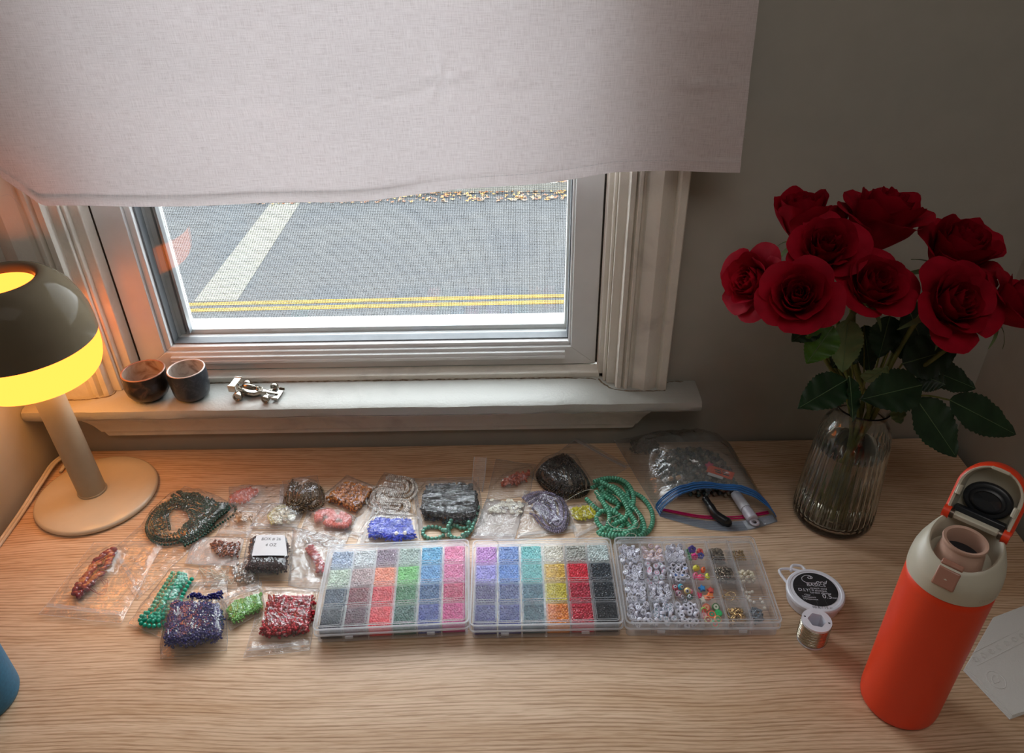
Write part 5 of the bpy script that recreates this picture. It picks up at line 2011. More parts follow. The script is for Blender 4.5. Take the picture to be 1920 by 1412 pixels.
# silver film wrap: long crinkled empty bag between (20),(21)
pg20 = [(590, 965), (605, 955), (640, 958), (657, 975), (648, 990), (615, 990), (600, 985)]
bag('crinkled clear bag of salmon pink coral sticks beside the long silver strand bag', [(582, 950), (664, 972), (640, 1025), (560, 1012)], [(pg20, 0.010)], zipe=None, film='film_milky', z0=0.0010, amp=0.002)
hank('coral_sticks', 'salmon pink coral bead coil left of the silver bag', [(598, 975), (600, 962), (618, 960), (625, 972), (612, 980), (630, 985), (648, 985), (650, 970), (635, 965)], 0.008, 3, 0.0030, bead_mat((232, 112, 96), 0.2, 0, 0.15), 0.010, z0=0.001, seed=25, cat='bead strand', step=0.75)
pg21 = [(577, 1024), (592, 1020), (604, 1030), (606, 1060), (600, 1078), (588, 1050)]
bag('large crinkled clear bag with bright red chip strand left of the left box', [(548, 985), (648, 1012), (604, 1108), (540, 1096)], [(pg21, 0.008)], zipe=None, film='film_milky', z0=0.0006, amp=0.0030, slack=0.004, bot='film_milky')
hank('red_chip_strand', 'bright red chip strand in the crinkled bag beside the left box', [(582, 1025), (590, 1042), (598, 1058), (602, 1074)], 0.009, 3, 0.0024, bead_mat((190, 14, 36), 0.12, 0, 0.2), 0.009, seed=26, sq=(1.2, 0.9, 0.8), cat='bead strand')
# 18 copper mix bag
pg = [(392, 1018), (400, 1010), (452, 1014), (446, 1048), (415, 1046), (396, 1035)]
bag('clear zip bag of copper brown beads in front of the shell chips', [(364, 1004), (457, 1009), (444, 1060), (345, 1055)], [(pg, 0.006)], z0=0.0022, zipe=3, film='film', bot='film_white')
fill('seed_beads', 'copper brown faceted beads in the bag left of the labelled bag', pg, 0.0062, 0.0018, bead_mat((126, 66, 44), 0.1, 0.3, 0.45), z0=0.0027, seed=27, sparse=0.8)
# 22 clear crystals
pg = [(428, 1060), (462, 1048), (482, 1060), (476, 1095), (440, 1092)]
bag('clear bag of crystal beads and loose clear cord below the copper beads', [(372, 1058), (486, 1040), (484, 1108), (380, 1100)], [(pg, 0.006)], z0=0.0010, zipe=None, film='film')
fill('crystal_beads', 'clear crystal bicone beads left of the labelled bag', pg, 0.006, 0.0021, bead_mat((196, 194, 190), 0.05, 0.45, 0.3), z0=0.0015, cat='crystal beads', seed=28, sparse=0.7)
b = thing('cord_tangle', 'tangle of clear cord in the crystal bead bag', 'cord', (*D(410, 1075), 0.002))
rng = random.Random(77)
for k in range(6):
    pts = [D3(rng.uniform(375, 440), rng.uniform(1062, 1098), 0.002 + 0.0012 * rng.random()) for _ in range(5)]
    MB().tube(smoothpath(pts, 7), 0.0004, 5).build('cord_loop', M['string'], b)
# 19 labelled black-brown seed bag
pg = [(470, 1010), (480, 1002), (535, 1003), (541, 1015), (540, 1080), (462, 1080)]
bag('plump clear bag of black brown seed beads with handwritten paper label', [(466, 996), (547, 996), (542, 1084), (458, 1083)], [(pg, 0.017)], z0=0.0010, zipe=None, amp=0.0006, film='film_soft')
fill('seed_beads', 'black brown seed beads in the plump labelled bag', pg, 0.0165, 0.00135, bead_mat((50, 28, 32), 0.15, 0, 0.4), z0=0.0012, seed=29)
lb = thing('paper_label', 'white paper label handwritten BOX # 26 4 OZ on the plump bag', 'label', (*D(508, 1025, 0.0185), 0.0185))
ql = [Vector(D3(480, 1008, 0.0185)), Vector(D3(534, 1008, 0.0185)), Vector(D3(536, 1050, 0.0190)), Vector(D3(470, 1052, 0.0190))]
ql = [Vector(D3(481, 1004, 0.0208)), Vector(D3(534, 1004, 0.0208)), Vector(D3(539, 1042, 0.0208)), Vector(D3(472, 1042, 0.0208))]


def lab(u, v, up=0.0):
    p = (ql[3] * (1 - u) + ql[2] * u) * (1 - v) + (ql[0] * (1 - u) + ql[1] * u) * v
    return (p.x, p.y, p.z + 0.0005 * math.sin(u * PI) + up)


MB().grid(lambda u, v: lab(u, v), 12, 6).build('paper', M['paper'], lb, smooth=180)
for txt, u0, v0, s_ in (('BOX # 26', 0.52, 0.80, 0.0066), ('4 OZ', 0.52, 0.50, 0.0066)):
    V, F = text_mesh(txt, s_, shear=0.15)
    Wd_ = (ql[2] - ql[3]).length
    Hd_ = (ql[0] - ql[3]).length
    MB().add([lab(u0 + x / Wd_, v0 + y / Hd_, 0.00012) for x, y, z in V], F).build('handwriting', M['ink'], lb, smooth=None)
# 23 mint bag
pg = [(320, 1072), (348, 1070), (345, 1090), (330, 1110), (325, 1140), (300, 1162), (264, 1160), (272, 1140), (300, 1105)]
bag('clear zip bag of mint turquoise beads left of the navy bag', [(322, 1062), (368, 1072), (302, 1190), (245, 1163)], [(pg, 0.010)], z0=0.0020, zipe=None)
hank('bead_strand', 'mint turquoise round bead strands in the bag left of navy', [(335, 1075), (322, 1095), (305, 1120), (290, 1145), (275, 1158), (300, 1158), (315, 1135), (328, 1105), (345, 1080)], 0.020, 6, 0.0027, bead_mat((22, 172, 142), 0.18, 0, 0.2), 0.011, z0=0.0025, seed=31)
# 24 navy bag
pg = [(318, 1130), (330, 1124), (410, 1128), (420, 1150), (420, 1206), (360, 1218), (310, 1222), (312, 1170)]
bag('plump clear zip bag of navy blue beads, front left of the pile', [(322, 1092), (424, 1086), (421, 1214), (306, 1228)], [(pg, 0.019)], z0=0.0015, zipe=0, amp=0.0016)
fill('seed_beads', 'navy blue seed beads filling the plump front left bag', pg, 0.0185, 0.00155, bead_mat((20, 22, 104), 0.14, 0, 0.35), z0=0.0017, seed=32)
fill('seed_beads', 'navy blue beads spilled toward the open top of the front left bag', [(352, 1122), (362, 1110), (385, 1118), (420, 1102), (414, 1126), (385, 1134)], 0.013, 0.00155, bead_mat((20, 22, 104), 0.14, 0, 0.35), z0=0.006, seed=33)
# 25 green seed bag
pg = [(426, 1134), (440, 1125), (492, 1108), (492, 1140), (440, 1172), (428, 1160)]
bag('small clear zip bag of light green seed beads between navy and red bags', [(410, 1112), (488, 1086), (498, 1142), (432, 1180)], [(pg, 0.007)], z0=0.0030, zipe=0, zw=0.008)
fill('seed_beads', 'light green seed beads in the small bag between navy and red', pg, 0.0068, 0.0014, bead_mat((122, 186, 92), 0.12, 0, 0.2), z0=0.0034, seed=34)
# 26 red crystals
pg = [(500, 1112), (588, 1114), (590, 1150), (578, 1188), (520, 1197), (482, 1190), (496, 1160)]
bag('clear zip bag of sparkling red crystal beads in front of the left box', [(496, 1102), (592, 1106), (576, 1214), (462, 1226)], [(pg, 0.011)], z0=0.0022, zipe=2, zw=0.007)
fill('red_crystals', 'sparkling ruby red crystal beads in the front bag', pg, 0.0105, 0.0018, bead_mat((170, 6, 30), 0.06, 0.25, 0.6), z0=0.0026, sq=(1, 1, 0.9), cat='crystal beads', seed=35)

# ================================================================ FREEZER BAG
fz = thing('freezer_bag', 'large clear freezer bag with blue and magenta zip, full of supplies', 'bag', (*D(1310, 910), 0))
Aq = [Vector(D3(1152, 826, 0.001)), Vector(D3(1345, 812, 0.001)), Vector(D3(1458, 978, 0.001)), Vector(D3(1237, 968, 0.001))]
NB = 46


def fz_top(u, v):
    p = (Aq[0] * (1 - u) + Aq[1] * u) * (1 - v) + (Aq[3] * (1 - u) + Aq[2] * u) * v
    # upper sheet bows back at the mouth, so the opening gapes
    p += Vector((0, 0.026, 0)) * math.sin(PI * min(1, max(0, u * 0.98 + 0.01))) * v ** 4
    e = min(u, 1 - u) * 2
    ev = min(v * 3.2, 1)
    puff = 0.043 * (1 - (1 - min(1, e * 1.5)) ** 2) ** 0.6 * ev ** 0.7 * (1 - 0.42 * v ** 2)
    c_ = crumple(p.x, p.y, 55.5, 32)
    c2 = crumple(p.x, p.y, 15.5, 80)
    k = min(1, min(u, 1 - u, v) * 8)
    return (p.x, p.y, 0.0012 + puff + (0.0065 * c_ + 0.0018 * c2) * k * (1 - 0.7 * v ** 3))


def fz_bot(u, v):
    p = (Aq[0] * (1 - u) + Aq[1] * u) * (1 - v) + (Aq[3] * (1 - u) + Aq[2] * u) * v
    p += Vector((0.004, -0.022, 0)) * math.sin(PI * u) * v ** 4
    return (p.x, p.y, 0.0006 + 0.0006 * math.sin(u * 9) ** 2 * v)


MB().grid(fz_top, NB, NB).build('top_film', M['freezer'], fz, smooth=180)
MB().grid(fz_bot, 16, 16).build('bottom_film', M['film_soft'], fz, smooth=180)
# blue zip band of the upper sheet
MB().grid(lambda u, v: tuple(Vector(fz_top(u, 0.905 + 0.095 * v)) + Vector((0, 0, 0.0005))), 40, 3).build('zip_band', M['zip_blue'], fz, smooth=180)
zb = plain('blue_zip_rib', (52, 118, 190), 0.3)
for vv_ in (0.905, 0.925, 0.955, 0.985):
    MB().tube([tuple(Vector(fz_top(u, vv_)) + Vector((0, 0, 0.0009))) for u in np.linspace(0.005, 0.995, 50)], 0.0006, 6).build('zip_rib', zb, fz)
MB().grid(lambda u, v: tuple(Vector(fz_bot(u, 0.93 + 0.07 * v)) + Vector((0, 0, 0.0004))), 40, 3).build('lower_band', film_mat('pale_blue_lip', (0.7, 0.8, 0.92), 0.3, 0.1, 40, hazecol=(0.35, 0.5, 0.75)), fz, smooth=180)
for vv_ in (0.900, 0.915):
    MB().tube([tuple(Vector(fz_bot(u, vv_)) + Vector((0, 0, 0.0013))) for u in np.linspace(0.04, 0.97, 50)], 0.0010, 8).build('magenta_zip', M['zip_pink'], fz)
# fine crimps at both ends of the zip
for u0, u1, fn in ((0.005, 0.16, fz_top), (0.70, 0.985, fz_bot)):
    b = MB()
    for u in np.linspace(u0, u1, 24 if u0 < 0.1 else 34):
        b.tube([tuple(Vector(fn(u, 0.935)) + Vector((0, 0, 0.0012))), tuple(Vector(fn(u, 0.998)) + Vector((0, 0, 0.0012)))], 0.00030, 4)
    o = b.build('crimps', M['zip'], fz)
    o['kind'] = 'stuff'
MB().tube([fz_top(u, 0.0) for u in np.linspace(0, 1, 30)] + [fz_top(1, v) for v in np.linspace(0, 1, 30)] , 0.0004, 4).build('seam', M['zip'], fz)
MB().tube([fz_top(0, v) for v in np.linspace(0, 1, 30)], 0.0004, 4).build('seam', M['zip'], fz)
# contents
mixb = mixed_bead_mat([(60, 78, 76), (92, 90, 84), (48, 60, 58), (120, 112, 100), (70, 84, 92), (150, 140, 122), (86, 96, 90), (40, 46, 52)], 0.3)
pg = [(1225, 870), (1240, 845), (1300, 835), (1345, 850), (1370, 885), (1380, 925), (1330, 935), (1260, 930)]
fill('mixed_beads', 'mixed dark green and grey beads inside the freezer bag', pg, 0.023, 0.0032, mixb, z0=0.001, sq=(1.2, 0.9, 0.8), cat='beads', seed=41)
pg = [(1185, 845), (1180, 825), (1215, 820), (1240, 830), (1235, 850), (1205, 852)]
fill('black_beads', 'black beads in the back left corner of the freezer bag', pg, 0.013, 0.0022, bead_mat((28, 26, 26), 0.25), z0=0.001, cat='beads', seed=42)


def small(name, label, cat, mb_, mat, bevel=0.0, smooth=40):
    o = mb_.build(name, mat, None, smooth=smooth, bevel=bevel)
    return tag(o, label, cat)


x, y = D(1330, 873, 0.030)
b = extr(star2(0.0062, 0.0036), 0.0022)
b.xf(Matrix.Translation((x, y, 0.0295)) @ Matrix.Rotation(0.4, 4, 'X'))
small('star_charm', 'pink star shaped bead seen through the freezer bag', 'charm', b, clay((206, 60, 110)), 0.0006)
# orange packet card
x, y = D(1350, 890, 0.026)
pk = thing('orange_packet', 'small orange and white packet card inside the freezer bag', 'packet', (x, y, 0.0235))
Mp = Matrix.Translation((x, y, 0.0300)) @ Matrix.Rotation(math.radians(-30), 4, 'Z') @ Matrix.Rotation(math.radians(8), 4, 'X')
b = MB().box((0, 0, 0), (0.034, 0.013, 0.0008))
b.xf(Mp)
b.build('orange_card', plain('orange_card', (226, 72, 20), 0.5), pk)
b = MB().box((-0.004, -0.0085, 0), (0.020, 0.005, 0.0007))
b.xf(Mp)
b.build('white_strip', M['paper'], pk)
b = MB()
for k, (a_, c_) in enumerate(((-0.006, 0.0015), (0.004, 0.0015), (-0.004, -0.0018), (0.006, -0.0018), (0.0005, 0.0042))):
    b.box((a_ + 0.002, c_, 0.00055), (0.0085 if k < 4 else 0.014, 0.0020 if k < 4 else 0.0008, 0.0002))
b.xf(Mp)
b.build('print', M['ink'], pk, smooth=None)
# clear flat case with beads
x, y = D(1290, 880, 0.02)
b = MB().box((0, 0, 0), (0.060, 0.022, 0.006))
b.xf(Matrix.Translation((x, y, 0.0275)) @ Matrix.Rotation(math.radians(-38), 4, 'Z'))
small('clear_case', 'slim clear plastic tube case lying inside the freezer bag', 'case', b, M['box'], 0.0015)
for px, py, nm, rgb in ((1247, 901, 'white ring', (196, 196, 190)), (1257, 898, 'tan cube', (176, 140, 96)), (1272, 896, 'tan tube', (186, 142, 90)), (1300, 843, 'beige', (130, 118, 92))):
    x, y = D(px, py, 0.026)
    if 'ring' in nm:
        V, F = TOR
        b = MB().add([(x + 0.0042 * a, y + 0.0042 * b_, 0.0265 + 0.0022 * c_) for a, b_, c_ in V], [tuple(f) for f in F])
    else:
        b = MB().box((x, y, 0.0262), (0.0062, 0.0050, 0.0045), 0.5)
    small('loose_bead', nm + ' bead lying against the freezer bag film', 'bead', b, clay(rgb), 0.0006 if 'ring' not in nm else 0)
# white glue tube with cap, poking out of the mouth
gt = thing('white_tube', 'white plastic tube with ringed cap poking out of the freezer bag', 'tube', (*D(1400, 965), 0.001))
Pa, Pb = Vector(D3(1378, 925, 0.010)), Vector(D3(1412, 975, 0.008))
ax = (Pb - Pa)
L = ax.length
Mt = Matrix.Translation(Pa) @ ax.normalized().to_track_quat('Z', 'Y').to_matrix().to_4x4()
MB().lathe([(0.0001, 0), (0.0065, 0.001), (0.0070, L * 0.55), (0.0070, L * 0.6)], (0, 0, 0), 24, cap1=True).xf(Mt).build('tube_body', plain('white_tube_plastic', (206, 208, 216), 0.35), gt)
MB().lathe([(0.0062, L * 0.6), (0.0062, L * 0.68), (0.0072, L * 0.69), (0.0072, L * 0.97), (0.0060, L)], (0, 0, 0), 24, cap0=True, cap1=True).xf(Mt).build('cap', plain('frosted_cap', (186, 184, 196), 0.3), gt, bevel=0.0004)
V, F = TOR
MB().add([(0.0068 * a, 0.0022 * c_, L + 0.004 + 0.0068 * b_) for a, b_, c_ in V], [tuple(f) for f in F]).xf(Mt).build('ring_tab', plain('frosted_cap', (186, 184, 196), 0.3), gt, smooth=180)
b = MB().tube(smoothpath([D3(1322, 935, 0.012), D3(1332, 950, 0.012), D3(1342, 965, 0.010), D3(1362, 978, 0.0075), D3(1364, 981, 0.0075)], 8), [0.0045] * 8 + [0.0052] * 8 + [0.0055] * 8 + [0.0058] * 8 + [0.0050], 14)
small('pliers_handle', 'black curved rubber handle of pliers poking out of the freezer bag', 'pliers', b, plain('black_rubber', (26, 27, 30), 0.28))

# ================================================================ CORD DISC AND WIRE SPOOL
cd = thing('cord_dispenser', 'round white cord dispenser with black label reading Cord Basics', 'cord spool', (0.3335, 0.5860, 0))
M['whitep'] = plain('white_plastic', (222, 224, 234), 0.3, vary=0.02)
CDX, CDY = 0.3335, 0.5860
MB().lathe([(0.0001, 0.0003), (0.0275, 0.0003), (0.0285, 0.0015), (0.0290, 0.0125)], (CDX, CDY, 0), 64).build('case', M['whitep'], cd)
MB().lathe([(0.0290, 0.0120), (0.0312, 0.0125), (0.0316, 0.0150), (0.0312, 0.0172), (0.0300, 0.0182), (0.0275, 0.0182), (0.0268, 0.0176), (0.0001, 0.0176)], (CDX, CDY, 0), 72).build('lid', M['whitep'], cd)
Ml = Matrix.Translation((CDX, CDY, 0.0179)) @ Matrix.Rotation(math.radians(-6), 4, 'Z')
MB().lathe([(0.0001, 0.0), (0.0240, 0.0)], (0, 0.0012, 0), 64).xf(Ml).build('black_label', plain('black_label_paper', (36, 35, 38), 0.5, vary=0.1, scale=500), cd, smooth=None)
tx = M['whitep']


def ltxt(s_, size, x_, y_, mat=None, shear=0.0, sx=1.0):
    V, F = text_mesh(s_, size, shear=shear)
    MB().add([(a * sx + x_, b_ + y_, 0.00015) for a, b_, c_ in V], F).xf(Ml).build('print', mat or tx, cd, smooth=None)


ltxt('ord', 0.0068, 0.0080, 0.0118, shear=0.3, sx=1.25)
cc = [(-0.0020, 0.0168), (-0.0010, 0.0182), (-0.0030, 0.0192), (-0.0050, 0.0178), (-0.0035, 0.0162), (-0.0008, 0.0165), (0.0002, 0.0185), (-0.0030, 0.0208), (-0.0075, 0.0204), (-0.0112, 0.0175), (-0.0118, 0.0135), (-0.0085, 0.0104), (-0.0030, 0.0098), (0.0035, 0.0100)]
MB().tube(smoothpath([(a_, b_, 0.0001) for a_, b_ in cc], 6), 0.00032, 5).xf(Ml).build('print', tx, cd)
ltxt('BASICS', 0.0056, 0.002, 0.0070, sx=1.2)
ltxt('D.I.Y!', 0.0058, -0.0125, -0.0010)
ltxt('stretch cord', 0.0036, 0.0035, 0.0024)
ltxt('fil elastique', 0.0036, 0.0035, -0.0008)
ltxt('cordon elastico', 0.0036, 0.0045, -0.0040)
ltxt('Clear', 0.0030, -0.0105, -0.0078)
ltxt('Transparent', 0.0030, -0.0095, -0.0107)
ltxt('Transparente', 0.0030, -0.0085, -0.0136)
ltxt('0.5', 0.0086, 0.0105, -0.0085)
ltxt('mm', 0.0040, 0.0185, -0.0098)
ltxt('50 ft / 15 m', 0.0046, 0.002, -0.0245, plain('print_black', (24, 24, 26), 0.5))
for a, b_, c_, d_ in ((-0.022, 0.0047, 0.0225, 0.0047), (-0.0225, -0.0058, 0.0225, -0.0058), (-0.004, -0.0058, -0.002, -0.021), (0.006, -0.0058, 0.008, -0.020)):
    MB().tube([(a, b_, 0.0001), (c_, d_, 0.0001)], 0.0001, 4).xf(Ml).build('rule_line', plain('label_rule', (90, 88, 88), 0.6), cd)
MB().tube(smoothpath([(CDX - 0.027, CDY + 0.012, 0.015), (CDX - 0.031, CDY + 0.031, 0.0155), (CDX - 0.018, CDY + 0.0335, 0.0155), (CDX - 0.008, CDY + 0.030, 0.0155)], 8), 0.0016, 8).build('hang_tab', M['whitep'], cd)
MB().tube(smoothpath([(CDX - 0.018, CDY + 0.030, 0.0155), (CDX - 0.0135, CDY + 0.0385, 0.0155), (CDX - 0.004, CDY + 0.0375, 0.0155), (CDX - 0.001, CDY + 0.031, 0.0155)], 8), 0.0016, 8).build('hang_tab', M['whitep'], cd)
# wire spool
sx_, sy_ = 0.3150, 0.5345
ws = thing('wire_spool', 'small spool of silver wire with white hexagonal core', 'wire spool', (sx_, sy_, 0))
rhex = lambda a: 0.0088 / math.cos(((a + 0.3) % (PI / 3)) - PI / 6) * 0.93
b = MB()
N_ = 48
for (zz, top) in ((0.0300, True), (0.0, False)):
    pass
vs, fs = [], []
rows = [('h', 0.0010), ('o', 0.0010, 0.0150), ('o', 0.0030, 0.0150), ('o', 0.0034, 0.0115), ('o', 0.0280, 0.0115), ('o', 0.0284, 0.0152), ('o', 0.0312, 0.0152), ('h', 0.0312), ('h', 0.0010)]
for rw in rows:
    for i in range(N_):
        a = 2 * PI * i / N_
        r = rhex(a) if rw[0] == 'h' else rw[2]
        vs.append((sx_ + r * math.cos(a), sy_ + r * math.sin(a), rw[1]))
for j in range(len(rows) - 1):
    for i in range(N_):
        k = (i + 1) % N_
        fs.append((j * N_ + i, j * N_ + k, (j + 1) * N_ + k, (j + 1) * N_ + i))
b.add(vs, fs).build('core', M['whitep'], ws, smooth=30)
hp = []
turns = 17
for i in range(turns * 32 + 1):
    a = 2 * PI * i / 32
    hp.append((sx_ + 0.0151 * math.cos(a), sy_ + 0.0151 * math.sin(a), 0.0042 + 0.0234 * i / (turns * 32) + 0.0002 * math.sin(a * 0.37)))
MB().tube(hp, 0.00072, 6).build('wire_coil', plain('tinned_wire', (190, 182, 164), 0.2, 1.0, vary=0.1), ws, smooth=180)
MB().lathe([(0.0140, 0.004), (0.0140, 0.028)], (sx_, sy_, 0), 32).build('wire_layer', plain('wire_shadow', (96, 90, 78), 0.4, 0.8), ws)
for a in (2.7, -0.35):
    MB().box((sx_ + 0.0122 * math.cos(a), sy_ + 0.0122 * math.sin(a), 0.0313), (0.0020, 0.0012, 0.0004), a).build('print_mark', M['ink'], ws)

# ================================================================ ORANGE BOTTLE
BX, BY = 0.377, 0.462
bt = thing('water_bottle', 'orange red insulated water bottle with cream lid flipped open', 'water bottle', (BX, BY, 0))
M['orange'] = plain('orange_powder_coat', (232, 62, 22), 0.42, vary=0.02, scale=800, bump=0.05)
M['cream'] = plain('cream_lid_plastic', (196, 190, 172), 0.38, vary=0.02)
M['blush'] = plain('blush_spout_plastic', (196, 160, 142), 0.3, vary=0.02)
M['blush2'] = plain('rose_brown_button', (166, 118, 100), 0.25, vary=0.03)
M['seal'] = plain('charcoal_seal', (34, 37, 42), 0.35)
MB().lathe([(0.0001, 0.0), (0.0300, 0.0), (0.0335, 0.0012), (0.0356, 0.0045), (0.0362, 0.010), (0.0362, 0.172), (0.0360, 0.1795), (0.0340, 0.181), (0.0001, 0.181)], (BX, BY, 0), 96).build('body', M['orange'], bt, smooth=60)
fx, fy = D(1773, 1085, 0.203)
fwd = Vector((fx - BX, fy - BY, 0)).normalized()
ang = math.atan2(fwd.y, fwd.x)
# local frame: +x = front (button), +z up
ML = Matrix.Translation((BX, BY, 0)) @ Matrix.Rotation(ang, 4, 'Z')
# collar: band + shoulder whose rim rises towards the hinge at the back
vs, fs = [], []
n = 96
rows = []
for i in range(n):
    a = 2 * PI * i / n
    back = (1 - math.cos(a)) / 2             # 0 front, 1 back
    side = abs(math.sin(a))
    ht = 0.0285 + 0.022 * back ** 1.2
    rim_r = 0.0255 + 0.0015 * back
    col = [(0.0352, 0.1800), (0.0364, 0.1808), (0.0366, 0.1830), (0.0366, 0.1895), (0.0364, 0.1930)]
    for s_ in (0.25, 0.5, 0.75, 0.92, 1.0):
        r = 0.0364 - (0.0364 - rim_r - 0.0018) * s_ ** 1.9
        col.append((r, 0.1930 + (ht - 0.013) * s_))
    zt = col[-1][1]
    col += [(rim_r + 0.0006, zt + 0.0006), (rim_r - 0.0008, zt - 0.0006), (rim_r - 0.0016, zt - 0.004), (rim_r - 0.0022, 0.2020), (rim_r - 0.0050, 0.2005), (0.0001, 0.2005)]
    rows.append(col)
m_ = len(rows[0])
for i in range(n):
    a = 2 * PI * i / n
    for r, z in rows[i]:
        vs.append((r * math.cos(a), r * math.sin(a), z))
for i in range(n):
    k = (i + 1) % n
    for j in range(m_ - 1):
        fs.append((i * m_ + j, k * m_ + j, k * m_ + j + 1, i * m_ + j + 1))
MB().add(vs, fs).xf(ML).build('collar', M['cream'], bt, smooth=50)
# embossed writing on the collar: flat letters, relief shade put into darker cream
V, F = text_mesh('OWALA', 0.0050)
b = MB()
a0 = math.radians(62)
b.add([(0.03675 * math.cos(a0 + x_ / 0.0366), 0.03675 * math.sin(a0 + x_ / 0.0366), 0.1870 + y_) for x_, y_, z_ in V], F).xf(ML)
b.build('embossed_name', plain('cream_emboss_shade', (176, 170, 152), 0.4), bt, smooth=None)
# spout: oval drinking mouth
def oval(rx, ry, z, cx=0.0, lean=0.0, n=48):
    return [(cx + rx * math.cos(2 * PI * i / n) , ry * math.sin(2 * PI * i / n), z + lean * (-math.cos(2 * PI * i / n))) for i in range(n)]
b = MB()
rings = [oval(0.0170, 0.0190, 0.2008, 0.004), oval(0.0160, 0.0182, 0.2070, 0.004), oval(0.0150, 0.0176, 0.2130, 0.003), oval(0.0130, 0.0166, 0.2170, 0.003, 0.0015), oval(0.0124, 0.0168, 0.2200, 0.0035, 0.003),
         oval(0.0132, 0.0178, 0.2225, 0.0035, 0.0035), oval(0.0126, 0.0172, 0.2240, 0.0035, 0.0035), oval(0.0100, 0.0148, 0.2234, 0.0035, 0.0035), oval(0.0088, 0.0136, 0.2190, 0.003, 0.003), oval(0.0085, 0.0130, 0.2080, 0.002)]
vs = [p for r in rings for p in r]
fs = [(j * 48 + i, j * 48 + (i + 1) % 48, (j + 1) * 48 + (i + 1) % 48, (j + 1) * 48 + i) for j in range(len(rings) - 1) for i in range(48)]
sp_ = b.add(vs, fs).xf(ML).build('spout', M['blush'], bt, smooth=50)
MB().add(oval(0.0088, 0.0134, 0.2110, 0.002), [tuple(range(48))]).xf(ML).build('spout_hole', M['seal'], sp_, smooth=None)
# release button on the front slope
b = MB()
b.box((0, 0, 0), (0.0165, 0.0175, 0.0060))
b.xf(ML @ Matrix.Translation((0.0308, 0, 0.2000)) @ Matrix.Rotation(math.radians(56), 4, 'Y'))
b.build('button', M['blush2'], bt, bevel=0.0014, seg=3)
b = MB()
b.box((0, 0, 0), (0.0050, 0.0170, 0.0050))
b.xf(ML @ Matrix.Translation((0.0238, 0, 0.2095)) @ Matrix.Rotation(math.radians(20), 4, 'Y'))
b.build('button_lip', M['blush2'], bt, bevel=0.0010)
# hinge
hx_, hz_ = -0.0185, 0.2265
for s_ in (-1, 1):
    MB().tube([(hx_, s_ * 0.0175, hz_), (hx_, s_ * 0.0205, hz_)], 0.0042, 16).xf(ML).build('hinge_pin', plain('steel_pin', (120, 106, 96), 0.3, 0.9), bt)
    MB().tube([(hx_, s_ * 0.0205, hz_), (hx_, s_ * 0.0262, hz_)], 0.0056, 20).xf(ML).build('hinge_knuckle', M['orange'], bt)
MB().box((hx_ + 0.001, 0, hz_ + 0.001), (0.006, 0.035, 0.005)).xf(ML).build('hinge_bar', M['cream'], bt, bevel=0.001)
# flipped lid: D-shaped cup, local a = across (y), b = away from the hinge, c = opening side
MH = ML @ Matrix.Translation((hx_ - 0.001, 0, hz_ + 0.002)) @ Matrix.Rotation(math.radians(-24), 4, 'Y')


def dshape(w_, L_, n=28):
    pts = [(-w_, 0.0), (-w_, L_ - w_)]
    pts = [(-w_, 0.0)] + [(w_ * math.cos(a), (L_ - w_) + w_ * math.sin(a)) for a in np.linspace(PI, 0, n)] + [(w_, 0.0)]
    return pts


def dloft(levels, mat, name, parent=bt, capend=True, sm=40):
    b_ = MB()
    k = None
    vs_, fs_ = [], []
    for (w_, L_, dep, b0) in levels:
        p_ = dshape(w_, L_)
        k = len(p_)
        vs_ += [(dep, a_, b_ + b0) for a_, b_ in p_]
    for j in range(len(levels) - 1):
        for i in range(k):
            i2 = (i + 1) % k
            fs_.append((j * k + i, j * k + i2, (j + 1) * k + i2, (j + 1) * k + i))
    if capend:
        fs_.append(tuple((len(levels) - 1) * k + i for i in range(k)))
    return b_.add(vs_, fs_).xf(MH).build(name, mat, parent, smooth=sm)


dloft([(0.0236, 0.0490, 0.0005, 0), (0.0262, 0.0520, -0.001, -0.001), (0.0268, 0.0525, -0.008, -0.001), (0.0262, 0.0515, -0.016, 0), (0.0225, 0.047, -0.0215, 0.002), (0.014, 0.036, -0.0235, 0.006)], M['orange'], 'lid_shell', sm=60)
dloft([(0.0244, 0.0498, 0.0004, 0), (0.0240, 0.0494, 0.0016, 0), (0.0222, 0.0476, 0.0014, 0.001), (0.0212, 0.0462, -0.0030, 0.001), (0.0200, 0.0440, -0.0150, 0.002)], M['cream'], 'lid_liner', sm=50)
b = MB()
for r, x_ in ():
    pass
rings = []
for (ry, rz, dep) in ((0.0190, 0.0148, -0.0148), (0.0190, 0.0148, -0.0100), (0.0175, 0.0136, -0.0088), (0.0146, 0.0108, -0.0088), (0.0136, 0.0100, -0.0070), (0.0112, 0.0080, -0.0064), (0.0102, 0.0072, -0.0076), (0.0001, 0.0001, -0.0080)):
    rings += [(dep, ry * math.cos(2 * PI * i / 40), 0.0180 + rz * math.sin(2 * PI * i / 40)) for i in range(40)]
b.add(rings, [(j * 40 + i, j * 40 + (i + 1) % 40, (j + 1) * 40 + (i + 1) % 40, (j + 1) * 40 + i) for j in range(7) for i in range(40)])
b.xf(MH).build('seal', M['seal'], bt, smooth=50)
MB().box((-0.006, 0, 0.003), (0.010, 0.040, 0.006)).xf(MH).build('seal_strap', M['seal'], bt, bevel=0.001)
for yy in (-0.0215, 0.0215):
    MB().tube([(0.0016, yy, 0.016), (0.0016, yy, 0.024)], 0.0022, 10).xf(MH).build('lid_nub', M['cream'], bt)
MB().box((0.0008, 0, 0.0480), (0.0024, 0.014, 0.0026)).xf(MH).build('lid_catch', M['cream'], bt, bevel=0.0006)

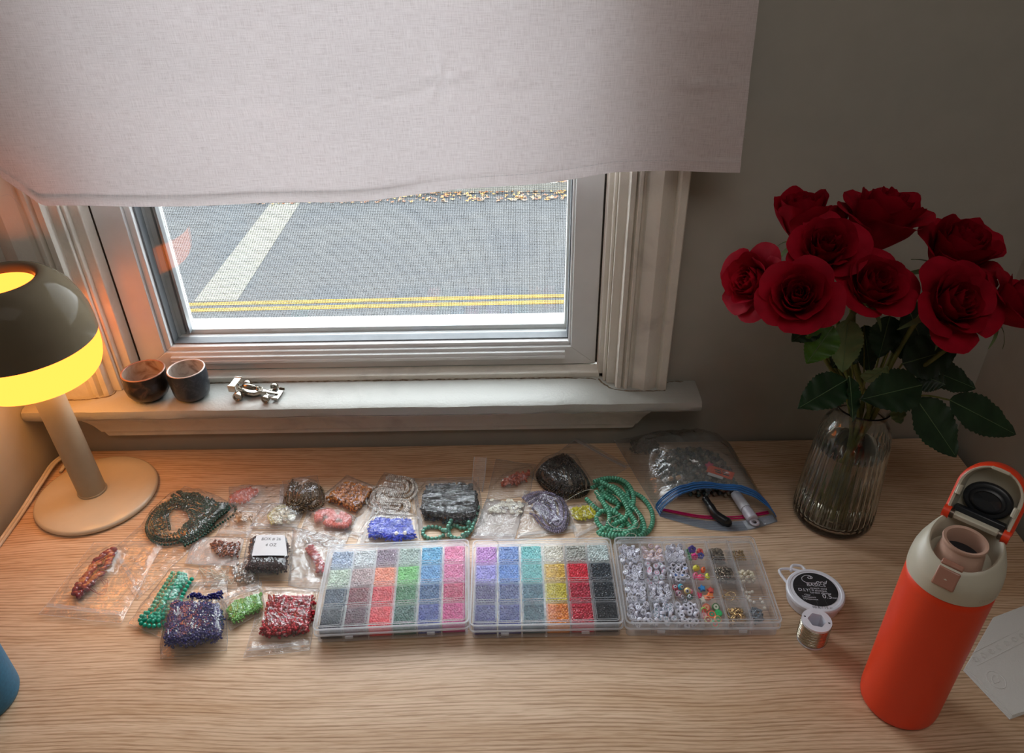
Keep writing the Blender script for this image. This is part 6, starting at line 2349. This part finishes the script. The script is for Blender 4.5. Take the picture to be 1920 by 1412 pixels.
# ================================================================ BLUE BOTTLE (front left)
bb = thing('blue_bottle', 'teal blue insulated bottle cut off at the left edge of the desk', 'water bottle', (-0.5425, 0.4760, 0))
t = NT('teal_powder_coat')
v = t.coord()
cs = t.ramp(t.noise(v, 300, 2), [(0.3, lin((24, 92, 124))), (0.7, lin((30, 106, 140)))])
M['teal'] = t.fin(principled(t, rough=0.5, colsock=cs).outputs[0])
MB().lathe([(0.0001, 0.0), (0.0315, 0.0), (0.0350, 0.0015), (0.0368, 0.006), (0.0370, 0.012), (0.0370, 0.170), (0.034, 0.186), (0.026, 0.196), (0.024, 0.200)], (-0.5425, 0.4760, 0), 80, cap1=True).build('body', M['teal'], bb, smooth=60)
MB().lathe([(0.0245, 0.198), (0.0255, 0.201), (0.0255, 0.222), (0.024, 0.226), (0.0001, 0.227)], (-0.5425, 0.4760, 0), 48).build('cap', plain('black_cap', (28, 30, 32), 0.4), bb)
V, F = text_mesh('Hydro Flask', 0.0085)
b = MB()
a0 = math.radians(-26)
b.add([(-0.5425 + 0.03712 * math.cos(a0 - y_ / 0.037), 0.4760 + 0.03712 * math.sin(a0 - y_ / 0.037), 0.047 + x_) for x_, y_, z_ in V], F)
b.build('printed_name', M['paper'], bb, smooth=None)

# ================================================================ NAPKIN
nk = thing('paper_napkin', 'folded white embossed paper napkin behind the orange bottle', 'napkin', (*D(1880, 1250), 0))
NQ = [Vector(D3(1806, 1257, 0.001)), Vector(D3(1856, 1160, 0.001)), Vector(D3(2060, 1085, 0.001)), Vector(D3(1892, 1348, 0.001))]
NQ[2] = NQ[1] + (NQ[3] - NQ[0]) + (NQ[1] - NQ[0]) * 0.02
# long edge runs from the front corner off to the right
e1 = (NQ[1] - NQ[0])
e2 = (NQ[3] - NQ[0])
t = NT('embossed_tissue')
v = t.coord()
vo = t.n('ShaderNodeTexVoronoi')
vo.inputs['Scale'].default_value = 650
t.l(v, vo.inputs['Vector'])
nz = t.noise(v, 120, 3)
ad = t.n('ShaderNodeMath', operation='ADD')
t.l(vo.outputs['Distance'], ad.inputs[0])
t.l(nz, ad.inputs[1])
M['tissue'] = t.fin(principled(t, lin((214, 212, 208)), 0.9, spec=0.1, normal=t.bump(ad.outputs[0], 0.35, 0.0006)).outputs[0])
NE = [Vector(D3(1806, 1257, 0.001)), Vector(D3(1862, 1158, 0.001)), Vector(D3(1925, 1134, 0.001)), Vector(D3(2055, 1290, 0.001)), Vector(D3(1893, 1349, 0.001))]
for k in range(4):
    q_ = []
    for i, p in enumerate(NE):
        off = Vector((0.0012 * k * (1 if i in (0, 4) else 0), 0.0010 * k * (1 if i in (0, 4) else -0.3), 0))
        q_.append(((p + off).x, (p + off).y))
    MB().prism(q_, 0.0004 + k * 0.0007, 0.0009 + k * 0.0007).build('ply', M['tissue'], nk, bevel=0.0002)
ztop = 0.0031
line0, line1 = Vector(D3(1822, 1240, ztop)), Vector(D3(1925, 1188, ztop))
for k in range(7):
    c = line0.lerp(line1, (k + 0.4) / 7)
    pts = [(c.x + (0.0035 - 0.0022 * s_ / 22) * math.cos(s_ * 0.55), c.y + (0.0035 - 0.0022 * s_ / 22) * math.sin(s_ * 0.55), ztop) for s_ in range(22)]
    MB().tube(pts, 0.00028, 5).build('embossed_swirl', M['tissue'], nk)
for off in (-0.006, 0.0065):
    nn = Vector((-(line1 - line0).normalized().y, (line1 - line0).normalized().x, 0)) * off
    MB().tube([line0 + nn, line1 + nn], 0.0002, 4).build('embossed_line', M['tissue'], nk)
c = Vector(D3(1868, 1275, ztop))
MB().tube([(c.x + 0.0085 * math.cos(a), c.y + 0.0100 * math.sin(a), ztop) for a in np.linspace(0, 2 * PI, 33)], 0.0003, 5).build('embossed_ring', M['tissue'], nk)
MB().tube(smoothpath([(c.x - 0.004, c.y - 0.004, ztop), (c.x + 0.003, c.y - 0.001, ztop), (c.x + 0.001, c.y + 0.006, ztop), (c.x - 0.004, c.y + 0.001, ztop), (c.x - 0.004, c.y - 0.004, ztop)], 5), 0.0003, 5).build('embossed_leaf', M['tissue'], nk)

# ================================================================ VASE
VX, VY = 0.402, 0.722
vs_ = thing('glass_vase', 'ribbed clear glass vase holding the red roses', 'vase', (VX, VY, 0))
t = NT('clear_glass')
g = t.n('ShaderNodeBsdfGlass')
g.inputs['IOR'].default_value = 1.46
g.inputs['Roughness'].default_value = 0.0
g.inputs['Color'].default_value = (0.99, 0.998, 0.99, 1)
M['vglass'] = t.fin(g.outputs[0])
t = NT('water')
g = t.n('ShaderNodeBsdfGlass')
g.inputs['IOR'].default_value = 1.33
g.inputs['Roughness'].default_value = 0.0
g.inputs['Color'].default_value = (0.99, 0.995, 0.975, 1)
M['water'] = t.fin(g.outputs[0])
outer = [(0.0001, 0.0), (0.0380, 0.0), (0.0450, 0.0020), (0.0480, 0.0070), (0.0482, 0.0140), (0.0470, 0.030), (0.0452, 0.060), (0.0430, 0.090), (0.0412, 0.112), (0.0408, 0.122), (0.0400, 0.134), (0.0375, 0.143), (0.0330, 0.150), (0.0300, 0.155),
         (0.0288, 0.161), (0.0292, 0.167), (0.0315, 0.1725), (0.0325, 0.1745)]
inner = [(0.0312, 0.1748), (0.0298, 0.1725), (0.0272, 0.167), (0.0266, 0.161), (0.0280, 0.1545), (0.0308, 0.149), (0.0350, 0.1415), (0.0375, 0.133), (0.0384, 0.122), (0.0388, 0.112), (0.0406, 0.090), (0.0428, 0.060), (0.0446, 0.030), (0.0452, 0.018), (0.0430, 0.011), (0.0380, 0.008), (0.0001, 0.0072)]


def rib(r, z, a):
    k = min(1, max(0, (z - 0.010) / 0.01)) * min(1, max(0, (0.128 - z) / 0.008))
    return r + (0.0009 * math.cos(34 * a) * k if r > 0.03 else 0)


MB().lathe(outer, (VX, VY, 0), 272, rib).add([], []) if False else None
b = MB().lathe(outer + inner, (VX, VY, 0), 272, lambda r, z, a: rib(r, z, a))
b.build('glass', M['vglass'], vs_, smooth=180)
wprof = [(0.0001, 0.0078), (0.0372, 0.0086), (0.0422, 0.0116), (0.0440, 0.0186), (0.0434, 0.030), (0.0416, 0.060), (0.0394, 0.090), (0.0376, 0.110), (0.0376, 0.1115), (0.0001, 0.1112)]
MB().lathe(wprof, (VX, VY, 0), 96).build('water', M['water'], vs_, smooth=60)

# ================================================================ ROSES
t = NT('rose_petal')
v = t.coord()
n1 = t.noise(v, 55, 3, 0.5)
cs = t.ramp(n1, [(0.25, (0.22, 0.002, 0.012, 1)), (0.75, (0.40, 0.004, 0.020, 1))])
nrm = t.bump(t.noise(t.coord((220, 220, 60)), 1.0, 2), 0.12, 0.0006)
p = principled(t, rough=0.6, spec=0.08, colsock=cs, normal=nrm)
tlc = t.n('ShaderNodeBsdfTranslucent')
tlc.inputs['Color'].default_value = (0.5, 0.01, 0.02, 1)
mx = t.n('ShaderNodeMixShader')
mx.inputs[0].default_value = 0.18
t.l(p.outputs[0], mx.inputs[1])
t.l(tlc.outputs[0], mx.inputs[2])
M['petal'] = t.fin(mx.outputs[0])


def leafmat(name, a, b):
    t = NT(name)
    v = t.coord()
    n1 = t.noise(v, 40, 3)
    cs = t.ramp(n1, [(0.3, lin(a)), (0.7, lin(b))])
    p = principled(t, rough=0.42, spec=0.45, colsock=cs, normal=t.bump(t.noise(v, 260, 3), 0.25, 0.0008))
    tlc = t.n('ShaderNodeBsdfTranslucent')
    t.l(cs, tlc.inputs['Color'])
    mx = t.n('ShaderNodeMixShader')
    mx.inputs[0].default_value = 0.15
    t.l(p.outputs[0], mx.inputs[1])
    t.l(tlc.outputs[0], mx.inputs[2])
    return t.fin(mx.outputs[0])


M['leaf'] = leafmat('dark_rose_leaf', (24, 46, 28), (38, 64, 38))
M['leaf_lt'] = leafmat('pale_leaf_underside', (84, 104, 66), (110, 128, 84))
M['leaf_br'] = leafmat('fresh_green_leaf', (54, 92, 20), (76, 118, 30))
M['stem'] = leafmat('rose_stem', (84, 92, 36), (116, 118, 54))
M['vein'] = plain('leaf_vein', (92, 116, 78), 0.5)


def petal(R0, H, A, flare, curl, phi, nu=12, nv=12, tip=0.10, seed=0.0):
    """one petal as a curved shell in the rose's own frame (axis z)"""
    vs, fs = [], []
    for j in range(nv + 1):
        v = j / nv
        wv_ = math.sin(PI * (0.10 + 0.60 * v)) ** 0.75
        for i in range(nu + 1):
            u = i / nu * 2 - 1
            ve = v * (1 - 0.12 * abs(u) ** 2.4) + tip * v ** 5 * (1 - abs(u)) * 0.6
            r = R0 * (0.16 + 0.84 * (1 - (1 - min(1, ve)) ** 2.1)) + flare * R0 * max(0, ve - 0.45) ** 2 * 2.2
            z = H * ve
            c_ = max(0, ve - 0.72)
            r += curl * c_ * 0.050 * (1 + 0.5 * abs(u))
            z -= curl * c_ ** 1.6 * 0.085
            wob = 0.0016 * noise.noise(Vector((u * 2.2, v * 2.4, seed * 3.1))) * v * (1 + 2 * abs(u) * v)
            r += wob + 0.0012 * abs(u) ** 3 * v * (1 if curl > 0.3 else 0.2)
            z += 0.0016 * noise.noise(Vector((u * 3.0 + 7, v * 2, seed * 1.7))) * v
            a = phi + u * A * wv_
            vs.append((r * math.cos(a), r * math.sin(a), z))
    for j in range(nv):
        for i in range(nu):
            fs.append((j * (nu + 1) + i, j * (nu + 1) + i + 1, (j + 1) * (nu + 1) + i + 1, (j + 1) * (nu + 1) + i))
    return vs, fs


def leaf_mesh(base, tipp, wd, up=(0, 0, 1), droop=0.0, fold=0.25, ser=22):
    base, tipp, up = Vector(base), Vector(tipp), Vector(up)
    ax = tipp - base
    L_ = ax.length
    T = ax.normalized()
    side = T.cross(up).normalized()
    nn = side.cross(T).normalized()
    nv, nu = 30, 6
    vs, fs = [], []
    for j in range(nv + 1):
        s_ = j / nv
        wv_ = wd / 2 * (math.sin(PI * min(1, s_ ** 0.80)) ** 0.80) * (1 - 0.15 * s_)
        wv_ *= 1 + (0.05 if j % 2 else -0.03)
        for i in range(-nu, nu + 1):
            f = i / nu
            p_ = base + T * (L_ * s_) + side * (wv_ * f) + nn * (fold * abs(f) * wv_ - droop * s_ * s_ * L_ + 0.0010 * math.sin(s_ * 26 + abs(f) * 3) * abs(f))
            vs.append(tuple(p_))
    w2 = 2 * nu + 1
    for j in range(nv):
        for i in range(2 * nu):
            fs.append((j * w2 + i, j * w2 + i + 1, (j + 1) * w2 + i + 1, (j + 1) * w2 + i))
    rib_ = [base + T * (L_ * s_) + nn * (-droop * s_ * s_ * L_ + 0.0003) for s_ in np.linspace(0.0, 0.96, 12)]
    return (vs, fs), rib_


def add_leaf(parent, base, tipp, wd, up=(0, 0, 1), droop=0.05, fold=0.2, mat='leaf'):
    (v_, f_), rb = leaf_mesh(base, tipp, wd, up, droop, fold)
    o = MB().add(v_, f_).build('leaf', M[mat], parent, smooth=60)
    MB().tube(rb, [0.0006 - 0.0004 * i / len(rb) for i in range(len(rb))], 5).build('midrib', M['vein'], o)
    return o


def rose(label, px, py, Y, axis, s=1.0, open_=1.0, spin=0.0, neck=(0, 0), foot=(0, 0), seed=1, outer=True, bend=0.05, hs=1.0):
    rng = random.Random(seed)
    s *= 1.10
    c = Vector(WY(px, py, Y))
    ax = Vector(axis).normalized()
    Mq = Matrix.Translation(c) @ ax.to_track_quat('Z', 'Y').to_matrix().to_4x4() @ Matrix.Diagonal((s, s, s * hs, 1)) @ Matrix.Translation((0, 0, -0.022))
    root = thing('red_rose', label, 'rose', tuple(c), 'red roses in the glass vase')
    spec = []
    for k in range(9):
        spec.append((0.0016 + 0.0009 * k, (0.0385 + 0.0002 * k), 2.0 - 0.08 * k, -0.25, 0.05))
    for k in range(7):
        spec.append((0.0098 + 0.00105 * k, 0.0392 - 0.0003 * k, 1.25, -0.05, 0.06 * open_))
    for k in range(6):
        spec.append((0.0172 + 0.0009 * k, 0.0372 - 0.0006 * k, 1.0, 0.08 * open_, 0.24 * open_))
    if outer:
        for k in range(5):
            spec.append((0.0225 + 0.0009 * k, 0.0340 - 0.0016 * k, 0.88, 0.22 * open_, 0.55 * open_))
    for k, (R0, H, A, fl, cu_) in enumerate(spec):
        v_, f_ = petal(R0 * rng.uniform(0.97, 1.04), H * rng.uniform(0.96, 1.04), A * rng.uniform(0.92, 1.08), fl, cu_, spin + k * 2.39996, tip=0.06 if k < 16 else 0.30, seed=seed * 10 + k)
        b = MB().add(v_, f_).xf(Mq)
        b.build('petal', M['petal'], root, smooth=180)
    hip = MB().add([(0.0072 * a, 0.0072 * b_, -0.001 + 0.0080 * c_) for a, b_, c_ in ICO2[0]], [tuple(f) for f in ICO2[1]]).xf(Mq)
    hip.build('hip', M['stem'], root, smooth=180)
    for k in range(5):
        a = spin + k * 2 * PI / 5
        d_ = Vector((math.cos(a), math.sin(a), 0))
        pts = [Vector((0, 0, 0.001)) + d_ * 0.006, d_ * 0.016 + Vector((0, 0, -0.001)), d_ * 0.025 + Vector((0, 0, -0.006)), d_ * 0.032 + Vector((0, 0, -0.010 - 0.004 * rng.random()))]
        pts = smoothpath(pts, 4)
        sd = Vector((-d_.y, d_.x, 0))
        vv2, ff2 = [], []
        for i, p_ in enumerate(pts):
            w_ = 0.0034 * (1 - i / (len(pts) - 1)) ** 0.7 + 0.0003
            vv2 += [tuple(p_ - sd * w_), tuple(p_ + Vector((0, 0, -0.0006))), tuple(p_ + sd * w_)]
        for i in range(len(pts) - 1):
            ff2 += [(3 * i, 3 * i + 1, 3 * i + 4, 3 * i + 3), (3 * i + 1, 3 * i + 2, 3 * i + 5, 3 * i + 4)]
        MB().add(vv2, ff2).xf(Mq).build('sepal', M['leaf_lt'], root, smooth=60)
    base = Mq @ Vector((0, 0, -0.004))
    neckp = Vector((VX + neck[0], VY + neck[1], 0.172))
    low = Vector((VX + foot[0], VY + foot[1], 0.010))
    p1 = base - ax * bend
    p1.z = max(p1.z, 0.19)
    mid = neckp.lerp(p1, 0.5)
    pth = smoothpath([base, base - ax * bend * 0.45, mid, neckp, neckp.lerp(low, 0.5), low], 9)
    MB().tube(pth, [0.0029] * 9 + [0.0026] * (len(pth) - 9), 10).build('stem', M['stem'], root, smooth=180)
    return root


R = []
R.append(rose('rose at the top left of the bouquet, seen from its side', 1502, 408, 0.775, (-0.20, 0.05, 1.0), 1.10, 0.35, 0.3, (-0.010, 0.008), (0.012, -0.006), 1, outer=False, hs=1.1))
R.append(rose('small dark rose half hidden between the two topmost roses', 1562, 412, 0.800, (0.0, 0.3, 1.0), 0.72, 0.5, 1.1, (-0.004, 0.014), (0.004, -0.012), 2, outer=False))
R.append(rose('topmost right rose of the bouquet, widely opened and seen from its side', 1655, 412, 0.770, (0.22, 0.0, 1.0), 1.22, 0.62, 2.0, (0.004, 0.010), (-0.004, -0.010), 3, hs=1.25))
R.append(rose('rose facing the viewer just below the top pair', 1548, 465, 0.725, (-0.15, -0.55, 0.80), 0.98, 0.8, 0.7, (-0.006, -0.002), (0.014, 0.006), 4))
R.append(rose('leftmost rose of the bouquet, facing left', 1412, 530, 0.715, (-0.80, -0.42, 0.38), 0.95, 0.8, 1.9, (-0.016, -0.002), (0.022, 0.004), 5))
R.append(rose('large front rose at the lower left of the bouquet', 1497, 555, 0.670, (-0.30, -0.66, 0.62), 0.98, 0.75, 0.2, (-0.010, -0.010), (0.016, 0.014), 6))
R.append(rose('centre rose facing up toward the viewer', 1640, 537, 0.690, (0.05, -0.55, 0.85), 1.02, 0.8, 2.7, (0.002, -0.012), (-0.002, 0.012), 7))
R.append(rose('back right rose with drooping outer petals', 1797, 470, 0.745, (0.15, -0.30, 0.9), 1.20, 0.62, 1.3, (0.014, 0.006), (-0.016, -0.006), 8, hs=1.2))
R.append(rose('large front rose at the lower right of the bouquet', 1790, 570, 0.670, (0.15, -0.66, 0.66), 1.08, 0.9, 0.9, (0.012, -0.010), (-0.014, 0.012), 9))
R.append(rose('rightmost rose, cut off by the right edge of the photo', 1905, 572, 0.680, (0.55, -0.25, 0.75), 0.98, 0.8, 2.2, (0.018, 0.000), (-0.022, 0.002), 10))


def lf(parent, pb, Yb, pt_, Yt, wd, up=(0, -0.4, 1), droop=0.03, fold=0.18, mat='leaf', stalk=None):
    o = add_leaf(parent, WY(*pb, Yb), WY(*pt_, Yt), wd, up, droop, fold, mat)
    if stalk:
        MB().tube(smoothpath([WY(*pb, Yb)] + [WY(a, b_, c_) for a, b_, c_ in stalk], 6), 0.0010, 6).build('leaf_stalk', M['stem'], parent, smooth=180)


ST = (1600, 735, 0.705)
lf(R[5], (1588, 712), 0.690, (1497, 765), 0.650, 0.042, (0, -0.7, 1), 0.02, 0.15, 'leaf', [(1592, 725, 0.70), ST])
lf(R[5], (1592, 706), 0.685, (1602, 792), 0.660, 0.026, (0.8, -1, 0.5), 0.04, 0.3, 'leaf', [(1598, 720, 0.70), ST])
lf(R[8], (1728, 722), 0.690, (1617, 748), 0.660, 0.050, (0, -0.9, 0.9), 0.04, 0.12, 'leaf', [(1690, 735, 0.70), (1650, 752, 0.71)])
lf(R[9], (1735, 690), 0.710, (1832, 728), 0.700, 0.038, (0, -0.7, 1), 0.03, 0.15, 'leaf', [(1700, 700, 0.715), (1660, 740, 0.715)])
lf(R[9], (1718, 748), 0.690, (1795, 858), 0.655, 0.052, (0.2, -1, 0.7), 0.02, 0.12, 'leaf', [(1680, 745, 0.70), (1650, 755, 0.71)])
lf(R[9], (1780, 750), 0.690, (1908, 815), 0.680, 0.046, (0, -0.9, 0.9), 0.02, 0.10, 'leaf', [(1740, 742, 0.69), (1700, 745, 0.70), (1655, 755, 0.71)])
lf(R[5], (1562, 612), 0.690, (1512, 682), 0.675, 0.036, (-0.4, -1, 0.6), 0.03, 0.15, 'leaf_br', [(1575, 650, 0.70), (1592, 720, 0.71)])
lf(R[5], (1536, 605), 0.700, (1484, 640), 0.690, 0.030, (0, -0.5, 1), 0.02, 0.15, 'leaf', [(1570, 660, 0.71)])
lf(R[3], (1590, 598), 0.700, (1580, 700), 0.690, 0.036, (-0.2, -1, 0.2), 0.02, 0.15, 'leaf_lt', [(1600, 720, 0.71)])
lf(R[6], (1668, 592), 0.730, (1648, 672), 0.715, 0.050, (0.3, -1, 0.3), 0.02, 0.12, 'leaf', [(1640, 700, 0.72)])
lf(R[6], (1700, 570), 0.735, (1735, 660), 0.725, 0.046, (0.3, -1, 0.4), 0.02, 0.12, 'leaf', [(1650, 700, 0.72)])
lf(R[6], (1622, 715), 0.700, (1665, 690), 0.685, 0.030, (0.1, -1, 0.4), 0.05, 0.2, 'leaf_lt', [(1615, 740, 0.71)])
lf(R[7], (1678, 760), 0.700, (1690, 795), 0.690, 0.022, (0.3, -1, 0.3), 0.03, 0.15, 'leaf_lt', [(1665, 750, 0.71)])
lf(R[8], (1692, 682), 0.715, (1798, 652), 0.705, 0.052, (0, -0.8, 0.8), 0.02, 0.12, 'leaf', [(1660, 730, 0.72)])
lf(R[8], (1665, 650), 0.740, (1745, 625), 0.740, 0.045, (0, -0.9, 0.5), 0.02, 0.10, 'leaf', [(1640, 720, 0.73)])
lf(R[2], (1620, 610), 0.745, (1632, 700), 0.735, 0.034, (0, -1, 0.3), 0.02, 0.10, 'leaf', [(1620, 730, 0.73)])
lf(R[4], (1600, 645), 0.720, (1560, 690), 0.715, 0.034, (-0.2, -1, 0.3), 0.02, 0.10, 'leaf', [(1605, 710, 0.72)])
lf(R[7], (1720, 700), 0.705, (1775, 722), 0.690, 0.034, (0, -0.9, 0.5), 0.03, 0.10, 'leaf', [(1680, 720, 0.71)])
